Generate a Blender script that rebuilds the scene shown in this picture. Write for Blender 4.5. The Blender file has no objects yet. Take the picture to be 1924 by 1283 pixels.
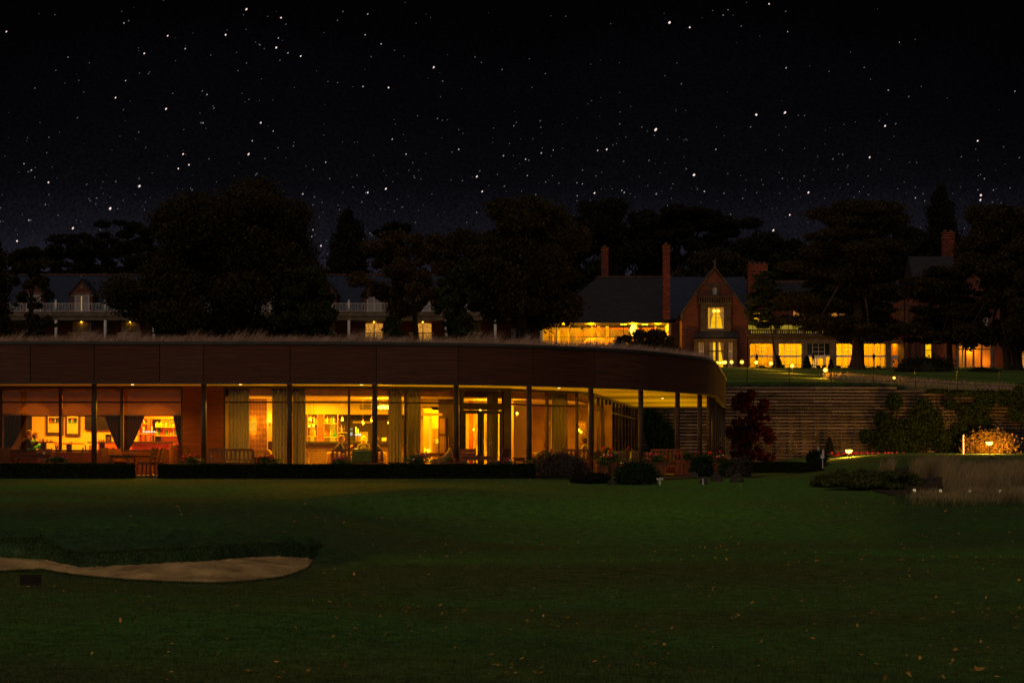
import bpy, math, random
import numpy as np
from mathutils import Vector, Matrix
R = math.radians
F, CX, HY, CZ = 4200.0, 962.0, 877.0, 0.36
SC = bpy.context.scene
COL = SC.collection
RNG = np.random.default_rng(7)
random.seed(7)

def X(px, Y): return (px - CX) / F * Y
def Z(py, Y): return CZ + (HY - py) / F * Y
def PX(x, Y): return CX + x / Y * F

# ---------------------------------------------------------------- materials
def newmat(name):
    m = bpy.data.materials.new(name); m.use_nodes = True
    nt = m.node_tree; nt.nodes.clear()
    out = nt.nodes.new('ShaderNodeOutputMaterial')
    return m, nt, out
def mat(name, c, rough=.7, var=.25, scale=6.0, bump=0.0, bscale=None, metal=0.0, stretch=(1, 1, 1), c2=None, spec=.3, detail=4):
    m, nt, out = newmat(name); N = nt.nodes; L = nt.links
    b = N.new('ShaderNodeBsdfPrincipled'); L.new(b.outputs[0], out.inputs[0])
    b.inputs['Roughness'].default_value = rough; b.inputs['Metallic'].default_value = metal
    b.inputs['Specular IOR Level'].default_value = spec
    tc = N.new('ShaderNodeTexCoord'); mp = N.new('ShaderNodeMapping'); L.new(tc.outputs['Object'], mp.inputs[0])
    mp.inputs['Scale'].default_value = stretch
    n = N.new('ShaderNodeTexNoise'); n.inputs['Scale'].default_value = scale; n.inputs['Detail'].default_value = detail
    L.new(mp.outputs[0], n.inputs['Vector'])
    r = N.new('ShaderNodeValToRGB'); L.new(n.outputs['Fac'], r.inputs[0])
    c = tuple(c)
    lo = tuple(max(0, v * (1 - var)) for v in c); hi = tuple(v * (1 + var) for v in (c2 or c))
    r.color_ramp.elements[0].position = .3; r.color_ramp.elements[1].position = .7
    r.color_ramp.elements[0].color = (*lo, 1); r.color_ramp.elements[1].color = (*hi, 1)
    L.new(r.outputs[0], b.inputs['Base Color'])
    if bump:
        n2 = N.new('ShaderNodeTexNoise'); n2.inputs['Scale'].default_value = bscale or scale * 4; n2.inputs['Detail'].default_value = 5
        L.new(mp.outputs[0], n2.inputs['Vector'])
        bp = N.new('ShaderNodeBump'); bp.inputs['Strength'].default_value = bump; bp.inputs['Distance'].default_value = .03
        L.new(n2.outputs['Fac'], bp.inputs['Height']); L.new(bp.outputs[0], b.inputs['Normal'])
    return m
def emis(name, c, s, var=0, scale=3.0):
    m, nt, out = newmat(name); N = nt.nodes; L = nt.links
    e = N.new('ShaderNodeEmission'); e.inputs[0].default_value = (*c, 1); e.inputs[1].default_value = s
    if var:
        tc = N.new('ShaderNodeTexCoord'); n = N.new('ShaderNodeTexNoise'); n.inputs['Scale'].default_value = scale
        L.new(tc.outputs['Object'], n.inputs['Vector'])
        mr = N.new('ShaderNodeMapRange'); mr.inputs[1].default_value = .3; mr.inputs[2].default_value = .7
        mr.inputs[3].default_value = s * (1 - var); mr.inputs[4].default_value = s * (1 + var)
        L.new(n.outputs['Fac'], mr.inputs[0]); L.new(mr.outputs[0], e.inputs[1])
    L.new(e.outputs[0], out.inputs[0]); return m
def glassmat(name, tint=(.98, .91, .7), refl=1.5):
    m, nt, out = newmat(name); N = nt.nodes; L = nt.links
    t = N.new('ShaderNodeBsdfTransparent'); t.inputs[0].default_value = (*tint, 1)
    g = N.new('ShaderNodeBsdfGlossy'); g.inputs['Roughness'].default_value = .02
    lw = N.new('ShaderNodeLayerWeight'); pw = N.new('ShaderNodeMath'); pw.operation = 'POWER'; L.new(lw.outputs['Facing'], pw.inputs[0]); pw.inputs[1].default_value = 5
    f = N.new('ShaderNodeMath'); f.operation = 'MULTIPLY_ADD'; L.new(pw.outputs[0], f.inputs[0]); f.inputs[1].default_value = .5; f.inputs[2].default_value = .03
    mx = N.new('ShaderNodeMixShader'); L.new(f.outputs[0], mx.inputs[0]); L.new(t.outputs[0], mx.inputs[1]); L.new(g.outputs[0], mx.inputs[2])
    L.new(mx.outputs[0], out.inputs[0]); return m
def translucent(name, c, amt=.5, var=.15, scale=4):
    m, nt, out = newmat(name); N = nt.nodes; L = nt.links
    d = N.new('ShaderNodeBsdfDiffuse'); t = N.new('ShaderNodeBsdfTranslucent'); mx = N.new('ShaderNodeMixShader')
    tc = N.new('ShaderNodeTexCoord'); n = N.new('ShaderNodeTexNoise'); n.inputs['Scale'].default_value = scale
    r = N.new('ShaderNodeValToRGB'); L.new(tc.outputs['Object'], n.inputs['Vector']); L.new(n.outputs['Fac'], r.inputs[0])
    r.color_ramp.elements[0].color = (*[v * (1 - var) for v in c], 1); r.color_ramp.elements[1].color = (*[v * (1 + var) for v in c], 1)
    L.new(r.outputs[0], d.inputs[0]); L.new(r.outputs[0], t.inputs[0]); mx.inputs[0].default_value = amt
    L.new(d.outputs[0], mx.inputs[1]); L.new(t.outputs[0], mx.inputs[2]); L.new(mx.outputs[0], out.inputs[0]); return m
def halo():  # see-through orange glow that paints a halo around a lamp
    m, nt, out = newmat('painted_lamp_halo'); N = nt.nodes; L = nt.links
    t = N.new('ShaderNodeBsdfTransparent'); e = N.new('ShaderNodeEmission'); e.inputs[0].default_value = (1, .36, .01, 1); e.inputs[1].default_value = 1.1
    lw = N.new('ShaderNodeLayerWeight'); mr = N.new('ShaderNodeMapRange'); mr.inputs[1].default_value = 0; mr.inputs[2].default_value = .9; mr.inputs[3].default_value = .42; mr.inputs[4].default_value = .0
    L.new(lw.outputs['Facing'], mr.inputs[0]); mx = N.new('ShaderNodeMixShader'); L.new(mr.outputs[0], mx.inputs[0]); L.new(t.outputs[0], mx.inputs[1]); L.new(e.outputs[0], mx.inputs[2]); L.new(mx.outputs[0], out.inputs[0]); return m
def brickmat(name, c1, c2, mortar, s=1.0):
    m, nt, out = newmat(name); N = nt.nodes; L = nt.links
    b = N.new('ShaderNodeBsdfPrincipled'); b.inputs['Roughness'].default_value = .85; L.new(b.outputs[0], out.inputs[0])
    tc = N.new('ShaderNodeTexCoord'); sp = N.new('ShaderNodeSeparateXYZ'); L.new(tc.outputs['Object'], sp.inputs[0])
    ad = N.new('ShaderNodeMath'); L.new(sp.outputs[0], ad.inputs[0]); L.new(sp.outputs[1], ad.inputs[1])
    cb = N.new('ShaderNodeCombineXYZ'); L.new(ad.outputs[0], cb.inputs[0]); L.new(sp.outputs[2], cb.inputs[1])
    br = N.new('ShaderNodeTexBrick'); L.new(cb.outputs[0], br.inputs['Vector'])
    br.inputs['Color1'].default_value = (*c1, 1); br.inputs['Color2'].default_value = (*c2, 1); br.inputs['Mortar'].default_value = (*mortar, 1)
    br.inputs['Scale'].default_value = s; br.inputs['Mortar Size'].default_value = .03; br.inputs['Brick Width'].default_value = .6; br.inputs['Row Height'].default_value = .26
    n = N.new('ShaderNodeTexNoise'); n.inputs['Scale'].default_value = .7; L.new(tc.outputs['Object'], n.inputs['Vector'])
    mr = N.new('ShaderNodeMapRange'); mr.inputs[3].default_value = .55; mr.inputs[4].default_value = 1.5; L.new(n.outputs['Fac'], mr.inputs[0])
    mx = N.new('ShaderNodeVectorMath'); mx.operation = 'SCALE'; L.new(br.outputs['Color'], mx.inputs[0]); L.new(mr.outputs[0], mx.inputs['Scale'])
    L.new(mx.outputs[0], b.inputs['Base Color']); return m

MT = {}
def defmats():
    M_ = MT
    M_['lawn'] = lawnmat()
    M_['sand'] = mat('sand', (.42, .27, .11), .95, .4, 2.2, 1, 16, c2=(.48, .32, .14))
    M_['turf'] = mat('rough_turf', (.05, .085, .022), .95, .5, 5, .8, 40)
    M_['soil'] = mat('soil', (.05, .035, .022), .95, .5, 4, .7, 20)
    M_['gravel'] = mat('gravel', (.16, .12, .08), .95, .6, 14, .8, 60)
    M_['paving'] = mat('paving', (.16, .13, .1), .8, .3, 3, .3, 20)
    M_['fascia'] = mat('cedar_fascia', (.14, .05, .03), .7, .38, 2.2, .4, 8, stretch=(.35, .35, 14))
    M_['fascia2'] = mat('cedar_fascia_worn', (.155, .062, .04), .7, .4, 2.2, .4, 8, stretch=(.35, .35, 14))
    M_['clad'] = mat('cedar_cladding', (.13, .034, .018), .6, .3, 3, .3, 8, stretch=(.4, .4, 10))
    M_['flash'] = mat('grey_flashing', (.09, .085, .085), .5, .2, 2, metal=.3)
    M_['soffit'] = mat('soffit_board', (.62, .5, .36), .6, .08, 1.5)
    M_['column'] = mat('column_paint', (.07, .05, .045), .5, .2, 3, .1)
    M_['frame'] = mat('bronze_frame', (.05, .035, .028), .45, .15, 5, metal=.2)
    M_['glass'] = glassmat('window_glass')
    M_['iwall'] = mat('cream_wall', (.74, .62, .4), .8, .06, 1.2)
    M_['iwallr'] = mat('orange_wall', (.7, .45, .24), .8, .06, 1.2)
    M_['iceil'] = mat('ceiling_white', (.8, .72, .55), .8, .04, 1)
    M_['ifloor'] = mat('oak_floor', (.22, .12, .06), .45, .3, 3, stretch=(.3, 3, 1))
    M_['dark'] = mat('dark_panel', (.06, .032, .016), .5, .3, 3, .1)
    M_['brown'] = mat('brown_panel', (.3, .16, .07), .5, .3, 2, .1)
    M_['paper'] = paper()
    M_['redwood'] = mat('red_bar_wood', (.55, .13, .04), .35, .35, 3, stretch=(.4, .4, 4))
    M_['teak'] = mat('teak', (.36, .135, .045), .6, .35, 4, .2, 20, stretch=(1, 1, .5))
    M_['teakd'] = mat('teak_dark', (.24, .075, .028), .6, .35, 4, .2, 20)
    M_['black'] = mat('black_plastic', (.012, .011, .011), .35, .2, 3)
    M_['curtain'] = translucent('sage_curtain', (.42, .45, .35), .15)
    M_['curtaind'] = translucent('dark_curtain', (.06, .036, .022), .25)
    M_['blind'] = translucent('roller_blind_fabric', (.5, .36, .22), .5, .08)
    M_['white'] = mat('white_paint', (.8, .76, .8), .5, .08, 2)
    M_['stone'] = mat('sandstone', (.19, .135, .105), .85, .35, 1.2, .3, 6)
    M_['stoned'] = mat('sandstone_dark', (.09, .062, .05), .85, .4, 1.2, .3, 6)
    M_['brick'] = brickmat('red_brick', (.2, .045, .028), (.13, .028, .02), (.08, .05, .04))
    M_['brickl'] = brickmat('bright_red_brick', (.3, .05, .024), (.13, .024, .014), (.035, .02, .018))
    M_['slate'] = mat('slate_roof', (.018, .027, .07), .55, .3, 1.5, .3, 8, stretch=(1, 1, 4))
    M_['slateb'] = mat('slate_brown', (.024, .023, .038), .6, .3, 1.5, .3, 8, stretch=(1, 1, 4))
    M_['tileridge'] = mat('ridge_tile', (.12, .06, .045), .8, .3, 3)
    M_['sleeper'] = mat('weathered_sleeper', (.16, .128, .115), .85, .5, 1.6, .5, 14, stretch=(.5, 1, 5))
    nt = M_['sleeper'].node_tree; b_ = nt.nodes['Principled BSDF']; src = b_.inputs['Base Color'].links[0].from_socket; gn = nt.nodes.new('ShaderNodeNewGeometry'); mr_ = nt.nodes.new('ShaderNodeMapRange'); mr_.inputs[3].default_value = .5; mr_.inputs[4].default_value = 1.35
    sc_ = nt.nodes.new('ShaderNodeVectorMath'); sc_.operation = 'SCALE'; nt.links.new(gn.outputs['Random Per Island'], mr_.inputs[0]); nt.links.new(src, sc_.inputs[0]); nt.links.new(mr_.outputs[0], sc_.inputs['Scale']); nt.links.new(sc_.outputs[0], b_.inputs['Base Color'])
    M_['sleeperd'] = mat('sleeper_end', (.05, .038, .033), .9, .4, 3)  # darkened to paint in the shadow bands at the headers
    M_['fill'] = mat('rubble', (.11, .075, .055), .9, .8, 9, 1, 22, c2=(.3, .22, .16))
    for k, c, v in (('leafd', (.05, .039, .018), .5), ('leafg', (.048, .058, .022), .5), ('leafo', (.08, .052, .022), .5), ('leafp', (.027, .027, .016), .45),
                    ('ivy', (.03, .048, .012), .6), ('hedge', (.02, .035, .012), .5), ('juniper', (.095, .11, .03), .5), ('box', (.035, .06, .026), .5),
                    ('maple', (.06, .013, .009), .6), ('lav', (.075, .06, .05), .5), ('plant', (.07, .12, .025), .6), ('rust', (.4, .24, .05), .6)):
        M_[k] = leafmat('foliage_' + k, c, v)
    M_['dry'] = mat('dry_grass', (.62, .4, .3), .9, .4, 3)
    M_['reed'] = mat('reed_grass', (.4, .3, .14), .9, .6, 1.2)
    M_['green'] = mat('grass_blades', (.07, .11, .03), .9, .5, 2)
    M_['bark'] = mat('bark', (.04, .028, .021), .95, .4, 2, .8, 6, stretch=(1, 1, .3))
    M_['barkr'] = mat('cedar_bark', (.06, .034, .026), .95, .5, 2, 1, 5, stretch=(1, 1, .3))
    M_['rock'] = mat('rock', (.07, .055, .045), .9, .5, 4, .8, 10)
    M_['pink'] = mat('pink_petals', (.75, .05, .14), .7, .3, 20)
    M_['red'] = mat('red_petals', (.75, .04, .03), .7, .3, 20)
    M_['magenta'] = mat('magenta_petals', (.6, .06, .3), .7, .3, 20)
    M_['whitep'] = mat('white_petals', (.8, .7, .5), .7, .1, 20)
    M_['skin'] = mat('skin', (.6, .33, .22), .6, .06, 8)
    M_['skinred'] = mat('flushed_skin', (.62, .26, .17), .6, .06, 8)
    M_['hairg'] = mat('grey_blond_hair', (.3, .2, .11), .7, .5, 40, .5)
    M_['hairb'] = mat('brown_hair', (.16, .08, .045), .7, .4, 40, .5)
    M_['hairw'] = mat('silver_hair', (.42, .34, .25), .7, .4, 40, .5)
    M_['cdark'] = mat('dark_cloth', (.035, .028, .022), .9, .3, 8)
    M_['cgreen'] = mat('green_cloth', (.03, .32, .1), .9, .3, 8)
    M_['ccream'] = mat('cream_cloth', (.72, .6, .36), .9, .15, 8)
    M_['cwhite'] = mat('white_shirt', (.75, .66, .45), .9, .1, 8)
    M_['olive'] = mat('olive_cushion', (.12, .16, .03), .85, .3, 4)
    M_['grey'] = mat('grey_cushion', (.1, .095, .09), .9, .2, 6)
    M_['wicker'] = mat('tan_upholstery', (.35, .22, .08), .8, .3, 14)
    M_['steel'] = mat('steel', (.6, .55, .5), .25, .1, 5, metal=1)
    M_['brass'] = mat('brass', (.7, .45, .15), .3, .1, 5, metal=1)
    M_['china'] = mat('china', (.75, .7, .6), .3, .05, 5)
    WARM = (1, .5, .06)
    M_['bulb'] = emis('warm_bulb', (1, .55, .02), 14)
    M_['bulbh'] = emis('hot_bulb', (1, .6, .03), 22)
    M_['spot'] = emis('downlight_glow', (1, .6, .15), 5)
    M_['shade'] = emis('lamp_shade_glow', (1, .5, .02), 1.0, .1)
    M_['shadeb'] = emis('bright_shade_glow', (1, .66, .02), 1.3, .1)
    M_['badge'] = emis('beer_badge_glow', (.75, .9, 1), 1.5)
    M_['screen'] = emis('till_screen_glow', (.6, .75, .9), .8, .5, 30)
    M_['candle'] = emis('candle_glow', (1, .7, .12), 3)
    M_['litpane'] = emis('lit_window', (1, .5, .003), 1.05, .25, 1.5)
    M_['litdim'] = emis('dim_lit_window', (1, .36, .05), .42, .6, 2.0)
    M_['star'] = emis('star_glow', (1, .78, .72), 1.05)
    M_['stardim'] = emis('dim_star_glow', (.85, .82, 1), .1)
    M_['starmid'] = emis('mid_star_glow', (1, .85, .84), .42)
    M_['halo'] = halo()
    M_['chglow'] = emis('crystal_glow', (1, .7, .1), 6)
    M_['curtaing'] = mat('drawn_grey_curtain', (.34, .3, .33), .9, .25, 3, stretch=(8, 1, .2))
    M_['stonel'] = mat('pale_timber_trim', (.5, .32, .2), .8, .2, 2)
    M_['litcurt'] = emis('lit_curtain', (1, .42, .05), .55, .55, 5)
    M_['hallwall'] = mat('hall_cream_wall', (.78, .66, .42), .8, .05, .5)
    M_['brickd'] = mat('dark_brick_band', (.3, .1, .06), .85, .4, 4)
    M_['lantern'] = emis('lit_roof_glazing', (.62, .42, .03), .32, .6, .5)
    M_['mauve'] = mat('mauve_petals', (.5, .25, .42), .8, .4, 10)
    M_['cglow'] = emis('bollard_glow', (1, .78, .35), .5)
    M_['signb'] = mat('sign_board', (.035, .02, .016), .6, .2, 10)
    M_['deadleaf'] = leafmat('dead_leaf', (.46, .24, .05), .6)
    for k, c in (('bgreen', (.03, .3, .06)), ('bamber', (.7, .25, .03)), ('bclear', (.75, .6, .35)), ('bred', (.7, .1, .05)), ('bdark', (.08, .05, .02))):
        M_[k] = mat('bottle_' + k[1:], c, .15, .1, 5, spec=.8)
def leafmat(name, c, v):
    m, nt, out = newmat(name); N = nt.nodes; L = nt.links
    d = N.new('ShaderNodeBsdfDiffuse'); t = N.new('ShaderNodeBsdfTranslucent'); mx = N.new('ShaderNodeMixShader'); mx.inputs[0].default_value = .25
    tc = N.new('ShaderNodeTexCoord'); n = N.new('ShaderNodeTexNoise'); n.inputs['Scale'].default_value = .35; n.inputs['Detail'].default_value = 8; n.inputs['Roughness'].default_value = .8
    g = N.new('ShaderNodeNewGeometry')
    L.new(tc.outputs['Object'], n.inputs['Vector'])
    ad = N.new('ShaderNodeMath'); ad.operation = 'MULTIPLY_ADD'; L.new(g.outputs['Random Per Island'], ad.inputs[0]); ad.inputs[1].default_value = .5
    L.new(n.outputs['Fac'], ad.inputs[2])
    r = N.new('ShaderNodeValToRGB'); L.new(ad.outputs[0], r.inputs[0])
    r.color_ramp.elements[0].position = .45; r.color_ramp.elements[1].position = 1
    r.color_ramp.elements[0].color = (*[x * (1 - v) for x in c], 1); r.color_ramp.elements[1].color = (*[x * (1 + v * 1.6) for x in c], 1)
    L.new(r.outputs[0], d.inputs[0]); L.new(r.outputs[0], t.inputs[0]); L.new(d.outputs[0], mx.inputs[1]); L.new(t.outputs[0], mx.inputs[2])
    L.new(mx.outputs[0], out.inputs[0]); return m
def lawnmat():
    m, nt, out = newmat('mown_lawn'); N = nt.nodes; L = nt.links
    b = N.new('ShaderNodeBsdfPrincipled'); b.inputs['Roughness'].default_value = .9; b.inputs['Specular IOR Level'].default_value = .1; L.new(b.outputs[0], out.inputs[0])
    tc = N.new('ShaderNodeTexCoord')
    n = N.new('ShaderNodeTexNoise'); n.inputs['Scale'].default_value = .13; n.inputs['Detail'].default_value = 3; n.inputs['Roughness'].default_value = .55
    n2 = N.new('ShaderNodeTexNoise'); n2.inputs['Scale'].default_value = 5; n2.inputs['Detail'].default_value = 9; n2.inputs['Roughness'].default_value = .75
    n3 = N.new('ShaderNodeTexNoise'); n3.inputs['Scale'].default_value = 38; n3.inputs['Detail'].default_value = 4
    mpl = N.new('ShaderNodeMapping'); mpl.inputs['Scale'].default_value = (.55, 1.5, 1); L.new(tc.outputs['Object'], mpl.inputs[0]); L.new(mpl.outputs[0], n.inputs['Vector'])
    for q in (n2, n3): L.new(tc.outputs['Object'], q.inputs['Vector'])
    r = N.new('ShaderNodeValToRGB'); L.new(n.outputs['Fac'], r.inputs[0])
    r.color_ramp.elements[0].position = .38; r.color_ramp.elements[1].position = .62
    r.color_ramp.elements[0].color = (.08, .1, .028, 1); r.color_ramp.elements[1].color = (.07, .17, .03, 1)
    mr = N.new('ShaderNodeMapRange'); mr.inputs[1].default_value = .3; mr.inputs[2].default_value = .7; mr.inputs[3].default_value = .42; mr.inputs[4].default_value = 1.6; L.new(n2.outputs['Fac'], mr.inputs[0])
    mr3 = N.new('ShaderNodeMapRange'); mr3.inputs[1].default_value = .3; mr3.inputs[2].default_value = .7; mr3.inputs[3].default_value = .3; mr3.inputs[4].default_value = 1.75; L.new(n3.outputs['Fac'], mr3.inputs[0])
    mm = N.new('ShaderNodeMath'); mm.operation = 'MULTIPLY'; L.new(mr.outputs[0], mm.inputs[0]); L.new(mr3.outputs[0], mm.inputs[1])
    at_ = N.new('ShaderNodeAttribute'); at_.attribute_name = 'lawn_tone'; sx = N.new('ShaderNodeSeparateColor'); L.new(at_.outputs['Color'], sx.inputs[0]); prev = r.outputs[0]  # rough and lighter grass, with slope light and shade put into the colour
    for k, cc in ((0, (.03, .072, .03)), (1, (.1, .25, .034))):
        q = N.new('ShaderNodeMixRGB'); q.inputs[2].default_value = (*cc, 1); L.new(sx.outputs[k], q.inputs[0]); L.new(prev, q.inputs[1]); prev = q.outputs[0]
    s = N.new('ShaderNodeVectorMath'); s.operation = 'SCALE'; L.new(prev, s.inputs[0]); L.new(mm.outputs[0], s.inputs['Scale'])
    L.new(s.outputs[0], b.inputs['Base Color'])
    bp = N.new('ShaderNodeBump'); bp.inputs['Strength'].default_value = .7; bp.inputs['Distance'].default_value = .05; L.new(n3.outputs['Fac'], bp.inputs['Height'])
    L.new(bp.outputs[0], b.inputs['Normal']); return m
def paper():
    m, nt, out = newmat('damask_wallpaper'); N = nt.nodes; L = nt.links
    b = N.new('ShaderNodeBsdfPrincipled'); b.inputs['Roughness'].default_value = .6; L.new(b.outputs[0], out.inputs[0])
    tc = N.new('ShaderNodeTexCoord'); mp = N.new('ShaderNodeMapping'); mp.inputs['Scale'].default_value = (9, 9, 5); L.new(tc.outputs['Object'], mp.inputs[0])
    v = N.new('ShaderNodeTexVoronoi'); v.inputs['Scale'].default_value = 1; v.inputs['Randomness'].default_value = .25; L.new(mp.outputs[0], v.inputs['Vector'])
    r = N.new('ShaderNodeValToRGB'); L.new(v.outputs['Distance'], r.inputs[0])
    r.color_ramp.elements[0].color = (.34, .19, .07, 1); r.color_ramp.elements[1].color = (.13, .06, .02, 1); r.color_ramp.elements[1].position = .6
    L.new(r.outputs[0], b.inputs['Base Color']); return m

# ---------------------------------------------------------------- mesh builder
class MB:
    def __init__(s): s.v = []; s.f = []; s.n = 0; s.smooth = False
    def add(s, vs, fs):
        s.v.append(np.asarray(vs, float).reshape(-1, 3)); o = s.n
        s.f.extend([tuple(i + o for i in f) for f in fs]); s.n += len(s.v[-1]); return s
    def quads(s, V):          # V (N,4,3): independent quads
        n = len(V); o = s.n; s.v.append(V.reshape(-1, 3)); s.n += n * 4
        s.f.extend((o + np.arange(n * 4).reshape(n, 4)).tolist()); return s
    def box(s, x0, x1, y0, y1, z0, z1, rot=None, c=None):
        v = [(x, y, z) for x in (x0, x1) for y in (y0, y1) for z in (z0, z1)]
        if rot is not None:
            c = Vector(c or ((x0 + x1) / 2, (y0 + y1) / 2, (z0 + z1) / 2)); v = [c + rot @ (Vector(p) - c) for p in v]
        return s.add([tuple(p) for p in v], [(0, 1, 3, 2), (4, 6, 7, 5), (0, 4, 5, 1), (2, 3, 7, 6), (0, 2, 6, 4), (1, 5, 7, 3)])
    def pb(s, a, b, t, u, Y, d):   # box seen at pixel columns a..b, rows t(top)..u(bottom), front face at depth Y, depth d
        return s.box(X(a, Y), X(b, Y), Y, Y + d, Z(u, Y), Z(t, Y))
    def cyl(s, p0, p1, r0, r1=None, n=10, caps=True):
        r1 = r0 if r1 is None else r1; p0 = Vector(p0); p1 = Vector(p1); d = (p1 - p0)
        if d.length < 1e-6: return s
        d.normalize(); a = d.orthogonal().normalized(); b = d.cross(a)
        vs = []
        for p, r in ((p0, r0), (p1, r1)):
            for i in range(n):
                t = 2 * math.pi * i / n; vs.append(tuple(p + a * math.cos(t) * r + b * math.sin(t) * r))
        fs = [(i, (i + 1) % n, n + (i + 1) % n, n + i) for i in range(n)]
        if caps: fs += [tuple(range(n))[::-1], tuple(range(n, 2 * n))]
        return s.add(vs, fs)
    def path(s, pts, rs, n=8):
        for i in range(len(pts) - 1):
            s.cyl(pts[i], pts[i + 1], rs[i], rs[i + 1], n)
        return s
    def lathe(s, prof, c=(0, 0, 0), n=14, ax=(1, 1)):
        vs = []; 
        for r, z in prof:
            for i in range(n):
                t = 2 * math.pi * i / n; vs.append((c[0] + r * math.cos(t) * ax[0], c[1] + r * math.sin(t) * ax[1], c[2] + z))
        fs = []
        for k in range(len(prof) - 1):
            for i in range(n): fs.append((k * n + i, k * n + (i + 1) % n, (k + 1) * n + (i + 1) % n, (k + 1) * n + i))
        fs += [tuple(range(n))[::-1], tuple(range((len(prof) - 1) * n, len(prof) * n))]
        return s.add(vs, fs)
    def ball(s, c, r, n=8, sc=(1, 1, 1)):
        prof = [(max(1e-3, math.sin(math.pi * k / n)) * r, -math.cos(math.pi * k / n) * r * sc[2]) for k in range(n + 1)]
        return s.lathe(prof, c, max(6, n + 2), (sc[0], sc[1]))
    def prism(s, pts, y0, y1):     # polygon in x,z extruded along y
        n = len(pts); vs = [(x, y0, z) for x, z in pts] + [(x, y1, z) for x, z in pts]
        return s.add(vs, [tuple(range(n)), tuple(range(2 * n - 1, n - 1, -1))] + [(i, i + n, (i + 1) % n + n, (i + 1) % n) for i in range(n)])
    def prismx(s, pts, x0, x1):    # polygon in y,z extruded along x
        n = len(pts); vs = [(x0, y, z) for y, z in pts] + [(x1, y, z) for y, z in pts]
        return s.add(vs, [tuple(range(n)), tuple(range(2 * n - 1, n - 1, -1))] + [(i, i + n, (i + 1) % n + n, (i + 1) % n) for i in range(n)])
    def prismz(s, pts, z0, z1):
        n = len(pts); vs = [(x, y, z0) for x, y in pts] + [(x, y, z1) for x, y in pts]
        return s.add(vs, [tuple(range(n)), tuple(range(2 * n - 1, n - 1, -1))] + [(i, i + n, (i + 1) % n + n, (i + 1) % n) for i in range(n)])
    def leaves(s, P, size, aspect=1.6, droop=0.0, rng=None):
        rng = rng or RNG; n = len(P)
        a = rng.normal(size=(n, 3)); a[:, 2] -= droop; a /= np.linalg.norm(a, axis=1)[:, None]
        b = rng.normal(size=(n, 3)); b -= (b * a).sum(1)[:, None] * a; b /= np.linalg.norm(b, axis=1)[:, None]
        sz = size * rng.uniform(.6, 1.4, n)[:, None]
        a = a * sz * aspect / 2; b = b * sz / 2
        return s.quads(np.stack([P - a, P + b, P + a, P - b], 1))
    def blades(s, P, h, w, lean=(0, 0), rng=None, spread=.25):
        rng = rng or RNG; n = len(P); H = h * rng.uniform(.5, 1.25, n)[:, None]
        th = rng.uniform(0, math.pi, n); wv = np.stack([np.cos(th), np.sin(th), 0 * th], 1) * w / 2
        tip = np.concatenate([rng.normal(0, spread, (n, 2)) + np.array(lean), np.ones((n, 1))], 1) * H
        mid = tip * np.array([.35, .35, .6])
        return s.quads(np.stack([P - wv, P + wv, P + mid + wv * .8, P + mid - wv * .8], 1)).quads(np.stack([P + mid - wv * .8, P + mid + wv * .8, P + tip + wv * .1, P + tip - wv * .1], 1))
    def build(s, name, m, parent=None, smooth=False, label=None, cat=None, group=None, kind=None, local=False):
        V = np.concatenate(s.v) if s.v else np.zeros((0, 3))
        org = np.zeros(3)
        if parent is None and not local and len(V):
            org = np.array([(V[:, 0].min() + V[:, 0].max()) / 2, (V[:, 1].min() + V[:, 1].max()) / 2, V[:, 2].min()])
        elif parent is not None:
            p = parent
            while p is not None:
                org += np.array(p.location); p = p.parent
        me = bpy.data.meshes.new(name)
        me.from_pydata((V - org).tolist(), [], s.f); me.materials.append(MT[m] if isinstance(m, str) else m)
        if smooth: me.polygons.foreach_set('use_smooth', [True] * len(me.polygons))
        me.update()
        o = bpy.data.objects.new(name, me); COL.objects.link(o)
        if parent is None: o.location = tuple(org)
        else: o.parent = parent
        tag(o, label, cat, group, kind); return o

def tag(o, label=None, cat=None, group=None, kind=None):
    for k, v in (('label', label), ('category', cat), ('group', group), ('kind', kind)):
        if v: o[k] = v
    return o
def thing(name, label, cat, loc=(0, 0, 0), rz=0, group=None):
    o = bpy.data.objects.new(name, None); COL.objects.link(o); o.empty_display_size = .2
    o.location = loc; o.rotation_euler = (0, 0, rz); return tag(o, label, cat, group)
CH = {}
def kids(o): return [c for c in bpy.data.objects if c.parent is o]
def dup(root, loc, rz=None, label=None, group=None, scale=None, swap=None):
    c = root.copy(); COL.objects.link(c); c.location = loc
    if rz is not None: c.rotation_euler = (0, 0, rz)
    if scale: c.scale = (scale,) * 3 if not isinstance(scale, tuple) else scale
    if label: c['label'] = label
    if group: c['group'] = group
    if root not in CH: CH[root] = [(k, kids(k)) for k in kids(root)]
    for k, gs in CH[root]:
        d = k.copy(); COL.objects.link(d); d.parent = c
        for g in gs:
            e = g.copy(); COL.objects.link(e); e.parent = d
    return c
class Placer:                 # first use moves the prototype itself, later uses copy it
    def __init__(s, root): s.root = root; s.used = False
    def __call__(s, loc, rz=0, label=None, group=None, scale=None):
        if s.used: return dup(s.root, loc, rz, label, group, scale)
        s.used = True; o = s.root; CH[o] = [(k, kids(k)) for k in kids(o)]
        o.location = loc; o.rotation_euler = (0, 0, rz)
        if scale: o.scale = (scale,) * 3 if not isinstance(scale, tuple) else scale
        if label: o['label'] = label
        if group: o['group'] = group
        return o
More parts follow.
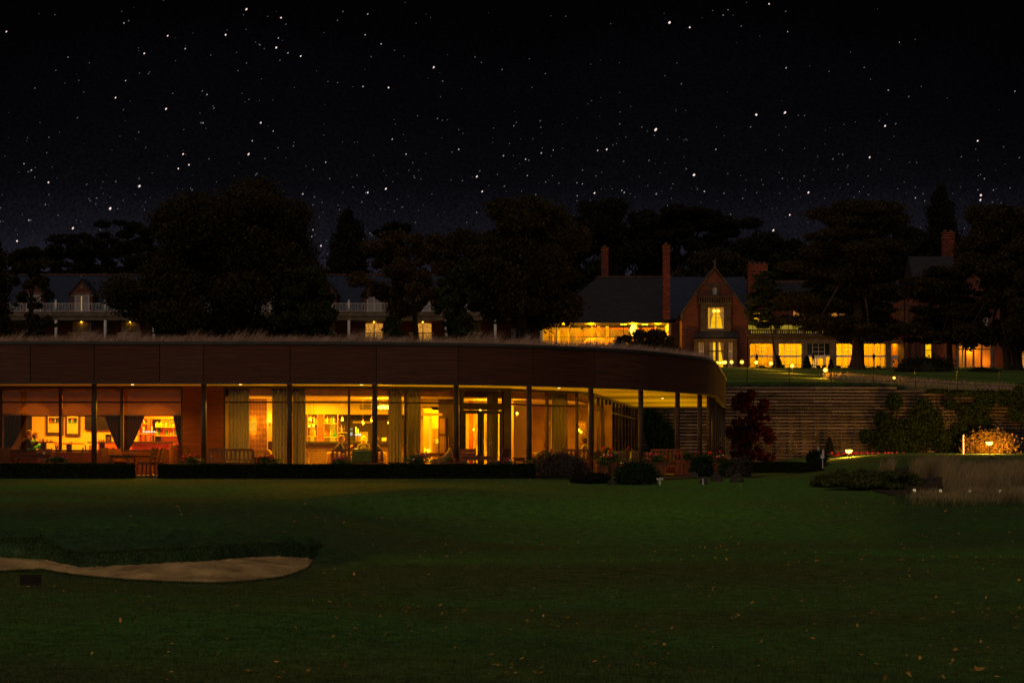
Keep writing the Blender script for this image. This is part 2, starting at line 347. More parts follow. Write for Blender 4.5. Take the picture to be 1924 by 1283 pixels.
def light(kind, loc, e, c=(1, .42, .008), r=.1, rot=None, size=None, name='lamp_light', spot=None, parent=None):
    l = bpy.data.lights.new(name, kind); l.energy = e; l.color = c
    if kind in ('POINT', 'SPOT'): l.shadow_soft_size = r
    if kind == 'AREA':
        l.shape = 'RECTANGLE'; l.size, l.size_y = size
    if kind == 'SPOT': l.spot_size = R(spot or 100); l.spot_blend = .6
    o = bpy.data.objects.new(name, l); COL.objects.link(o); o.location = loc
    if rot: o.rotation_euler = rot
    return o
def catmull(pts, n):
    P = [np.array(p, float) for p in pts]; P = [2 * P[0] - P[1]] + P + [2 * P[-1] - P[-2]]; out = []
    for i in range(1, len(P) - 2):
        for k in range(n):
            t = k / n; a, b, c, d = P[i - 1:i + 3]
            out.append(.5 * ((2 * b) + (-a + c) * t + (2 * a - 5 * b + 4 * c - d) * t * t + (-a + 3 * b - 3 * c + d) * t ** 3))
    out.append(P[-2]); return np.array(out)
def resample(C, n):
    d = np.r_[0, np.cumsum(np.linalg.norm(np.diff(C, axis=0), axis=1))]
    t = np.linspace(0, d[-1], n); return np.stack([np.interp(t, d, C[:, k]) for k in range(C.shape[1])], 1)
def sweep(mb, C, prof, closed=False):   # C (n,2) plan curve; prof [(outward offset, z)]
    T = np.gradient(C, axis=0); T /= np.linalg.norm(T, axis=1)[:, None]; Nn = np.stack([T[:, 1], -T[:, 0]], 1)
    k = len(prof); V = []
    for i in range(len(C)):
        for o, z in prof: V.append((C[i, 0] + Nn[i, 0] * o, C[i, 1] + Nn[i, 1] * o, z))
    fs = []
    for i in range(len(C) - 1):
        for j in range(k if closed else k - 1):
            a = i * k + j; b = i * k + (j + 1) % k; fs.append((a, a + k, b + k, b))
    if closed: fs += [tuple(range(k)), tuple(range((len(C) - 1) * k, len(C) * k))[::-1]]
    return mb.add(V, fs)
# ---------------------------------------------------------------- ground
defmats()
BK = [(-500, 1088, 1042), (-200, 1086, 1044), (0, 1081, 1047), (80, 1079, 1051), (150, 1084, 1066), (230, 1089, 1062), (310, 1092, 1058), (400, 1093.5, 1054), (470, 1090, 1047), (530, 1085, 1045.5), (580, 1076, 1048), (606, 1065, 1060)]
def bk_near(px):
    y = np.interp(px, [b[0] for b in BK], [b[1] for b in BK]); return 1.425 * F / (y - HY)
def bk_far(px):
    py = np.interp(px, [b[0] for b in BK], [b[2] for b in BK]); pn = np.interp(px, [b[0] for b in BK], [b[1] for b in BK])
    w = np.clip((pn - py) / 40, 0, 1.2); Yf = bk_near(px) + 2.0 * w; zf = CZ - (py - HY) * Yf / F; return Yf, zf
def sstep(a, b, x):
    t = np.clip((x - a) / (b - a), 0, 1); return t * t * (3 - 2 * t)
GY = [-40, 5, 14, 25, 33, 36, 40, 46, 52, 60, 68, 74, 76, 112, 126]
GZ = [-1.0, -1.06, -1.075, -1.08, -1.05, -1.06, -1.27, -1.2, -1.02, -.74, -.36, -.02, 0, 0, .25]
def G(x, Y):
    x = np.asarray(x, float); Y = np.asarray(Y, float)
    z = np.interp(Y, GY, GZ)
    z += (1 - np.exp(-((x + 5.5) / 8) ** 2 - ((Y - 27.5) / 5) ** 2)) * .1 * np.sin(x * .35 + 1) * np.sin(Y * .22) * sstep(12, 20, Y) * (1 - sstep(62, 73, Y)) + .025 * np.sin(x * .9 + Y * .5) * (1 - sstep(62, 73, Y))
    z += .62 * np.exp(-((x + 5.2) / 2.6) ** 2 - ((Y - 31.9) / 1.5) ** 2)
    z += .32 * np.exp(-((x + 9) / 3) ** 2 - ((Y - 33) / 2.2) ** 2)
    z += .42 * np.exp(-((x + 6.5) / 6) ** 2 - ((Y - 47) / 4.5) ** 2)
    z += .28 * np.exp(-((x + 2) / 4.0) ** 2 - ((Y - 57) / 5.5) ** 2)
    z += .3 * np.exp(-((Y - 59 - .45 * x) / 2.6) ** 2) * (1 - sstep(-2, 5, x)) * sstep(-30, -18, x)
    z -= .22 * np.exp(-((Y - 50 - .2 * x) / 3.5) ** 2) * sstep(-8, 0, x) * (1 - sstep(9, 18, x))
    z += .22 * np.exp(-((x - 8) / 6) ** 2 - ((Y - 56) / 4) ** 2) + .16 * np.exp(-((x - 3) / 4) ** 2 - ((Y - 29) / 2.6) ** 2) + .14 * np.exp(-((x + 1.5) / 2.2) ** 2 - ((Y - 21) / 2.2) ** 2)
    # rise toward the retaining wall on the right
    z += (.62 * sstep(96, 112, Y) * sstep(12, 20, x))
    z += .45 * sstep(74, 90, Y) * sstep(10, 16, x) * (1 - sstep(96, 112, Y) * .3)
    px = PX(x, np.maximum(Y, 1)); inb = (px < 606)
    yn = bk_near(np.minimum(px, 606)); yf, zf = bk_far(np.minimum(px, 606))
    lip = sstep(yf - .02, yf + .12, Y) * (1 - sstep(yf + 1.6, yf + 3.2, Y)) * inb
    target = np.maximum(z, zf + .17 + .1 * sstep(yf + .1, yf + 1.2, Y)); z = z * (1 - lip) + target * lip
    ins = inb & (Y > yn) & (Y < yf + .03)
    s = np.clip((Y - yn) / np.maximum(yf - yn, .01), 0, 1); sz = -1.065 * (1 - s) + zf * s
    return np.where(ins, sz - .35 * np.minimum(1, (Y - yn) / .15), z)
def grid(cols, rows, fn, name, m, kind='structure', label=None):
    A, B = len(cols[0]), len(rows)
    V = []; 
    for j, Y in enumerate(rows):
        xs = cols[j]; V.append(np.stack([xs, np.full(len(xs), Y), fn(xs, np.full(len(xs), Y))], 1))
    V = np.concatenate(V); idx = np.arange(A * B).reshape(B, A)
    q = np.stack([idx[:-1, :-1], idx[:-1, 1:], idx[1:, 1:], idx[1:, :-1]], -1).reshape(-1, 4)
    mb = MB(); mb.v = [V]; mb.f = q.tolist(); mb.n = len(V)
    return mb.build(name, m, local=True, kind=kind, smooth=True)
rows = np.r_[np.linspace(-60, 9, 12), np.linspace(10, 26, 70), np.linspace(26.1, 36, 170), np.linspace(36.3, 46, 50), np.linspace(46.5, 76, 70), np.linspace(77, 125.5, 40)]
pxs = np.r_[np.linspace(-9000, -700, 18), np.linspace(-600, -10, 60), np.linspace(0, 640, 200), np.linspace(646, 2500, 230), np.linspace(2800, 11000, 18)]
cols = [X(pxs, max(Y, 14)) for Y in rows]
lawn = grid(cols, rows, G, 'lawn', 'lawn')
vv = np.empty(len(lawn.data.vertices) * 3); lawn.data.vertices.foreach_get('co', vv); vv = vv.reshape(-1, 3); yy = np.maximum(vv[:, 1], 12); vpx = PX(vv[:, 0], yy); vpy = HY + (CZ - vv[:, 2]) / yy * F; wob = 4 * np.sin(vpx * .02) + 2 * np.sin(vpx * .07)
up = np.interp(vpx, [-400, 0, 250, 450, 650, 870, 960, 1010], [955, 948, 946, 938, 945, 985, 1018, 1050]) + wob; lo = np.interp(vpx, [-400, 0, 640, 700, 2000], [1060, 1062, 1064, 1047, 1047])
m1 = sstep(-14, 26, vpy - up) * np.clip((lo - vpy) / 8, 0, 1) * (1 - .75 * sstep(560, 980, vpx)) * (vv[:, 1] > 26) * .8  # darker grass, with the shade of swale and mound face painted in
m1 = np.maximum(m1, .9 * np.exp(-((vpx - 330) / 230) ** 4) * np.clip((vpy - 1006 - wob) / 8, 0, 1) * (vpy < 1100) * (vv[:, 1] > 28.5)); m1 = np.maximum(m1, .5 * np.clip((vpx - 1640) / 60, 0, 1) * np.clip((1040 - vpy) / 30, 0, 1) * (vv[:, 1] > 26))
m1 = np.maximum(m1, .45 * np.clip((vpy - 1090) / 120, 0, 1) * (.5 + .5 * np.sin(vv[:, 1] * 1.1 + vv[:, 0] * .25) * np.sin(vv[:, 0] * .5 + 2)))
m2 = np.exp(-((vpx - 1230) / 330) ** 2 - ((vpy - 955) / 42) ** 2) * .75 + .5 * np.exp(-((vpy - lo - 7) / 7) ** 2) * np.clip((vpx - 560) / 100, 0, 1) * np.exp(-((vpx - 950) / 350) ** 2) + .35 * np.exp(-((vpx - 250) / 300) ** 2 - ((vpy - 985) / 12) ** 2); m2 = np.clip(m2, 0, 1) * (vv[:, 1] > 20) * (1 - m1 * .6)  # lighter grass, with a painted bright edge along the crest
ca = lawn.data.color_attributes.new('lawn_tone', 'FLOAT_COLOR', 'POINT'); ca.data.foreach_set('color', np.stack([m1, m2, 0 * m1, 0 * m1 + 1], 1).ravel())
# sand of the bunker
sp = np.r_[np.linspace(-600, 570, 200), np.linspace(573, 606, 20)]; S = np.linspace(-.06, 1.02, 34)
V = []
for s_ in S:
    yn = bk_near(sp); yf, zf = bk_far(sp); Y = yn + (yf - yn) * s_; z = -1.065 * (1 - s_) + zf * s_ + .05 * np.sin(s_ * 9 + sp * .02) * s_ * (1 - s_) * 2 + .012 * np.sin(s_ * 70 + .5 * np.sin(sp * .03)) * s_ * (1.02 - s_) + .02 * np.sin(sp * .09 + 3 * s_) * s_ * (1 - s_) + RNG.normal(0, .006, len(sp))
    V.append(np.stack([X(sp, Y), Y, z], 1))
V = np.concatenate(V); idx = np.arange(len(sp) * len(S)).reshape(len(S), len(sp))
mb = MB(); mb.v = [V]; mb.n = len(V); mb.f = np.stack([idx[:-1, :-1], idx[:-1, 1:], idx[1:, 1:], idx[1:, :-1]], -1).reshape(-1, 4).tolist()
mb.build('bunker_sand', 'sand', local=True, kind='structure', smooth=True)
# shaggy turf along the bunker's lip and its near edge
mb = MB(); n = 5200
px = RNG.uniform(-150, 607, n); yf, zf = bk_far(px); off = np.abs(RNG.normal(0, .16, n)); Y = yf + .03 + off
P = np.stack([X(px, Y), Y, 0 * Y], 1); P[:, 2] = G(P[:, 0], P[:, 1]) - .01; mb.blades(P, .035, .008, (0, -.3), spread=.5)
px = RNG.uniform(-150, 607, 9000); yn = bk_near(px) - np.abs(RNG.normal(0, .12, 9000)) - .01
P = np.stack([X(px, yn), yn, 0 * yn], 1); P[:, 2] = G(P[:, 0], P[:, 1] - .05); mb.blades(P, .03, .006, (0, .1), spread=.4)
mb.build('bunker_edge_grass', 'turf', kind='stuff', label='rough grass fringing the sand bunker', cat='grass')
# mown turf tufts over the nearest lawn
n = 60000; Y = 14 + 34 * RNG.random(n) ** 1.6; px = RNG.uniform(-60, 1990, n); xx = X(px, Y)
yf, zf = bk_far(np.minimum(px, 606)); keep = ~((px < 606) & (Y > bk_near(np.minimum(px, 606)) - .02) & (Y < yf + .05)); xx, Y = xx[keep], Y[keep]
P = np.stack([xx, Y, G(xx, Y) - .005], 1); mb = MB(); mb.blades(P, .035, .006, (.1, 0), spread=.5)
mb.build('lawn_grass', 'green', kind='stuff', label='short grass blades standing in the mown lawn', cat='grass')
# upper ground behind the retaining wall
WX = [-60, 20.4, 22.5, 24.6, 29, 60]; WZ = [4.9, 4.9, 4.72, 4.52, 4.0, 3.6]
def ztop(x): return np.interp(x, WX, WZ)
def U(x, Y):
    x = np.asarray(x, float); Y = np.asarray(Y, float)
    far = 12.0 + 3.1 * (1 - sstep(-8, 14, x)); t = np.clip((Y - 126) / 136, 0, 1)
    return np.where(Y < 262, ztop(x) * (1 - t) + far * t + .25 * np.sin(t * 3.14) * 2 + .05 * np.sin(x * .5) * np.minimum(1, (Y - 125.5) / 4), far)
rows = np.r_[np.linspace(125.8, 140, 30), np.linspace(142, 262, 50), np.linspace(270, 600, 12), [1200, 3500]]
pxs = np.r_[np.linspace(-9000, -300, 10), np.linspace(-200, 2200, 160), np.linspace(2500, 11000, 10)]
grid([X(pxs, Y) for Y in rows], rows, U, 'upper_lawn', 'lawn')

def yground(px, py):
    lo, hi = 38., 124.
    for _ in range(40):
        m_ = (lo + hi) / 2; x = X(px, m_)
        if HY + (CZ - float(G(x, m_))) / m_ * F > py: lo = m_
        else: hi = m_
    return lo
# terrace paving
def yfas(px): return np.interp(px, FP[:, 0], FP[:, 1])
FP = np.array([(-600, 76), (0, 76), (383, 76.1), (544, 76.1), (704, 76.4), (857, 77.1), (994, 78.2), (1110, 80), (1204, 81.9), (1280, 85), (1322, 87.3), (1339, 89.6), (1346, 92.3), (1351, 96.6), (1357.5, 102.5), (1363.5, 109)])
FC = catmull(np.stack([X(FP[:, 0], FP[:, 1]), FP[:, 1]], 1), 12)
GPT = np.array([(-600, 79.5), (300, 79.5), (600, 79.5), (700, 79.85), (850, 80.7), (955, 82.1), (1000, 83.2), (1085, 85.2), (1113, 86.9), (1124, 89.2), (1150, 95), (1195, 107.9)])
GCW = np.stack([X(GPT[:, 0], GPT[:, 1]), GPT[:, 1]], 1); GC = catmull(GCW, 12)
def yg(px): return np.interp(px, GPT[:9, 0], GPT[:9, 1])
mb = MB(); fo = resample(FC, 60); T0 = np.gradient(fo, axis=0); T0 /= np.linalg.norm(T0, axis=1)[:, None]
outer = fo + np.stack([T0[:, 1], -T0[:, 0]], 1) * .8
poly = [tuple(p) for p in outer] + [(outer[-1][0] - 3, 112), (-40, 112), (outer[0][0], 100)]
mb.prismz(poly, -.35, .07); mb.build('terrace_paving', 'paving', local=True, kind='structure')

# ---------------------------------------------------------------- pavilion
pav = thing('pavilion', 'long curved timber clad pavilion with grass roof and glowing glass front behind dark posts', 'building', (0, 80, 0))
ZS, ZT = 3.237, 4.53
FR = resample(FC, 400)
TF = np.gradient(FR, axis=0); TF /= np.linalg.norm(TF, axis=1)[:, None]
pxF = PX(FR[:, 0], FR[:, 1])
joints = [-590, -260, 57, 177, 300, 383, 545, 707, 861, 1001, 1117, 1218, 1290, 1330, 1346.5, 1352.5, 1358.2, 1364]
prof = [(0, ZS - .012)]; ns = 17; dz = (ZT - ZS + .012) / ns
for k in range(ns):
    z0 = ZS - .012 + k * dz; prof += [(.0, z0 + .01), (.013, z0 + .013), (.013, z0 + dz - .003), (.0, z0 + dz)]
prof += [(-.06, ZT), (-.06, ZS - .012)]
arc = np.r_[0, np.cumsum(np.linalg.norm(np.diff(FR, axis=0), axis=1))]
for i, (a, b) in enumerate(zip(joints[:-1], joints[1:])):
    sa, sb = np.interp([a, b], pxF, arc); t = np.linspace(sa + .012, sb - .012, 14)
    C = np.stack([np.interp(t, arc, FR[:, 0]), np.interp(t, arc, FR[:, 1])], 1); m_ = MB(); sweep(m_, C, prof, closed=True)
    m_.build('fascia_panel', ('fascia', 'fascia2')[i % 3 == 1], pav)
m_ = MB(); C = FR
sweep(m_, C, [(-.12, ZS - .06), (.05, ZS - .06), (.05, ZS - .013), (-.12, ZS - .013)], closed=True)
m_.build('bottom_trim', 'flash', pav)
m_ = MB(); sweep(m_, C, [(-.3, ZT + .004), (.06, ZT + .004), (.06, ZT + .1), (-.3, ZT + .1)], closed=True); m_.build('roof_edging', 'flash', pav)
# soffit (outside ceiling) + interior slab + roof
a = resample(FC, 140); b = resample(GC, 140); Nn = np.stack([TF[:, 1], -TF[:, 0]], 1)
a = resample(FR - Nn * .14, 140)
m_ = MB(); V = np.concatenate([np.c_[a, np.full(140, ZS)], np.c_[b, np.full(140, ZS + .0)], np.c_[a, np.full(140, ZS + .12)], np.c_[b, np.full(140, ZS + .12)]])
m_.add(V, [(i, i + 1, 141 + i, 140 + i) for i in range(139)] + [(280 + i, 420 + i, 421 + i, 281 + i) for i in range(139)]); m_.build('soffit', 'soffit', pav)
m_ = MB(); inner = [tuple(p) for p in resample(FR - Nn * .25, 80)] + [(7, 110.2), (-40, 110.2)]; inner[-1] = (X(-600, 76), 110.2)
m_.prismz(inner, ZS + .16, ZT - .02); m_.build('roof', 'flash', pav)
m_ = MB(); m_.box(5.6, FR[-1][0] + .02, 109.02, 109.25, ZS - .01, ZT); m_.build('end_fascia', 'fascia', pav)
colpx = [-232, -30, 177, 383, 544, 704, 857, 994, 1110, 1204, 1273, 1314.7, 1332, 1339.5, 1344.5, 1348, 1351.8, 1355.5, 1359]
colY = [76.4] * 2 + [float(yfas(p)) + .42 for p in colpx[2:12]] + [90.2, 93.2, 96.3, 99.4, 102.5, 105.5, 108.3]
colpos = []
for p, Y in zip(colpx, colY):
    m_ = MB(); x = X(p, Y); m_.cyl((x, Y, .07), (x, Y, ZS - .002), .095, n=18); c = m_.build('column', 'column', pav, smooth=True); colpos.append((x, Y))
    m_ = MB(); m_.cyl((x, Y, .07), (x, Y, .1), .15, n=14); m_.build('base_plate', 'flash', c)
# floor and shell of the interior
ZI = .15
m_ = MB(); gi = [tuple(p) for p in resample(GC, 90)]; m_.prismz(gi + [(gi[0][0], 107.9)], .0, ZI); m_.build('interior_floor', 'ifloor', pav)
# glass front
def gpt(px):
    Y = float(np.interp(px, GPT[:, 0], GPT[:, 1])); return np.array([X(px, Y), Y])
def obox(mb, A, B, off0, off1, z0, z1, e0=0, e1=0):   # box along plan segment A-B, between offsets along its outward normal
    A = np.array(A, float); B = np.array(B, float); t = (B - A) / np.linalg.norm(B - A); n = np.array([t[1], -t[0]]); A = A + t * e0; B = B - t * e1
    q = [A + n * off0, B + n * off0, B + n * off1, A + n * off1]
    return mb.prismz([tuple(p) for p in q], z0, z1)
def window(A, B, zb, zt, ztr, fw=.05, pw=None, tr=True, door=False):
    f = MB(); w = np.linalg.norm(np.array(B) - np.array(A))
    obox(f, A, B, -.05, .05, zb, zb + .07); obox(f, A, B, -.051, .051, zt - .09, zt)
    obox(f, A, B, -.055, .055, zb + .001, zt - .001, 0, w - fw / 2); obox(f, A, B, -.055, .055, zb + .001, zt - .001, w - fw / 2, 0)
    if tr: obox(f, A, B, -.045, .045, ztr - .028, ztr + .028, fw / 2, fw / 2)
    fr = f.build('window', 'frame', pav); g = MB(); obox(g, A, B, -.008, .008, zb + .07, zt - .09, fw / 2, fw / 2); g.build('pane', 'glass', fr); return fr
ZTR, ZH, ZSILL = 2.66, ZS - .004, .9
def front(pa, pb, zb, fw=.05, tr=True): return window(gpt(pa), gpt(pb), zb, ZH, ZTR, fw, tr=tr)
for a_, b_ in ((-350, -235), (-235, -120), (-120, 1), (1, 113.5), (113.5, 229), (229, 343)): front(a_, b_, ZSILL, .1)
for a_, b_ in ((421, 546), (546, 655.5), (655.5, 761), (761, 864), (957, 1027.5), (1027.5, 1084), (1084, 1114)): front(a_, b_, ZI, .08)
side = np.array([gpt(1114), gpt(1124)] + [gpt(1124) + (gpt(1195) - gpt(1124)) * k / 11 for k in range(1, 12)])
for k in range(len(side) - 1): window(side[k], side[k + 1], ZI, ZH, ZTR, .07)
# wood cladding: below the sills and the solid bay
def cladding(pa, pb, z0, z1, off=.06, rows_=None):
    m_ = MB(); A, B = gpt(pa), gpt(pb); n = max(2, int((z1 - z0) / .085)); h = (z1 - z0) / n
    for k in range(n): obox(m_, A, B, -.08, off, z0 + k * h + .006, z0 + (k + 1) * h - .004)
    obox(m_, A, B, -.1, off - .015, z0, z1, .002, .002); return m_.build('timber_cladding', 'clad', pav)
cladding(-500, 343, .07, ZSILL - .005, .04); cladding(343.5, 420.5, .07, ZH, .07); cladding(-600, -350, .9, ZH)
# door leaves with surround and logo swoosh on glass
A, B = gpt(864), gpt(957); m_ = MB(); w = np.linalg.norm(B - A)
obox(m_, A, B, -.06, .06, ZH - .1, ZH); obox(m_, A, B, -.058, .058, ZTR - .22, ZTR + .02); obox(m_, A, B, -.07, .07, ZI, ZH - .1, 0, w - .12); obox(m_, A, B, -.07, .07, ZI, ZH - .1, w - .3, 0)
fr = m_.build('door_surround', 'frame', pav); m_ = MB(); obox(m_, A, B, -.006, .006, ZTR + .02, ZH - .1, .12, .3); m_.build('transom_pane', 'glass', fr)
mid = A + (B - A) * .42; t_ = (B - A) / w
for s0, s1, hs in ((A + t_ * .13, mid - t_ * .01, 1), (mid + t_ * .01, B - t_ * .31, 0)):
    ww = np.linalg.norm(s1 - s0); m_ = MB(); zt = ZTR - .24
    obox(m_, s0, s1, -.03, .03, ZI + .02, ZI + .2); obox(m_, s0, s1, -.03, .03, zt - .13, zt)
    obox(m_, s0, s1, -.032, .032, ZI + .02, zt, 0, ww - .11); obox(m_, s0, s1, -.032, .032, ZI + .02, zt, ww - .11, 0)
    d = m_.build('door', 'frame', pav); m_ = MB(); obox(m_, s0, s1, -.006, .006, ZI + .2, zt - .13, .11, .11); m_.build('pane', 'glass', d)
    hp = (s1 - t_ * .055) if hs else (s0 + t_ * .055); m_ = MB(); m_.cyl((hp[0], hp[1] - .09, .95), (hp[0], hp[1] - .09, 1.75), .014)
    for zz in (1.0, 1.7): m_.cyl((hp[0], hp[1] - .09, zz), (hp[0], hp[1] - .02, zz), .01)
    m_.build('door_handle', 'steel', d)
    sw = MB(); q = catmull([(879.5, 811), (884, 811.5), (888, 816), (889.5, 822), (891.5, 827), (896, 832.5), (898.5, 834.5)], 5)
    if not hs: q = catmull([(916, 833), (920, 834.5), (923.5, 830), (925.5, 826)], 5)
    yy = float((s0[1] + s1[1]) / 2) - .05; wq = np.sin(np.linspace(.15, 2.95, len(q))) * 1.6
    lo = [(X(a, yy), Z(b + c, yy)) for (a, b), c in zip(q, wq)]; hi = [(X(a, yy), Z(b - c, yy)) for (a, b), c in zip(q, wq)]
    for k in range(len(q) - 1): sw.prism([lo[k], lo[k + 1], hi[k + 1], hi[k]], yy, yy + .006)
    sw.build('swoosh_decal', 'ccream', d)
# ceiling inside with dropped edge band, back walls
ZC = 2.9
m_ = MB(); gin = resample(GC, 120); gin = gin[gin[:, 1] < 93]; T1 = np.gradient(gin, axis=0); T1 /= np.linalg.norm(T1, axis=1)[:, None]; n1 = np.stack([T1[:, 1], -T1[:, 0]], 1)
sweep(m_, gin, [(-.55, ZC), (-.6, ZC), (-.6, ZS - .01), (-.55, ZS - .01)], closed=True); m_.build('curtain_pelmet', 'brown', pav)
m_ = MB(); ci = [tuple(p) for p in gin - n1 * .6]; m_.prismz(ci + [(3.4, 99), (gin[0][0], 99)], ZC, ZC + .05); m_.build('interior_ceiling', 'iceil', pav)
def wall(px0, px1, Y, z0, z1, m, name='interior_wall', d=.12):
    w_ = MB(); w_.box(X(px0, Y), X(px1, Y), Y, Y + d, z0, z1); return w_.build(name, m, pav)
def wallx(x, Y0, Y1, z0, z1, m, d=.12):
    w_ = MB(); w_.box(x, x + d, Y0, Y1, z0, z1); return w_.build('interior_wall', m, pav)
wall(-400, 60, 84.6, ZI, ZC, 'dark'); wall(60, 246, 84.2, ZI, ZC, 'iwall')
wall(246, 400, 88.2, ZI, ZC, 'redwood')
wallx(X(246, 84.4), 84.35, 88.1, ZI, ZC, 'redwood')
wallx(X(346, 79.9), 79.7, 88.1, ZI, ZC, 'iwallr'); wallx(X(424, 79.9), 79.7, 83.0, ZI, ZC, 'iwall')
wall(395, 501, 83.1, ZI, ZC, 'paper'); wall(501.4, 509, 83.1, ZI, ZC, 'iwall'); wallx(X(509, 83.1), 83.1, 88.6, ZI, ZC, 'iwall')
wall(500, 790, 89.6, ZI, ZC, 'iwallr')
wall(560, 775, 87.6, 2.42, ZC, 'iwall', 'bulkhead', 1.9)
wall(640, 775, 89.2, ZI, 2.41, 'dark')
wallx(X(776, 84.6), 82.5, 89.5, ZI, ZC, 'iwall')
# room with doorway (x 795..850)
wall(776, 795, 84.2, ZI, ZC, 'iwallr'); wall(823.5, 862, 84.2, ZI, ZC, 'dark'); wall(795, 823.5, 84.2, 2.62, ZC, 'iwall')
wall(780, 812, 86.2, ZI, 2.62, 'iwallr'); wall(808.6, 850, 88.2, ZI, 2.6, 'iwall')
wall(862, 908, 86.8, ZI, ZC, 'iwall'); wall(908, 1000, 86.2, ZI, ZC, 'iwall')
wallx(X(858, 83), 81.4, 84.1, ZI, ZC, 'dark', .08)
wall(965, 1150, 91.0, ZI, ZC, 'brown'); wallx(X(960, 85), 85.0, 91.0, ZI, ZC, 'iwallr', .1)
wallx(3.2, 91.1, 104, ZI, ZC, 'dark', .12)
# ---------------------------------------------------------------- furniture prototypes (front faces +X)
def rotY(a): return Matrix.Rotation(a, 3, 'Y')
def P_chair(mt='teak', label='', name='garden_chair'):
    t = thing(name, label, 'chair')
    m = MB()
    for i in range(5): m.box(-.22 + i * .09, -.14 + i * .09, -.23, .23, .42, .45)
    m.box(-.22, .22, -.23, -.19, .36, .42).box(-.22, .22, .19, .23, .36, .42); m.build('seat', mt, t)
    m = MB(); lean = rotY(R(-12))
    for z in (.5, .64, .78): m.box(-.235, -.21, -.22, .22, z, z + .125, lean, (-.22, 0, .42))
    m.box(-.24, -.2, -.235, -.2, .42, .93, lean, (-.22, 0, .42)).box(-.24, -.2, .2, .235, .42, .93, lean, (-.22, 0, .42)); m.build('backrest', mt, t)
    for x in (-.22, .2):
        for y in (-.21, .21): m = MB(); m.cyl((x * 1.12, y, 0), (x, y, .42), .02, .026, 6); m.build('leg', mt, t)
    return t
def P_table(w, d, h, mt='teak', label='', name='garden_table', cat='table', slats=9):
    t = thing(name, label, cat); m = MB(); s = d / slats
    for i in range(slats): m.box(-w / 2, w / 2, -d / 2 + i * s, -d / 2 + (i + 1) * s - .008, h - .03, h)
    m.box(-w / 2 + .05, w / 2 - .05, -d / 2 + .05, d / 2 - .05, h - .045, h - .031); m.build('tabletop', mt, t)
    m = MB(); m.box(-w / 2 + .08, w / 2 - .08, -d / 2 + .06, -d / 2 + .09, h - .13, h - .045).box(-w / 2 + .08, w / 2 - .08, d / 2 - .09, d / 2 - .06, h - .13, h - .045)
    m.box(-w / 2 + .06, -w / 2 + .08, -d / 2 + .06, d / 2 - .06, h - .13, h - .045).box(w / 2 - .08, w / 2 - .06, -d / 2 + .06, d / 2 - .06, h - .13, h - .045); m.build('apron', mt, t)
    for x in (-1, 1):
        for y in (-1, 1): m = MB(); q = (x * (w / 2 - .1), y * (d / 2 - .1)); m.box(q[0] - .035, q[0] + .035, q[1] - .035, q[1] + .035, 0, h - .046); m.build('leg', mt, t)
    return t
def P_bench(w=1.5, mt='teak', label='', h=.92):
    t = thing('garden_bench', label, 'bench'); m = MB()      # back faces -Y side (seen from behind)
    for i in range(5): m.box(-w / 2, w / 2, -.2 + i * .1, -.11 + i * .1, .42, .45)
    m.box(-w / 2 + .03, w / 2 - .03, -.19, -.16, .35, .419); m.build('seat', mt, t)
    m = MB(); m.box(-w / 2, w / 2, -.26, -.22, h - .07, h); m.box(-w / 2 + .02, w / 2 - .02, -.25, -.22, .5, .55)
    n = int(w / .14)
    for i in range(n + 1): x = -w / 2 + .03 + i * (w - .06) / n; m.box(x - .03, x + .03, -.255, -.225, .551, h - .071)
    m.build('backrest', mt, t)
    for x in (-1, 1):
        m = MB(); m.box(x * w / 2 - .03, x * w / 2 + .03, -.24, .3, .64, .67); m.build('armrest', mt, t)
        for y in (-.22, .27): m = MB(); m.box(x * w / 2 - .03, x * w / 2 + .03, y - .03, y + .03, 0, .639 if y > 0 else h - .072); m.build('leg', mt, t)
    return t
def P_planter(w, d, h, fh, cols_, nb=14, label='', seed=1, boxm='teakd'):
    r = np.random.default_rng(seed); t = thing('flower_planter', label, 'planter'); m = MB(); n = max(3, int(w / .11))
    for i in range(n): m.box(-w / 2 + i * w / n, -w / 2 + (i + 1) * w / n - .006, -d / 2, d / 2, .03, h)
    m.box(-w / 2 - .015, w / 2 + .015, -d / 2 - .015, d / 2 + .015, h, h + .03); m.box(-w / 2 + .01, w / 2 - .02, -d / 2 + .01, d / 2 - .01, 0, .029); m.build('planter_box', boxm, t)
    N = int(900 * w); P = np.stack([r.normal(0, w * .3, N), r.normal(0, d * .3, N), h + fh * r.random(N) ** .8 * .75], 1)
    P[:, 2] -= .35 * np.abs(P[:, 0]) * fh / w * 2 * .5
    m = MB(); m.leaves(P, .055, 1.2, rng=r); m.build('foliage', 'plant', t)
    for i in range(nb):
        x = r.uniform(-w * .52, w * .52); y = r.uniform(-d * .5, d * .2); z = h + fh * r.uniform(.4, 1.0) * (1 - .5 * abs(x) / w)
        m = MB(); rr = r.uniform(.03, .05)
        for k in range(7): q = r.normal(0, 1, 3); q /= np.linalg.norm(q); m.ball((x + q[0] * rr * .6, y + q[1] * rr * .6, z + q[2] * rr * .5), rr * .6, 4)
        m.build('blossom', cols_[i % len(cols_)], t)
    return t
def P_bottle(kind, h=.3, r=.037):
    b = MB(); b.lathe([(r * .9, 0), (r, .01), (r, h * .55), (r * .35, h * .72), (r * .3, h * .93), (r * .36, h * .94), (r * .36, h)], n=8)
    return b
def bottle(px, Y, z, kind, h, label, group, r=.04):
    b = P_bottle(kind, h, r); o = b.build('bottle', kind, local=True, smooth=True, label=label, cat='bottle', group=group); o.location = (X(px, Y), Y, z); return o
ZTER = .07
def at(px, Y, z=ZTER): return (X(px, Y), Y, z)

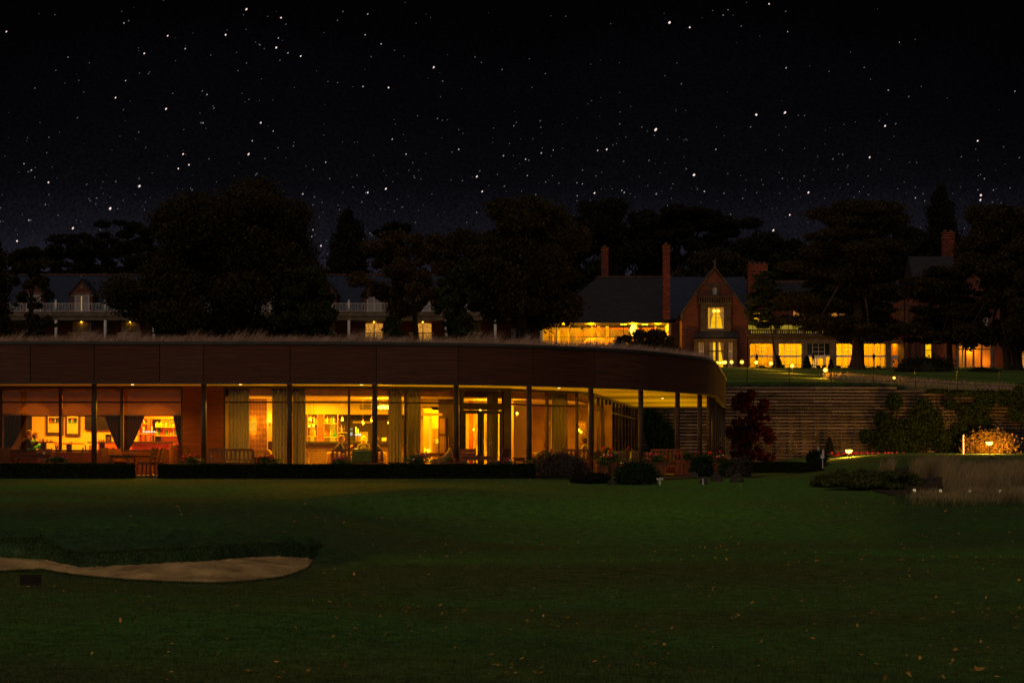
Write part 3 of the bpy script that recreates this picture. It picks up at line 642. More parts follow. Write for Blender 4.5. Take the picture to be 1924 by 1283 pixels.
# left terrace group
c = P_chair('teakd', 'dark teak chair seen from behind at the far left end of the terrace'); C1 = Placer(c)
C1(at(3, 75.6), R(95), scale=(1, 1.3, 1.03))
tb = P_table(1.3, .75, .72, 'teakd', 'dark teak table with black box and candle jar below the person in dark cardigan'); tb.location = at(64, 75.9)
C1(at(81, 77.1), R(-92), 'dark teak chair behind the table with the black box', scale=(1, 1.05, 1.02))
C1(at(138, 76.0), R(190), 'teak chair standing alone side-on right of the pink flowers, left of the first post')
m = MB(); m.box(-.055, .055, -.04, .04, 0, .05); b = m.build('menu_box', 'black', local=True, label='small black box on the dark teak table', cat='box'); b.location = at(75.5, 75.75, ZTER + .72)
m = MB(); m.lathe([(.03, 0), (.032, .07), (.026, .08)]); b = m.build('candle_jar', 'bclear', local=True, label='clear jar with lit candle beside the small black box', cat='candle jar'); b.location = at(82.5, 75.75, ZTER + .72)
f = MB(); f.lathe([(.02, .01), (.02, .05), (.005, .065)], n=8); f.build('flame', 'candle', b)
# table end-on with five chairs
tb = P_table(.86, 1.7, .7, 'teak', 'long teak dining table set in the gap between the hedges'); tb.location = at(247, 76.0); tb.rotation_euler = (0, 0, R(-22))
for px, Y, rz, lb in ((211, 75.5, -14, 'front chair of the three on the left of the long teak table'), (222.5, 76.2, -16, 'middle chair of the three on the left of the long teak table'), (234, 76.9, -18, 'rear chair of the three on the left of the long teak table')):
    C1(at(px, Y), R(rz), 'teak slat chair, ' + lb, 'chairs around the long teak table')
for px, Y, rz, lb in ((274, 75.3, 172, 'teak slat chair on the near right of the long teak table'), (290, 76.0, 176, 'teak slat chair on the far right of the long teak table, by the dark cladding')):
    C1(at(px, Y), R(rz), lb, 'chairs around the long teak table')
m = MB(); m.box(-.1, .1, -.03, .03, 0, .07, None); 
for i in range(4): m.box(-.09 + i * .05, -.06 + i * .05, -.02, .02, .0701, .1)
b = m.build('condiment_rack', 'brown', local=True, label='small wooden condiment rack on the long teak table', cat='rack'); b.location = at(251, 76.3, ZTER + .7)
# curved timber screen
m = MB(); q = [(X(a, yy), yy) for a, yy in ((320, 78.6), (322, 77.9), (328, 77.4), (338, 77.2), (348, 77.5), (353, 78.2), (355, 79.2))]; q = resample(np.array(q), 16)
for k in range(16): sweep(m, q, [(0, ZTER + .02 + k * .062), (.03, ZTER + .024 + k * .062), (.03, ZTER + .074 + k * .062), (0, ZTER + .078 + k * .062), (-.04, ZTER + .078 + k * .062), (-.04, ZTER + .02 + k * .062)], closed=True)
st = m.build('curved_screen', 'clad', label='low curved cedar screen beside the bar window', cat='screen'); 
m = MB(); m.prismz([tuple(p) for p in q], ZTER + 1.02, ZTER + 1.05); m.build('screen_top', 'clad', st)
# planters
PK = ('pink', 'magenta', 'pink', 'whitep'); RD = ('red', 'red', 'pink', 'whitep')
def planter(px, Y, w, h, fh, cs, nb, seed, label, rz=0, boxm='teakd', z=ZTER):
    p = P_planter(w, .34, h, fh, cs, nb, label, seed, boxm); p.location = at(px, Y, z); p['group'] = 'flower planters on the terrace'; p.rotation_euler = (0, 0, rz); return p
planter(109, 75.5, .62, .42, .3, ('magenta', 'pink'), 11, 2, 'planter of magenta geraniums right of the table with the black box')
planter(360, 75.9, .6, .38, .34, ('red', 'pink', 'red', 'whitep'), 12, 3, 'planter of red geraniums at the foot of the second post')
planter(498, 75.4, .72, .36, .38, ('red', 'red', 'pink'), 14, 4, 'planter of red geraniums at the right end of the wide slatted bench')
planter(641, 75.4, .62, .34, .3, ('pink', 'magenta', 'red'), 9, 5, 'low planter of pink flowers in front of the bench with the green cushion')
planter(784, 75.5, .84, .36, .46, ('pink', 'magenta', 'whitep', 'pink'), 20, 6, 'large planter of pink and white flowers left of the upholstered armchair')
planter(848, 77.5, .3, .5, .16, ('red',), 2, 7, 'narrow planter with one red flower just left of the door post')
planter(947, 76.0, .56, .3, .3, PK, 11, 8, 'planter of pink and white flowers under the right half of the doors')
planter(1003, 77.4, .4, .42, .16, ('pink',), 2, 9, 'small square planter beside the candle table')
# benches
bn = P_bench(1.5, 'teak', 'wide slatted teak bench seen from behind near the second post', .9); bn.location = at(436, 75.4)
b2 = P_bench(1.72, 'teak', 'slatted teak bench with green cushion under the bar window', .9); b2.location = at(672, 77.2)
m = MB(); m.box(-.36, .36, -.05, .05, 0, .42); o = m.build('cushion', 'olive', local=True, label='olive green cushion leaning on the teak bench', cat='cushion'); o.location = (X(681, 76.95), 76.93, ZTER + .44)
bv = o.modifiers.new('b', 'BEVEL'); bv.width = .045; bv.segments = 3
tb = P_table(1.25, .7, .42, 'teak', 'low teak table in front of the bench with the green cushion', 'coffee_table'); tb.location = at(690, 75.6)
m = MB(); m.lathe([(.06, 0), (.07, .03), (.05, .03), (.045, .012)]); o = m.build('ashtray', 'black', local=True, label='black ashtray on the low teak table', cat='ashtray'); o.location = at(683, 75.5, ZTER + .42)
for px in (738, 752):
    s_ = P_table(.36, .34, .46, 'teak', 'low teak stool below the sage curtains right of the bar window, %s one' % ('left' if px == 738 else 'right'), 'garden_stool', 'stool', 4); s_.location = at(px, 76.2); s_['group'] = 'teak stools'
# upholstered armchair
t = thing('armchair', 'tan upholstered armchair with swept back near the doorway room', 'armchair', at(824, 78.2), R(188))
L = Vector(t.location)
def lb(mb, name, m_, par, **k):
    return mb.build(name, m_, None, local=True, **k)
m = MB(); m.box(-.26, .28, -.28, .28, .36, .46); o = m.build('seat', 'wicker', local=True); o.parent = t
m = MB(); m.prism([(-.24, .4), (-.3, .46), (-.5, .92), (-.4, .96), (-.12, .5)], -.28, .28); o = m.build('backrest', 'wicker', local=True); o.parent = t
for y in (-1, 1):
    m = MB(); m.prism([(-.3, .46), (.26, .46), (.26, .54), (-.1, .6), (-.42, .9)], y * .3 - .03, y * .3 + .03); o = m.build('armrest', 'wicker', local=True); o.parent = t
    for x in (-.24, .24): m = MB(); m.cyl((x, y * .24, 0), (x, y * .24, .359), .016, .022, 6); o = m.build('leg', 'teakd', local=True); o.parent = t
# table in front of the doors
tb = P_table(1.2, .8, .66, 'teak', 'teak table with a black box in front of the glazed doors'); tb.location = at(903, 76.9)
C1(at(866, 76.8), R(4), 'teak slat chair left of the table before the glazed doors, next to the post')
C1(at(878, 77.9), R(-88), 'teak slat chair facing us behind the table before the glazed doors')
C1(at(935, 77.2), R(158), 'teak slat chair leaning back right of the table before the glazed doors')
m = MB(); m.box(-.07, .07, -.05, .05, 0, .05); b = m.build('menu_box', 'black', local=True, label='black box on the table in front of the glazed doors', cat='box'); b.location = at(899, 76.8, ZTER + .66)
# candle lantern table
tb = P_table(.5, .5, .62, 'teakd', 'small dark side table right of the doors'); tb.location = at(976, 78.9)
m = MB(); m.lathe([(.05, 0), (.05, .02), (.012, .03), (.012, .2), (.04, .21), (.04, .23)]); b = m.build('candlestick', 'brass', local=True, label='brass candlestick with lit flame left of the sixth post', cat='candlestick'); b.location = at(987.5, 77.9, ZTER + .56 + .14)
f = MB(); f.lathe([(.005, .231), (.028, .27), (.024, .3), (.004, .36)]); f.build('flame', 'candle', b)
# tall geranium in a pot
planter(1011, 78.6, .5, .3, .5, ('plant',), 0, 12, 'leafy planter behind the sixth post')
pr = planter(1022, 77.2, .5, .3, .78, ('red', 'red', 'red'), 11, 13, 'tall red geranium in planter between the sixth post and the lavender bush')
bn = P_bench(.95, 'teakd', 'slatted red-brown bench behind the lavender bush by the seventh post', .92); bn.location = at(1083, 79.4); bn.rotation_euler = (0, 0, R(-10))
# right terrace: sofas, benches, planters
def sofa(px, Y, w, rz, label, cm):
    t = thing('garden_sofa', label, 'sofa', at(px, Y), rz)
    m = MB(); m.box(-w / 2, w / 2, -.35, .35, .12, .36); o = m.build('base', 'teakd', local=True); o.parent = t
    m = MB(); m.box(-w / 2, w / 2, .25, .33, .361, .66); o = m.build('back_frame', 'teakd', local=True); o.parent = t
    for x in (-1, 1):
        m = MB(); m.box(x * w / 2 - .04, x * w / 2 + .04, -.36, .36, .05, .56); o = m.build('armrest', 'teakd', local=True); o.parent = t
    m = MB(); m.box(-w / 2 + .06, w / 2 - .06, -.32, .24, .361, .46); o = m.build('seat_cushion', cm, local=True); o.parent = t
    m = MB(); m.box(-w / 2 + .06, -.01, .1, .245, .462, .86).box(.01, w / 2 - .06, .1, .245, .462, .86); o = m.build('back_cushion', cm, local=True); o.parent = t
    b = o.modifiers.new('b', 'BEVEL'); b.width = .05; b.segments = 3
    return t
sofa(1131, 82.3, 1.1, R(60), 'teak sofa with dark cushions just right of the seventh post', 'grey')
sofa(1180, 84.5, 1.2, R(0), 'teak sofa with grey cushion left of the eighth post', 'grey')
sofa(1240, 87.5, 2.6, R(0), 'long teak sofa with olive grey cushions between the two posts before the ivy', 'grey')
sofa(1267, 86.0, .9, R(-90), 'end-on teak sofa with grey cushion by the ninth post', 'grey')
for px, Y, a, mm, lb_ in ((1127, 82, .35, 'cdark', 'black cushion propped on the sofa right of the seventh post'), (1150, 82.8, .2, 'olive', 'olive cushion among the red flowers'), (1194, 84, .1, 'grey', 'slate grey cushion standing upright beside the eighth post')):
    m = MB(); m.box(-.2, .2, -.06, .06, 0, .38, rotY(a)); o = m.build('cushion', mm, local=True, label=lb_, cat='cushion'); o.location = at(px, Y, ZTER + .5); bv = o.modifiers.new('b', 'BEVEL'); bv.width = .05; bv.segments = 3
planter(1150, 79.9, .55, .42, .5, ('pink', 'red', 'pink', 'whitep', 'magenta'), 16, 21, 'planter of pink and white flowers behind the round clipped shrub')
planter(1132, 79.6, .4, .3, .5, ('red', 'rust'), 5, 22, 'leafy planter at the foot of the seventh post')
planter(1178, 86, .7, .6, .5, ('red', 'red', 'rust'), 12, 23, 'red geraniums behind the grey sofa')
planter(1141, 85.5, .4, .6, .6, ('red',), 6, 24, 'red geraniums against the glass side wall')
planter(1232, 81.2, .7, .42, .42, ('pink', 'magenta', 'red'), 11, 25, 'planter of pink flowers left of the slatted bench by the ninth post')
planter(1292, 84.5, .9, .52, .42, ('red', 'pink', 'magenta', 'rust', 'red'), 22, 26, 'planter of red flowers between the ninth and tenth posts', boxm='teakd')
planter(1344, 88.2, .5, .5, .5, ('red', 'pink', 'red'), 12, 27, 'planter of red flowers at the corner posts')
planter(1356, 88.0, .5, .42, .34, ('red', 'red', 'rust', 'whitep'), 12, 28, 'planter of orange red flowers beside the corner posts')
b3 = P_bench(1.15, 'teakd', 'red-brown slatted bench seen from behind at the ninth post', .95); b3.location = at(1253, 82.4); b3.rotation_euler = (0, 0, R(-8))
tb = P_table(.7, .7, .5, 'teak', 'low teak table catching yellow light left of the eighth post', 'coffee_table'); tb.location = at(1196, 82.6)
tb = P_table(.9, .6, .42, 'teak', 'low teak table under the slatted bench at the ninth post', 'coffee_table'); tb.location = at(1254, 84.8)
for px, Y, w in ((1215, 82.3, 'left'), (1143, 80.6, 'right')): pass

# ---------------------------------------------------------------- curtains and blinds
def curtain(pa, pb, off, z0, z1, mt, label, group='sage curtains in the windows', waves=5, tie=None):
    A, B = gpt(pa), gpt(pb); t = (B - A) / np.linalg.norm(B - A); n = np.array([t[1], -t[0]]); k = waves * 10; rowsz = np.linspace(z0, z1, 14)
    m = MB(); V = []
    for z in rowsz:
        f = (z - z0) / (z1 - z0)
        for i in range(k + 1):
            u = i / k; uu = u
            if tie is not None:
                w = .22 + .78 * abs(f - .38) ** .8 / .62 ** .8 if f > .38 else .22 + .25 * (.38 - f) / .38
                uu = (u * w if tie < 0 else 1 - (1 - u) * w)
            am = .035 * (1 + .3 * math.sin(i * .7)); p = A + (B - A) * uu - n * (off + am * math.sin(2 * math.pi * waves * u) + .01 * math.sin(9 * u + 3 * f))
            V.append((p[0], p[1], z))
    m.add(V, [(r * (k + 1) + i, r * (k + 1) + i + 1, (r + 1) * (k + 1) + i + 1, (r + 1) * (k + 1) + i) for r in range(13) for i in range(k)])
    o = m.build('curtain', mt, smooth=True, label=label, cat='curtain', group=group); s = o.modifiers.new('s', 'SOLIDIFY'); s.thickness = .006; return o
for pa, pb, lb_ in ((427, 467, 'sage curtain at the left edge of the wallpapered bay'), (510, 541, 'sage curtain left of the third post'), (549, 573, 'sage curtain right of the third post, left of the bar'), (733, 758, 'sage curtain right of the bar window'),
                    (765, 793.5, 'sage curtain left of the doorway room'), (957, 970.5, 'narrow sage curtain right of the glazed doors'), (1047, 1071, 'sage curtain wrapped around the pillar left of the seventh post')):
    curtain(pa, pb, .26, ZI + .02, ZS - .05, 'curtain', lb_, waves=max(3, int((pb - pa) / 6)))
curtain(924, 944, .3, ZI + .02, ZS - .05, 'curtain', 'sage curtain drawn aside behind the right door leaf', waves=4)
DG = 'tied dark curtains in the poster bar'
curtain(4, 52, .3, ZI, 2.3, 'curtaind', 'dark tied curtain at the far left behind the seated pair', DG, 6, -1)
curtain(192, 228, .3, ZI, 2.3, 'curtaind', 'dark tied curtain sweeping right beside the television', DG, 6, 1)
curtain(230, 272, .3, ZI, 2.3, 'curtaind', 'dark tied curtain left of the beer taps', DG, 6, -1)
curtain(322, 341, .3, ZI, 2.3, 'curtaind', 'dark tied curtain at the right edge of the bottle shelves', DG, 4, 1)
for pa, pb, lb_ in ((3, 111, 'roller blind above the seated pair'), (116, 227, 'roller blind above the two framed posters'), (231, 340, 'roller blind above the beer taps')):
    A, B = gpt(pa), gpt(pb); m = MB(); obox(m, A, B, -.16, -.156, Z(780, 79.6), ZH - .1); o = m.build('roller_blind', 'blind', label='brown ' + lb_, cat='blind', group='roller blinds in the poster bar windows')
    m = MB(); obox(m, A, B, -.17, -.14, Z(782, 79.6), Z(780, 79.6)); m.build('bottom_rail', 'frame', o)

# ---------------------------------------------------------------- poster bar interior
def pbox(name, m_, a, b, t_, u, Y, d, label, cat, group=None):
    m = MB(); m.pb(a, b, t_, u, Y, d); return m.build(name, m_, label=label, cat=cat, group=group)
def poster(a, b, t_, u, label, cs):
    Y = 84.1; o = pbox('framed_poster', 'dark', a, b, t_, u, Y, .05, label, 'picture', 'framed posters')
    m = MB(); m.pb(a + 4, b - 4, t_, u - 4, Y - .006, .005); m.build('mount', 'ccream', o); w = b - a - 12
    for i, (y0, y1, mm) in enumerate(((t_ + 4, t_ + 14, cs[0]), (t_ + 17, t_ + 27, cs[1]))):
        m = MB(); m.pb(a + 6, b - 6, y0, (y0 + y1) / 2, Y - .011, .004); m.build('photograph', cs[2], o); m = MB(); m.pb(a + 6, b - 6, (y0 + y1) / 2, y1, Y - .011, .004); m.build('photograph', mm, o)
        for k in range(3): m = MB(); q = a + 8 + (w - 4) * RNG.random(); m.pb(q, q + 1.6, y0 + 2, y1 - 1, Y - .016, .004); m.build('photo_figure', ('china', 'red', 'black')[k], o)
poster(86, 119, 768, 816, 'dark framed poster with two photographs, left of the pair', ('olive', 'olive', 'cdark'))
poster(122, 150.5, 768, 818.5, 'dark framed poster with two photographs, right of the pair', ('red', 'bgreen', 'cdark'))
o = pbox('television', 'black', 159, 212, 772, 807, 84.05, .08, 'large black television on the poster wall', 'television'); m = MB(); m.pb(160, 211, 773, 805.5, 84.04, .008); m.build('screen', 'black', o)
pbox('painting', 'cdark', 48, 61, 786, 812, 84.3, .04, 'dark landscape painting behind the seated pair', 'picture')
def hitable(px, Y, wpx, py, label, mt='brown'):
    t = thing('high_table', label, 'table', (X(px, Y), Y, ZI)); z = Z(py, Y); w = wpx / F * Y / 2
    m = MB(); m.box(t.location.x - w, t.location.x + w, Y - .35, Y + .35, z - .05, z); m.build('tabletop', mt, t)
    m = MB(); m.box(t.location.x - .09, t.location.x + .09, Y - .09, Y + .09, ZI + .04, z - .05); m.build('pedestal', 'dark', t); m = MB(); m.box(t.location.x - .3, t.location.x + .3, Y - .3, Y + .3, ZI, ZI + .039); m.build('base', 'dark', t); return z
zt1 = hitable(82, 81.6, 44, 829.5, 'high wooden table with dishes in front of the seated pair')
zt2 = hitable(130, 83.0, 50, 832, 'wooden table with two glasses below the framed posters')
zt3 = hitable(192, 81.8, 50, 830, 'dark table with till beneath the television')
TL = {}
def tumbler(px, Y, z, h, r, mt, label, group=None, name='drinking_glass', cat='glass'):
    m = MB(); m.lathe([(r * .8, 0), (r, h), (r * .9, h), (r * .72, .01)], n=10); o = m.build(name, mt, local=True, smooth=False, label=label, cat=cat, group=group); o.location = (X(px, Y), Y, z)
tumbler(81, 81.5, zt1, .1, .05, 'brown', 'dark mug on the high table of the seated pair', None, 'mug', 'mug')
tumbler(75, 81.5, zt1, .09, .03, 'bclear', 'small pale tumbler left of the dark mug')
tumbler(88.5, 81.6, zt1, .08, .035, 'china', 'white cup right of the dark mug', None, 'cup', 'cup')
tumbler(96, 81.6, zt1, .06, .05, 'bclear', 'shallow glass bowl at the right end of the high table', None, 'bowl', 'bowl')
m = MB(); m.lathe([(.08, 0), (.13, .012), (.12, .016), (.08, .006)], n=16); o = m.build('plate', 'china', local=True, label='white plate in front of the person in green', cat='plate'); o.location = (X(68, 81.4), 81.4, zt1)
bottle(67.5, 81.6, zt1, 'bclear', .2, 'clear sauce bottle on the high table beside the person in green', None, .03)
for px in (141.5, 145): tumbler(px, 82.9, zt2, .1, .03, 'bclear', 'tall clear glass on the table below the right poster', 'pair of clear glasses below the right poster')
tumbler(131, 82.9, zt2, .07, .035, 'china', 'white cup below the right poster', None, 'cup', 'cup')
tumbler(134.3, 82.9, zt2, .045, .03, 'bred', 'small red pot between cup and glasses', None, 'pot', 'pot')
for px in (186, 190.5, 195): tumbler(px, 81.8, zt3, .09, .035, 'bclear', 'tumbler on the dark table under the television', 'tumblers under the television')
o = pbox('till', 'black', 198, 208, 816, 829.5, 81.8, .2, 'black till with slanted top right of the tumblers', 'till'); m = MB(); m.pb(200, 206.5, 820, 828, 81.79, .008); m.build('display', 'china', o)
def idchair(px, Y, rz, label, mt='brown', sc=1):
    t = thing('dining_chair', label, 'chair', (X(px, Y), Y, ZI), R(rz)); 
    m = MB(); m.box(-.2, .2, -.2, .2, .5, .55); o = m.build('seat', mt, local=True); o.parent = t
    m = MB(); m.box(-.22, -.18, -.19, .19, .56, 1.02, rotY(R(-8))); o = m.build('backrest', mt, local=True); o.parent = t
    for x in (-.18, .18):
        for y in (-.18, .18): m = MB(); m.cyl((x, y, 0), (x, y, .5), .016, n=6); o = m.build('leg', 'dark', local=True); o.parent = t
    return t
idchair(101, 82.2, 165, 'brown dining chair between the seated pair and the window bar'); idchair(116, 83, 10, 'brown dining chair left of the table with two glasses'); idchair(161, 83, 170, 'brown dining chair right of the table with two glasses'); idchair(172, 81.9, 10, 'dark dining chair behind the first post', 'dark')
idchair(28, 81.7, 20, 'dark dining chair of the person in the cardigan', 'dark')
# bar with taps
t = thing('bar_counter', 'red wooden bar counter with panelled front and beer taps', 'counter', (X(285, 82.6), 82.6, ZI))
m = MB(); m.pb(245, 325, 829, 832.5, 82.5, .8); m.build('countertop', 'dark', t)
m = MB(); m.box(X(247, 82.6), X(325, 82.6), 82.62, 83.2, ZI, Z(832.6, 82.6)); 
for px in (247, 262, 290, 315): m.pb(px, px + 5, 833, 876, 82.59, .03)
m.pb(247.1, 324.9, 833, 838, 82.6, .02); m.build('counter_front', 'redwood', t)
m = MB(); m.box(X(184, 83.4), X(243, 83.4), 83.4, 83.9, ZI, Z(832, 83.4)); m.build('low_cabinet', 'redwood', label='red wooden cabinet behind the dark table', cat='cabinet')
for i, px in enumerate((270, 275.2, 280.3, 285.3, 290.3)):
    x, Y = X(px, 82.7), 82.7; zb = Z(829, Y)
    m = MB(); m.cyl((x, Y, zb), (x, Y, Z(816, Y)), .02, n=8); o = m.build('beer_tap', 'steel', label='chrome beer tap with glowing round badge', cat='beer tap', group='row of five beer taps')
    m = MB(); m.cyl((x, Y, Z(819, Y)), (x, Y - .08, Z(820.5, Y)), .012, n=6); m.build('spout', 'steel', o)
    m = MB(); m.cyl((x, Y - .03, Z(811, Y)), (x, Y, Z(811, Y)), .036, n=12); m.build('badge', 'badge', o)
    if i in (0, 3): m = MB(); m.box(x - .025, x + .025, Y - .02, Y + .02, Z(809, Y), Z(801, Y)); m.build('handle', 'ccream', o)
pbox('napkin_stack', 'china', 246.5, 258, 818.5, 829, 82.8, .2, 'white napkin stack on the bar left of the taps', 'napkins')
t = thing('back_bar', 'lit bottle shelves with wooden posts behind the red bar', 'shelves', (X(300, 86), 86, ZI))
for px in (277, 284): m = MB(); m.pb(px, px + 5 if px == 277 else px + 1, 782, 829, 85.7, .1); m.build('post', 'redwood', t)
for (a, b, y) in ((264, 276, 795), (292, 338, 801.5), (292, 338, 817.5), (246, 276, 814)): m = MB(); m.pb(a, b, y, y + 1.2, 85.6, .35); m.build('shelf', 'china', t)
m = MB(); m.pb(246, 340, 814, 817, 86.1, .06); m.pb(262, 340, 782, 787, 86.1, .06); m.build('rail', 'redwood', t)
m = MB(); m.pb(302.5, 340, 770, 802, 86.3, .05); m.build('lit_panel', 'litpane', t)
m = MB(); m.pb(284.5, 302, 788, 829, 87.5, .05); m.pb(250, 276, 798, 814, 87.5, .05); m.build('mirror', 'black', t)
m = MB(); r_ = np.random.default_rng(5)
for i in range(34): a = 305 + 30 * r_.random(); b = 781 + 14 * r_.random(); m.ball((X(a, 86.2), 86.22, Z(b, 86.2)), .02 + .03 * r_.random(), 4)
m.build('dried_garland', 'brown', t)
cl = {'bgreen': 'green', 'bamber': 'amber', 'bclear': 'clear', 'bred': 'red', 'bdark': 'dark'}
def row(pxs_, Y, py, hs, kinds, where, group):
    for i, px in enumerate(pxs_): k = kinds[i % len(kinds)]; bottle(px, Y, Z(py, Y), k, hs[i % len(hs)], '%s glass bottle %s' % (cl[k], where), group, .036)
row((293.5, 296, 299, 302.5), 85.7, 801.5, (.16, .2), ('bclear',), 'on the upper shelf behind the red bar', 'bottles on the upper shelf of the red bar')
row((306, 312, 320, 326, 331), 85.7, 801.5, (.14, .18, .12), ('bamber', 'bclear'), 'on the upper shelf behind the red bar', 'bottles on the upper shelf of the red bar')
row((294.5, 299, 303.5, 307.5, 312.5, 316.5, 321, 326, 330, 334.5), 85.7, 817.5, (.26, .2, .18, .27), ('bclear', 'bgreen', 'bred', 'bred', 'bgreen', 'bamber', 'bclear'), 'on the lower shelf behind the red bar', 'bottles on the lower shelf of the red bar')
row((266, 270), 85.7, 795, (.14,), ('bamber',), 'on the small shelf left of the post', 'bottles left of the red bar post')

# ---------------------------------------------------------------- wallpapered room
def sconce(px, py, Y, label, mt='bulbh', e=25, group='wall sconces', twin=False):
    t = thing('wall_sconce', label, 'lamp', (X(px, Y), Y, Z(py + 6, Y)), group=group); x, z = X(px, Y), Z(py, Y)
    m = MB(); m.cyl((x, Y + .12, z - .1), (x, Y, z - .06), .012, n=6).cyl((x, Y, z - .12), (x, Y, z - .02), .014, n=6); m.ball((x, Y + .12, z - .1), .04, 5); m.build('bracket', 'brass', t)
    m = MB(); m.ball((x, Y, z + .01), .035, 6, (1, 1, 1.5)); m.build('bulb', mt, t)
    if e: light('POINT', (x, Y - .1, z + .03), e, r=.05)
    return t
t = thing('square_wall_lamp', 'square glowing wall lamp shade on the damask wallpaper', 'lamp', (X(474, 83), 82.9, Z(809, 83)))
m = MB(); m.pb(468, 481.5, 793, 809, 82.75, .14); m.build('lamp_shade', 'shade', t); m = MB(); m.pb(472, 478, 798, 804, 82.9, .19); m.build('wall_plate', 'brass', t)
light('POINT', (X(474.5, 82.9), 82.93, Z(789, 83)), 13, r=.05); light('POINT', (X(474.5, 82.9), 82.93, Z(812, 83)), 9, r=.05)
sconce(506, 791, 82.9, 'candle wall sconce on the cream strip right of the wallpaper', e=22)
pbox('cabinet', 'dark', 503.5, 512, 829, 876, 82.4, .4, 'black cabinet under the candle sconce', 'cabinet')
m = MB(); m.prism([(-.6, .3), (-.6, .78), (.5, .84), (.62, .74), (.6, .3)], -.35, .35); o = m.build('lounge_sofa', 'wicker', local=True, label='low sofa behind the wide slatted bench', cat='sofa'); o.location = (X(478, 81), 81, ZI)
m = MB(); m.box(-.5, .5, -.3, .3, .05, .299); m.build('base', 'dark', None, local=True).parent = o

# ---------------------------------------------------------------- cocktail bar (bay with the pendants)
t = thing('cocktail_bar', 'long dark bar counter under the globe pendants', 'counter', (X(660, 85.4), 85.4, ZI))
m = MB(); m.pb(560, 778, 829.5, 833, 85.2, .7); m.build('countertop', 'black', t); m = MB(); m.box(X(562, 85.4), X(776, 85.4), 85.4, 85.9, ZI, Z(833.1, 85.4)); m.pb(562, 776, 838, 839.5, 85.38, .02); m.pb(562, 776, 845, 846, 85.38, .02)
m.build('counter_front', 'dark', t)
t = thing('cocktail_shelves', 'lit gold framed bottle shelves behind the cocktail bar', 'shelves', (X(610, 87.8), 87.8, ZI))
for a in (577, 596, 608, 634): m = MB(); m.pb(a, a + 1.3, 777, 829, 87.7, .05); m.build('upright', 'brass', t)
for (a, b, y) in ((577, 597, 819), (577, 597, 796), (608.2, 635, 820), (608.2, 635, 795), (634, 652, 812)): m = MB(); m.pb(a, b, y, y + 1.1, 87.6, .3); m.build('shelf', 'china', t)
m = MB(); m.pb(597.5, 607.5, 777, 829, 87.75, .2); m.build('pillar', 'redwood', t)
m = MB(); m.pb(620, 630, 797, 829, 88.5, .05); m.pb(583, 590, 797, 829, 88.5, .05); m.build('lit_panel', 'litpane', t)
g1, g2 = 'bottles on the lower cocktail shelves', 'bottles on the upper cocktail shelves'
row((583.5, 587, 591.5), 87.65, 819, (.32, .3), ('bamber', 'bamber', 'bclear'), 'on the far left cocktail shelf', 'bottles on the far left cocktail shelf')
row((611, 614, 617, 621, 624.5, 627.5, 631), 87.65, 820, (.24, .3, .2, .27), ('bgreen', 'bred', 'bred', 'bclear', 'bamber', 'bgreen', 'bgreen'), 'on the lower cocktail shelf', g1)
row((612, 615, 618, 621, 624, 627, 630), 87.65, 795, (.22, .28, .25), ('bgreen', 'bclear', 'bdark', 'bamber'), 'on the upper cocktail shelf', g2)
row((580, 584, 590, 594), 87.65, 796, (.3, .24), ('bclear', 'bamber'), 'on the upper left cocktail shelf', 'bottles on the upper left cocktail shelf')
row((638, 642, 647), 87.65, 812, (.34, .3), ('bdark', 'bclear'), 'on the short shelf right of the cocktail shelves', 'bottles on the short shelf')
def pendant(px, py, Y, label, r=.11, e=14):
    x, z = X(px, Y), Z(py, Y); t = thing('pendant_lamp', label, 'lamp', (x, Y, z - r), group='globe pendant lamps over the cocktail bar')
    m = MB(); m.cyl((x, Y, z + r), (x, Y, ZC - .001), .006, n=5); m.build('cord', 'dark', t)
    m = MB(); m.cyl((x, Y, z + .03), (x, Y, z + r + .03), .022, n=8); m.build('socket', 'brass', t)
    m = MB(); m.ball((x, Y, z), r, 10); m.build('globe', 'glass', t, smooth=True)
    m = MB(); m.ball((x, Y, z), .033, 6, (1, 1, 1.4)); m.build('bulb', 'bulbh', t)
    if e: light('POINT', (x, Y, z), e, r=.04)
for px, py, Y, lb_, r, e in ((584, 788, 84, 'globe pendant with the largest glow at the left end over the cocktail shelves', .12, 26), (581, 800, 85.6, 'small low globe pendant under the left end, left one', .07, 0), (589, 799, 85.6, 'small low globe pendant under the left end, right one', .07, 0),
        (643, 788.5, 84.5, 'globe pendant above the man in the dark jacket', .1, 16), (682, 794, 84.2, 'globe pendant above the grey haired woman', .1, 16), (698, 790, 84.6, 'globe pendant half behind the fourth post', .1, 14), (730, 794, 84.4, 'globe pendant by the curtain right of the fourth post', .1, 14)):
    pendant(px, py, Y, lb_, r, e)
t = thing('chandelier', 'bright white chandelier right of the fourth post', 'chandelier', (X(721, 83), 83, Z(770, 83)))
m = MB(); m.cyl((X(721, 83), 83, Z(760, 83)), (X(721, 83), 83, ZC - .001), .01, n=6); m.build('rod', 'brass', t)
m = MB()
for k in range(9): a = 713 + k * 2.1; m.ball((X(a, 83), 83 + .05 * math.sin(k * 2), Z(765 + 1.2 * math.sin(k * 1.7), 83)), .055, 6)
m.build('crystal_cluster', 'bulbh', t)
for a in (715, 721, 727): m = MB(); m.ball((X(a, 83), 83.15, Z(764, 83)), .05, 5); m.build('bulb', 'bulbh', t)
light('POINT', (X(721, 83), 82.8, Z(770, 83)), 170, r=.12)
t = thing('air_vent', 'slatted black air vent on the bulkhead left of the fourth post', 'vent', (X(688, 87.6), 87.6, Z(770, 87.6)))
for k in range(4): m = MB(); m.pb(676, 710, 761 + k * 2.3, 762.1 + k * 2.3, 87.56, .03); m.build('slat', 'black', t)
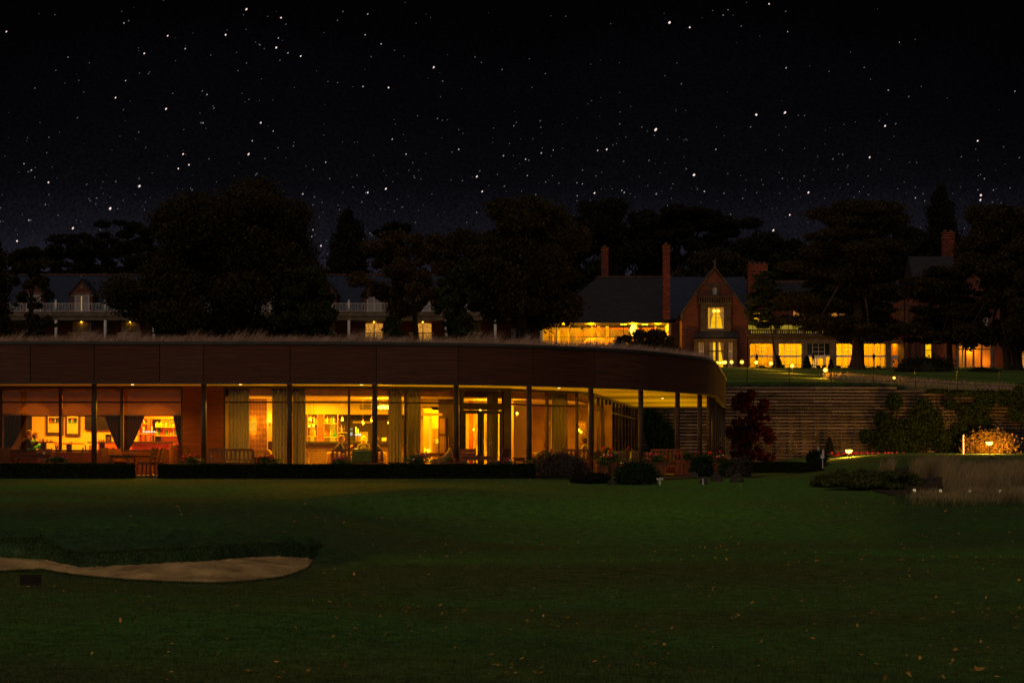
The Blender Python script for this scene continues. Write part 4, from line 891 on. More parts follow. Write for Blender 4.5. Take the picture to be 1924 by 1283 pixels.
o = pbox('coffee_machine', 'black', 656, 663, 803, 829, 86.2, .3, 'black coffee machine with lit displays behind the bar', 'coffee machine')
for y in (805, 812): m = MB(); m.pb(657, 662.3, y, y + (2 if y == 805 else 6), 86.18, .01); m.build('display', 'screen', o)
for px in (669, 673, 677):
    x, Y = X(px, 85.5), 85.5; m = MB(); m.cyl((x, Y, Z(829.5, Y)), (x, Y, Z(818, Y)), .02, n=8); o = m.build('beer_tap', 'steel', label='chrome tap with glowing badge on the cocktail bar', cat='beer tap', group='taps on the cocktail bar')
    m = MB(); m.cyl((x, Y - .03, Z(816.5, Y)), (x, Y, Z(816.5, Y)), .04, n=10); m.build('badge', 'badge', o)
    if px < 675: m = MB(); m.box(x - .02, x + .02, Y - .02, Y + .02, Z(814, Y), Z(802 + (px - 669) , Y)); m.build('handle', 'ccream', o)
pbox('pale_menu_board', 'iwall', 675, 691.5, 811, 829, 89.1, .04, 'pale blank board on the dark wall behind the taps', 'board')
pbox('counter_card', 'china', 717.5, 726, 822, 828, 86.6, .03, 'small pale card on the dark wall right of the fourth post', 'card')
m = MB(); m.pb(663, 707, 782, 791, 89.1, .06); m.build('window_strip', 'black', label='dark strip window on the back wall above the taps', cat='window')
m = MB(); m.pb(663, 707, 791.2, 795, 89.1, .05); m.build('wall_shelf', 'iwall', label='cream wall shelf under the dark strip window', cat='shelf')
# guests' table with lamp and glasses
t = thing('lounge_table', 'low dark table between the three guests', 'table', (X(668, 82.4), 82.4, ZI)); 
m = MB(); m.lathe([(.5, .64), (.5, .68)], (X(668, 82.4), 82.4, ZI), 18); m.build('tabletop', 'dark', t); m = MB(); m.lathe([(.3, 0), (.3, .03), (.05, .06), (.05, .64)], (X(668, 82.4), 82.4, ZI)); m.build('pedestal', 'dark', t)
zt = ZI + .68
t = thing('table_lamp', 'small round glowing lamp on the guests table', 'lamp', (X(669, 82.3), 82.3, zt)); m = MB(); m.lathe([(.05, 0), (.05, .02), (.015, .03), (.015, .1)], (X(669, 82.3), 82.3, zt)); m.build('base', 'brass', t)
m = MB(); m.ball((X(669, 82.3), 82.3, zt + .16), .07, 8); m.build('lamp_shade', 'shadeb', t); light('POINT', (X(669, 82.3), 82.15, zt + .2), 10, r=.06)
for px in (649, 652, 657, 661): tumbler(px, 82.2, zt, .16, .03, 'bclear', 'clear wine glass on the guests table', 'glasses on the guests table')
bottle(679, 82.2, zt, 'bdark', .26, 'dark wine bottle in front of the grey haired woman', None)
def tubchair(px, Y, rz, label, mt='wicker', par=None):
    t = thing('tub_chair', label, 'armchair', (X(px, Y), Y, ZI), R(rz))
    m = MB(); m.box(-.26, .26, -.26, .26, .3, .42); o = m.build('seat', mt, local=True); o.parent = t
    m = MB(); q = [(.3 * math.cos(a), .34 * math.sin(a)) for a in np.linspace(R(75), R(285), 14)]; sweep(m, np.array(q), [(0, .2), (.06, .22), (.07, .72), (.03, .76), (0, .72)], closed=True); o = m.build('backrest', mt, local=True, smooth=True); o.parent = t
    for x in (-.2, .2):
        for y in (-.2, .2): m = MB(); m.cyl((x, y, 0), (x, y, .3), .018, n=6); o = m.build('leg', 'dark', local=True); o.parent = t
tubchair(633, 82.5, 10, 'tan tub chair of the man in the dark jacket'); tubchair(708, 82.5, 170, 'tan tub chair half behind the fourth post'); tubchair(684, 84.2, -95, 'tub chair of the grey haired woman')
t = thing('serving_trolley', 'small gold trolley with cream cloth at the left end of the cocktail bar', 'trolley', (X(579, 82.4), 82.4, ZI))
for a in (576, 585): m = MB(); m.pb(a, a + .8, 853, 889, 82.3, .03); m.build('leg', 'brass', t)
m = MB(); m.pb(574, 586, 851, 852.8, 82.25, .4); m.build('tray', 'brass', t); m = MB(); m.pb(574, 580, 853, 870, 82.4, .12); m.build('cloth', 'ccream', t)

# ---------------------------------------------------------------- doorway room
t = thing('sliding_door', 'dark panelled sliding door half open beside the bright doorway', 'door', (X(833, 83.9), 83.95, ZI))
m = MB(); m.pb(823.5, 838, 781, 893, 83.95, .06); m.build('door_leaf', 'dark', t)
for a, b in ((786, 815), (819, 880)): m = MB(); m.pb(826, 835.5, a, b, 83.93, .03); m.build('panel', 'brown', t)
for a in (837, 842): m = MB(); m.pb(a, a + 1.2, 821, 844, 83.86, .03); m.build('handle', 'brass', t)
pbox('door_track', 'iwallr', 780, 831, 776, 781, 83.95, .1, 'cream sliding door track above the bright doorway', 'track')
m = MB(); m.pb(806.8, 808.4, 781, 880, 86.1, .08); m.build('light_strip', 'shadeb', label='tall glowing edge strip in the bright doorway', cat='light strip')
pbox('wood_panel', 'wicker', 809, 824, 805, 880, 88.1, .05, 'tan wood panel at the back of the bright doorway', 'panel')
pbox('small_glowing_shade', 'shadeb', 818.5, 824, 824, 833, 87.9, .1, 'small square glowing lamp shade seen through the doorway', 'lamp')
t = P_table(1.5, .8, .72, 'wicker', 'clothed side table with candle in front of the bright doorway'); t.location = (X(806, 81.9), 81.9, ZI); zt = ZI + .72
t = thing('candle_lamp', 'lit candle lamp on the clothed table left of the doorway', 'candle', (X(804, 81.7), 81.7, zt)); m = MB(); m.lathe([(.03, 0), (.03, .06)], (X(804, 81.7), 81.7, zt)); m.build('holder', 'bclear', t); m = MB(); m.ball((X(804, 81.7), 81.7, zt + .1), .045, 6); m.build('flame', 'candle', t)
light('POINT', (X(804, 81.7), 81.6, zt + .15), 12, r=.05)
for px, k, h in ((797.5, 'bclear', .2), (799.5, 'bgreen', .22), (801, 'bdark', .16), (808, 'bclear', .14)): bottle(px, 81.7, zt, k, h, cl[k] + ' glass bottle by the candle lamp, ' + {797.5: 'leftmost', 799.5: 'green one', 801: 'dark one', 808: 'right of the flame'}[px], 'bottles by the candle lamp', .03)

# ---------------------------------------------------------------- behind the doors
m = MB(); m.cyl((X(885, 86), 86.0, ZI), (X(885, 86), 86.0, ZC - .001), .085, n=16); m.build('round_pillar', 'redwood', smooth=True, label='round orange timber pillar behind the left door leaf', cat='pillar')
o = pbox('lit_picture', 'brass', 896.5, 904, 790, 830, 86.55, .05, 'tall glowing framed picture behind the left door leaf', 'picture'); m = MB(); m.pb(897.5, 903.5, 791, 827, 86.54, .008); m.build('lit_panel', 'litpane', o)
o = pbox('art_print', 'brass', 913, 930, 787, 829, 85.9, .05, 'white art print with loose brush strokes behind the right door leaf', 'picture'); m = MB(); m.pb(914, 929, 788, 827, 85.89, .008); m.build('paper', 'shade', o)  # paper glows by itself, its lit look is put into the material
m = MB(); 
for k in range(14): a = 916 + 6 * RNG.random(); b = 798 + 18 * RNG.random(); m.path([(X(a, 85.8), 85.87, Z(b, 85.8)), (X(a + 2 * RNG.random(), 85.8), 85.87, Z(b + 3, 85.8)), (X(a - 1 + 4 * RNG.random(), 85.8), 85.87, Z(b + 6, 85.8))], [.01, .012, .006], 4)
m.build('brush_strokes', 'redwood', o)
pbox('floor_lamp_shade', 'shade', 872.5, 877.5, 802, 816, 85.6, .2, 'pale rectangular lamp shade behind the left door leaf', 'lamp')
sconce(889, 807, 86.2, 'small wall sconce between pillar and glowing picture', e=10)
t = thing('picture_light', 'bright twin spotlight above the art print', 'lamp', (X(919, 85), 85, Z(772, 85)))
m = MB(); m.box(X(901, 85), X(923, 85), 84.99, 85.02, Z(768, 85), Z(767, 85)); m.build('track', 'dark', t)
for px in (902.5, 917, 920.5): m = MB(); m.ball((X(px, 85), 84.95, Z(771, 85)), .045, 6); m.build('bulb', 'bulbh', t)
light('POINT', (X(919, 85), 84.8, Z(772, 85)), 60, r=.05); light('POINT', (X(902, 85), 84.8, Z(772, 85)), 40, r=.05)
# ---------------------------------------------------------------- right hand lounge
sconce(971.5, 777, 84.2, 'bright wall sconce beside the narrow curtain', e=26)
sconce(1088, 808.5, 88, 'twin flame sconce left arm near the seventh post', e=20); sconce(1092, 812, 88.2, 'twin flame sconce right arm near the seventh post', 'bulb', e=0)
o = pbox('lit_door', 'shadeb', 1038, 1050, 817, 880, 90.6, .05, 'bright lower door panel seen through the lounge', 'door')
m = MB(); m.pb(1036, 1052, 797, 803, 90.5, .09); m.pb(1035.6, 1038, 803, 880, 90.5, .09); m.build('frame', 'iwall', o)
m = MB(); m.pb(1030, 1036, 791, 875, 90.7, .06); m.pb(1036.1, 1052, 791, 796.9, 90.7, .06); m.build('studded_surround', 'wicker', o)
m = MB(); m.cyl((X(1057, 85.7), 85.9, ZI), (X(1057, 85.7), 85.9, ZC), .2, n=20); m.build('round_pillar', 'iwall', smooth=True, label='thick cream pillar wrapped by the curtain', cat='pillar')
o = pbox('gilt_mirror', 'brass', 1084, 1102, 790, 835, 88.6, .05, 'arched gilt mirror behind the twin flame sconce', 'mirror'); m = MB(); m.pb(1086, 1100, 795, 833, 88.59, .008); m.build('mirror_glass', 'wicker', o)
tubchair(1011, 84.8, -90, 'brown tub chair in the lounge right of the sixth post', 'brown'); tubchair(1035, 85.8, -60, 'dark tub chair beside the bright lower door', 'dark')
# ---------------------------------------------------------------- people
def capsules(caps, voxel, name, m, parent=None, smooth_it=6, extra=None):
    mb = MB()
    for p, q, r0, r1 in caps:
        mb.cyl(p, q, r0, r1, 12); mb.ball(p, r0, 8); mb.ball(q, r1, 8)
    if extra: extra(mb)
    o = mb.build(name, m, local=True); rm = o.modifiers.new('r', 'REMESH'); rm.mode = 'VOXEL'; rm.voxel_size = voxel
    s = o.modifiers.new('s', 'SMOOTH'); s.iterations = smooth_it; s.factor = .5
    dg = bpy.context.evaluated_depsgraph_get(); me = bpy.data.meshes.new_from_object(o.evaluated_get(dg)); o.modifiers.clear(); o.data = me
    me.polygons.foreach_set('use_smooth', [True] * len(me.polygons)); o.parent = parent; return o
def person(label, loc, rz, sh=.46, lean=.15, turn=0, top='cdark', legs='cdark', hair='hairb', skin='skin', arm=None, long=False, headfwd=.05, bald=False):
    """seated figure facing +X; origin on the floor below the hips; sh = seat height"""
    t = thing('person', label, 'person', loc, R(rz)); V_ = Vector
    hip = V_((0, 0, sh + .1)); chest = hip + V_((math.sin(lean) * .34, 0, math.cos(lean) * .34)); neck = chest + V_((math.sin(lean) * .2, 0, math.cos(lean) * .19)); head = neck + V_((headfwd, 0, .15))
    arm = arm or ((.3, .12, .05), (.42, .0, .14)); C = []; K = []
    C += [(hip, chest, .14, .15), (hip + V_((0, .08, -.02)), hip + V_((0, -.08, -.02)), .12, .12), (chest, neck, .14, .06), (neck, head, .055, .05)]
    K += [(hip, chest, .155, .168), (chest, neck - V_((0, 0, .03)), .158, .08)]; hands = []
    for s in (-1, 1):
        sho = neck + V_((0, s * .17, -.06)); el = sho + V_((.1, s * .06, -.24)); wr = V_((neck.x + arm[0][0], s * (arm[0][1]), sh + .3 + arm[0][2]))
        C += [(neck - V_((0, 0, .05)), sho, .07, .062), (sho, el, .05, .04), (el, wr, .038, .025)]; K += [(neck - V_((0, 0, .06)), sho, .085, .078), (sho, el, .066, .055), (el, el + (wr - el) * .86, .053, .042)]
        d = (wr - el).normalized(); pc = wr + d * .05; C.append((wr, pc, .026, .03)); 
        for k in range(4):
            o_ = V_((0, (k - 1.5) * .018, 0)); a = pc + o_ + d * .02; b = a + d * (.035 + .006 * (1 - abs(k - 1.5))) + V_((0, 0, -.008)); c = b + d * .02 + V_((0, 0, -.022)); C += [(a, b, .0095, .009), (b, c, .009, .0078)]
        th = pc + V_((-.01, -s * .03, .0)); C += [(wr + d * .015 + V_((0, -s * .012, 0)), th, .012, .01), (th, th + d * .028 + V_((0, -s * .008, -.01)), .01, .008)]
        hj = hip + V_((0, s * .09, -.02)); kn = hj + V_((.42, s * .06, 0)); an = V_((kn.x - .04, kn.y, .08)); to = an + V_((.16, 0, -.045))
        C += [(hj, kn, .085, .058), (kn, an, .055, .036), (an, to, .035, .028)]; K += []
        hands.append(wr)
    HD = Matrix.Rotation(R(turn), 3, 'Z')
    def face(mb):
        mb.ball(head + V_((0, 0, .03)), .1, 12, (.98, .82, 1.2)); mb.ball(head + HD @ V_((.035, 0, -.045)), .062, 10, (1, .85, .9))
        mb.ball(head + HD @ V_((.1, 0, .0)), .02, 6, (1, .8, 1.4)); mb.ball(head + HD @ V_((.088, 0, -.052)), .017, 6, (.7, 1.5, .6)); mb.ball(head + HD @ V_((.08, 0, .045)), .03, 6, (.5, 1.6, .4))
        for s in (-1, 1): mb.ball(head + HD @ V_((0, s * .083, .01)), .024, 6, (.8, .4, 1.3)); mb.ball(head + HD @ V_((.07, s * .035, -.02)), .026, 6)
    capsules(C, .009, 'body', skin, t, 3, face)
    for s in (-1, 1):
        m = MB(); m.ball(head + HD @ V_((.088, s * .032, .022)), .011, 6); o = m.build('eye', 'black', local=True); o.parent = t
    capsules(K, .016, 'jacket' if top != 'cgreen' else 'jumper', top, t, 4)
    L_ = []
    for s in (-1, 1):
        hj = hip + V_((0, s * .09, -.02)); kn = hj + V_((.42, s * .06, 0)); an = V_((kn.x - .04, kn.y, .12)); L_ += [(hip + V_((0, 0, -.01)), hj, .13, .115), (hj, kn, .1, .075), (kn, an, .072, .055)]
    capsules(L_, .018, 'trousers', legs, t, 4)
    if not bald:
        H = [(head + HD @ V_((-.02, 0, .05)), head + HD @ V_((-.045, 0, .0)), .108, .098), (head + HD @ V_((.02, 0, .085)), head + V_((-.02, 0, .08)), .082, .088)]
        if long: H += [(head + HD @ V_((-.05, .05, -.02)), head + HD @ V_((-.04, .07, -.12)), .06, .04), (head + HD @ V_((-.05, -.05, -.02)), head + HD @ V_((-.04, -.07, -.12)), .06, .04)]
        h = capsules(H, .012, 'hair', hair, t, 2)
    for s in (-1, 1):
        an = V_((hip.x + .38, s * .15, .08)); to = an + V_((.17, 0, -.04)); capsules([(an, to, .045, .036)], .015, 'shoe', 'black', t, 2)
    return t
person('person in dark cardigan with curly fair hair leaning over the high table, back to us', (X(41, 81.3), 81.3, ZI), 25, sh=.66, lean=.42, turn=-25, top='cdark', hair='hairg', long=True, arm=((.34, .1, .12), (0, 0, 0)))
person('person in green jumper and cream trousers with reddish face at the high table', (X(57, 82.3), 82.3, ZI), -12, sh=.58, lean=.3, turn=-10, top='cgreen', legs='ccream', hair='hairb', skin='skinred', arm=((.36, .1, .16), (0, 0, 0)))
person('person in dark jacket facing right at the guests table under a pendant', (X(634, 82.5), 82.5, ZI), 0, sh=.46, lean=.22, turn=0, top='cdark', hair='hairg', arm=((.36, .1, .2), (0, 0, 0)), bald=False)
person('person with chin length silver hair facing us behind the guests table', (X(684, 84.0), 84.0, ZI), -95, sh=.44, lean=.1, turn=0, top='cdark', hair='hairw', long=True)
person('person in dark coat seen from the back, half hidden by the fourth post', (X(712, 82.4), 82.4, ZI), 170, sh=.4, lean=.15, turn=0, top='cdark', hair='hairb')
person('person in white shirt seated in the right lounge beside the seventh post', (X(1103, 87.0), 87.0, ZI), 155, sh=.42, lean=.15, turn=0, top='cwhite', hair='hairb')
tubchair(1105, 87.2, 160, 'tub chair of the person in the white shirt', 'brown')

# ---------------------------------------------------------------- crib wall
t = thing('crib_wall', 'tall retaining wall of weathered horizontal sleepers with rubble between', 'wall', (14, 125, 0))
YW = 125.0; m = MB(); h = MB(); pitch = .186; r_ = np.random.default_rng(3)
nc = 27
for k in range(nc):
    z = 4.88 - pitch * (k + 1) + .02
    if z < -.1: break
    zz = z + .1; xmax = 60 if zz < 3.5 else np.interp(zz, [3.6, 4.0, 4.5, 4.72, 4.9], [60, 29, 24.8, 22.6, 20.5]); x = -22 - r_.random() * .2 - (k % 2) * 1.03; yb = YW + k * -.012
    while x < min(xmax, 44):
        w = 2.05; e = min(x + w, xmax); dzz = r_.normal(0, .004); m.box(x + .006, e - .006, yb - .12, yb + .03, z + dzz, z + .098 + dzz); x += w
    for x in np.arange(-22, min(xmax, 42), .72): h.box(x - .045, x + .045, yb - .06, yb + .25, z - .084, z - .002)
m.build('sleeper_courses', 'sleeper', t); h.build('sleeper_ends', 'sleeperd', t)
m = MB()
for xa, xb, zt_ in ((-24, 20.5, 4.86), (20.5, 22.6, 4.68), (22.6, 24.8, 4.48), (24.8, 29, 4.0), (29, 60, 3.5)): m.box(xa, xb, YW + .09 - (.32 if zt_ < 0 else 0), YW + .6, -.3, zt_ - .02)
m.build('rubble_fill', 'fill', t)
m = MB(); r_ = np.random.default_rng(11); n = 5200; P = np.stack([r_.uniform(8, 42, n), np.full(n, YW - .0), r_.uniform(0.4, 4.8, n)], 1); ph = ((4.88 + .02 - P[:, 2]) / pitch) % 1; P = P[(ph < .42)]; 
P[:, 1] = YW + .03 - (4.88 - P[:, 2]) / pitch * .012; m.leaves(P, .035, 1.1, rng=r_); m.build('loose_stones', 'rock', t)
# post and rail fence over the wall
t = thing('rail_fence', 'thin black post and rail fence along the top of the crib wall', 'fence', (10, 126.6, 4.8)); YF = 126.6
def fz(x): return np.interp(x, [-60, 12, 20, 24, 30, 60], [6.25, 6.2, 6.1, 5.95, 5.65, 4.6])
xs = np.arange(-20, 40, 1.19)
for x in xs[np.arange(len(xs)) % 1 == 0][::2]:
    m = MB(); m.box(x - .02, x + .02, YF - .02, YF + .02, float(ztop(x)) - .1, float(fz(x))); m.build('post', 'black', t)
for dz_ in (-.02, -.42, -.82, -1.15):
    m = MB(); m.path([(x, YF, float(fz(x)) + dz_) for x in xs[::4]], [.014] * len(xs[::4]), 5); m.build('rail', 'black', t)

# ---------------------------------------------------------------- hotel, left wing (balconied)
YH = 268.0
w = thing('balcony_wing', 'long slate roofed brick wing with white columned balcony and gabled dormers', 'building', (X(400, YH), YH, 14.8))
def hp(name, m_, a, b, t_, u, Y, d, par=w): m = MB(); m.pb(a, b, t_, u, Y, d); return m.build(name, m_, par)
xa, xb = X(-420, YH), X(1012, YH); zr = Z(517, YH + 9); ze = Z(584, YH + 3); zb = Z(602, YH)
m = MB(); m.prismx([(YH + 3, ze), (YH + 9, zr), (YH + 15, ze)], xa, xb); m.build('roof', 'slate', w)
m = MB(); m.box(xa, xb, YH + 8.85, YH + 9.15, zr - .05, zr + .14)
for x in np.arange(xa, xb, .9): m.box(x, x + .12, YH + 8.9, YH + 9.1, zr + .141, zr + .24)
m.build('ridge', 'tileridge', w)
m = MB(); m.box(xa, xb, YH + 3, YH + 15, 14.4, ze - .002); m.build('wall', 'brick', w)
m = MB(); m.box(xa, xb, YH, YH + 3.2, Z(601.5, YH), Z(594, YH)).box(xa, xb, YH - .12, YH + .02, Z(594, YH), Z(586.5, YH)).box(xa, xb, YH - .05, YH + .05, Z(586.4, YH), Z(585.8, YH)); m.build('balcony_slab', 'stone', w)
dorm = [62.5, 154, 245.6, 337, 428.6, 520, 611.7, 703, 794.6, 886, 978]
for i, c_ in enumerate([-303, -212, -120, -29] + dorm):
    Yd = YH + 3; a = X(c_ - 20.5, Yd); b = X(c_ + 20.5, Yd); xc = X(c_, Yd)
    d = MB(); d.prism([(a, Z(600, Yd)), (b, Z(600, Yd)), (b, Z(549, Yd)), (xc, Z(526, Yd)), (a, Z(549, Yd))], Yd - .3, Yd + 5); dm = d.build('dormer', 'brick', w)
    r1 = MB()
    for s, e in ((a, -1), (b, 1)):
        x0, z0, x1, z1 = s + e * .25, Z(551, Yd), xc, Z(522.6, Yd); r1.prism([(x0, z0), (x1, z1), (x1, z1 - .3), (x0, z0 - .25)][::1], Yd - .45, Yd + 5.2)
    r1.build('gable_roof', 'slateb', dm)
    r1 = MB(); r1.box(xc - .06, xc + .06, Yd - .45, Yd - .3, Z(523, Yd), Z(517.5, Yd)).box(xc - .16, xc + .16, Yd - .44, Yd - .31, Z(520.5, Yd), Z(519.3, Yd)); r1.build('finial', 'stone', dm)
    r1 = MB(); r1.cyl((xc, Yd - .36, Z(540, Yd)), (xc, Yd - .3, Z(540, Yd)), .2, n=14); r1.build('roundel', 'stone', dm)
    r1 = MB(); r1.pb(c_ - 15, c_ + 15, 550.5, 554, Yd - .36, .05).pb(c_ - 21.5, c_ - 15.05, 554, 557.5, Yd - .36, .05).pb(c_ + 15.05, c_ + 21.5, 554, 557.5, Yd - .36, .05); r1.build('lintel', 'stone', dm)
    f_ = MB(); f_.pb(c_ - 13.5, c_ + 13.5, 555, 556.4, Yd - .4, .08)
    for q in (-13.5, -.7, 12.2): f_.pb(c_ + q, c_ + q + 1.3, 556.5, 586, Yd - .4, .08)
    f_ = f_.build('window', 'white', dm); g = MB(); g.pb(c_ - 12.4, c_ + 12.4, 556.5, 586, Yd - .33, .025); g.build('pane', 'curtaing', f_)
    if c_ == 154: g = MB(); g.pb(c_ - 1.3, c_ - .7, 556.8, 585, Yd - .42, .015); g.build('light_gap', 'litpane', f_)
    # ground floor window
    Yw = YH + 3 - .02; lit = c_ in (703, 794.6); f_ = MB(); f_.pb(c_ - 17.5, c_ + 17.5, 606, 607.6, Yw - .08, .09)
    for q in (-17.5, -.8, 16): f_.pb(c_ + q, c_ + q + 1.6, 607.7, 645, Yw - .08, .09)
    f_ = f_.build('window', 'stonel' if c_ != 63 else 'white', w); g = MB()
    g.pb(c_ - 15.8, c_ + 15.9, 607.7, 645, Yw - .03, .025); g.build('pane', 'litcurt' if lit else 'curtaing', f_)
    # timber balustrade of the patio in front
    if c_ in (62.5, 154, 245.6, 611.7, 703, 794.6, 886):
        b_ = MB(); Yp = YH + .6; b_.pb(c_ - 27, c_ + 20, 624.8, 626.2, Yp, .15)
        for q in np.arange(-25, 20, 2.6): b_.pb(c_ + q, c_ + q + .9, 626.3, 641, Yp + .04, .06)
        b_.build('patio_railing', 'stonel', label='wooden patio railing below one of the balcony wing dormers', cat='railing', group='patio railings of the balcony wing')
    if c_ not in (62.5, 154, 245.6, 520, 703, 794.6): continue
    lm = MB(); lm.ball((xc, Yd - .35, Z(605.2, Yd)), .075, 6); l_ = thing('wall_lamp', 'round wall lamp over a ground floor window of the balcony wing', 'lamp', (xc, Yd - .35, Z(604, Yd)), group='lamps under the balcony'); lm.build('globe', 'bulb', l_)
    lm = MB(); lm.box(xc - .06, xc + .06, Yd - .26, Yd - .01, Z(604, Yd), Z(602, Yd)); lm.build('bracket', 'black', l_)
    if c_ in (62.5, 154, 245.6, 703, 794.6, 611.7): light('POINT', (xc, Yd - .6, Z(606, Yd)), 1.6, c=(1, .3, .01), r=.1)
cols_ = [-262, -170, -78, 13.5, 105, 197.5, 288.6, 380.2, 471.8, 563.4, 655.5, 746.6, 838.2, 930.5]
for i, c_ in enumerate(cols_):
    x = X(c_, YH); m = MB(); m.cyl((x, YH + .1, 14.6), (x, YH + .1, Z(601.6, YH)), .165, n=12); cc = m.build('column', 'white', w, smooth=True)
    m = MB(); m.cyl((x, YH - .05, Z(586.4, YH)), (x, YH - .05, Z(567, YH)), .15, n=12); m.ball((x, YH - .05, Z(565, YH)), .13, 8); m.build('newel', 'white', cc, smooth=True)
rl = MB(); ym = YH - .03
for i in range(len(cols_) - 1):
    a, b = cols_[i] + 2.4, cols_[i + 1] - 2.4; rl.pb(a, b, 569.6, 570.5, ym, .06).pb(a, b, 583.5, 584.4, ym, .06); n_ = 7; s = (b - a) / n_
    for k in range(n_):
        c_ = a + (k + .5) * s; rl.pb(c_ - 4.9, c_ - 4.5, 570.6, 583.4, ym + .01, .03).pb(c_ + 4.5, c_ + 4.9, 570.6, 583.4, ym + .01, .03)
        for q in (3.0,): rl.pb(c_ - q, c_ + q, 573.4, 573.8, ym + .02, .02).pb(c_ - q, c_ + q, 580.2, 580.6, ym + .02, .02).pb(c_ - q - .4, c_ - q, 573.4, 580.6, ym + .02, .02).pb(c_ + q, c_ + q + .4, 573.4, 580.6, ym + .02, .02)
        rl.cyl((X(c_ - 4.5, ym), ym + .05, Z(583, ym)), (X(c_ + 4.5, ym), ym + .05, Z(571, ym)), .012, n=4).cyl((X(c_ + 4.5, ym), ym + .05, Z(583, ym)), (X(c_ - 4.5, ym), ym + .05, Z(571, ym)), .012, n=4)
rl.build('railing', 'white', w)

# ---------------------------------------------------------------- stair hall with glass wall
YS = 266.0; w2 = thing('stair_hall', 'steep slate roofed hall with a brightly lit glass wall and staircase inside', 'building', (X(1140, YS), YS, 12.5))
def sp_(name, m_, a, b, t_, u, Y, d, par=w2): m = MB(); m.pb(a, b, t_, u, Y, d); return m.build(name, m_, par)
m = MB(); A0 = (X(1018, YS), YS - .5, Z(607, YS)); A1 = (X(1256, YS), YS - .5, Z(607, YS)); B0 = (X(1122, YS + 8), YS + 8, Z(521, YS + 8)); B1 = (X(1262, YS + 8), YS + 8, Z(521, YS + 8))
C0 = (A0[0], YS + 16, A0[2]); C1_ = (A1[0], YS + 16, A1[2]); m.add([A0, A1, B1, B0, C0, C1_], [(0, 1, 2, 3), (5, 4, 3, 2), (0, 3, 4), (1, 5, 2), (0, 4, 5, 1)]); m.build('roof', 'slateb', w2)
m = MB(); m.box(B0[0], B1[0], YS + 7.85, YS + 8.15, B0[2] - .03, B0[2] + .15); m.build('ridge', 'tileridge', w2)
zf0 = 11.9
m = MB(); m.box(X(1020, YS), X(1256, YS), YS, YS + 9, zf0 - .3, zf0); m.build('floor', 'stone', w2)
m = MB(); m.box(X(1000, YS + 9), X(1275, YS + 9), YS + 9, YS + 9.2, zf0, Z(600, YS + 9)); m.build('back_wall', 'hallwall', w2)
m = MB(); m.box(X(1020, YS) - .3, X(1020, YS), YS, YS + 9, zf0, Z(607.2, YS)); m.build('side_wall', 'hallwall', w2); m = MB(); m.box(X(1256, YS), X(1256, YS) + .3, YS, YS + 9, zf0, Z(607.2, YS)); m.build('side_wall', 'hallwall', w2)
m = MB(); m.box(X(1020, YS), X(1256, YS), YS + .1, YS + 8.9, Z(606.6, YS), Z(606.2, YS)); m.build('ceiling', 'hallwall', w2)
for a in (1032, 1045.5, 1070.5, 1095.5, 1120, 1146, 1171.5, 1198, 1228, 1253): 
    m = MB(); m.box(X(a, YS) - .035, X(a, YS) + .035, YS - .02, YS + .06, zf0, Z(607.3, YS)); m.build('mullion', 'black', w2)
m = MB(); m.pb(1022, 1255, 633, 633.8, YS - .01, .05); m.build('transom', 'black', w2)
m = MB(); m.pb(1021, 1255.5, 607.4, 700, YS + .02, .012); m.build('pane', 'glass', w2)
for a, b, t_, u in ((1047, 1052, 620, 660), (1067, 1070, 622, 660), (1038, 1041, 628, 660), (1138, 1144, 607.5, 660), (1111, 1114, 612, 634), (1122, 1127, 613, 634), (1230.5, 1233, 608, 634)):
    m = MB(); m.pb(a, b, t_, u, YS + 6, .3); m.build('pillar', 'iwallr' if a < 1130 else 'iwall', w2)
st_ = thing('staircase', 'curving staircase with balustraded gallery inside the stair hall', 'staircase', (X(1110, YS + 4), YS + 4, zf0)); Yt = YS + 4
m = MB(); m.prism([(X(1082, Yt), Z(652, Yt)), (X(1106, Yt), Z(634.5, Yt)), (X(1135, Yt), Z(634.5, Yt)), (X(1143, Yt), Z(644, Yt)), (X(1143, Yt), Z(655, Yt)), (X(1082, Yt), Z(655, Yt))], Yt, Yt + 1.2); m.build('stair_flight', 'iwallr', st_)
m = MB(); m.pb(1143.2, 1222, 634.5, 643, Yt, 1.2); m.build('gallery', 'iwallr', st_)
m = MB(); m.path([(X(1083, Yt), Yt, Z(633, Yt)), (X(1112, Yt), Yt, Z(616.6, Yt)), (X(1137, Yt), Yt, Z(616.6, Yt))], [.07] * 3, 6); m.path([(X(1145, Yt), Yt, Z(617, Yt)), (X(1232, Yt), Yt, Z(617.5, Yt))], [.06] * 2, 6); m.path([(X(1111, Yt), Yt, Z(621.5, Yt)), (X(1134, Yt), Yt, Z(621.5, Yt))], [.03] * 2, 6); m.build('handrail', 'redwood', st_)
for a in list(np.arange(1090, 1137, 3.4)) + list(np.arange(1146, 1228, 2.7)):
    y0 = 616.8 if a > 1112 else 616.8 + (1112 - a) * .57; m = MB(); m.pb(a, a + .5, y0, 634 + (0 if a > 1106 else (1106 - a) * .72), Yt + .02, .04); m.build('baluster', 'wicker', st_)
t = thing('chandelier', 'huge blazing chandelier hanging in the stair hall', 'chandelier', (X(1190, YS + 3), YS + 3, Z(627, YS + 3)))
m = MB(); m.lathe([(.1, -.9), (.3, -.6), (.42, -.2), (.36, .1), (.2, .35), (.06, .7)], (X(1190, YS + 3), YS + 3, Z(617, YS + 3)), 12); m.build('crystal_body', 'chglow', t)
m = MB(); m.ball((X(1190, YS + 3), YS + 3, Z(627.5, YS + 3)), .28, 6, (1.3, 1, .6)); m.build('lower_tier', 'bulb', t)
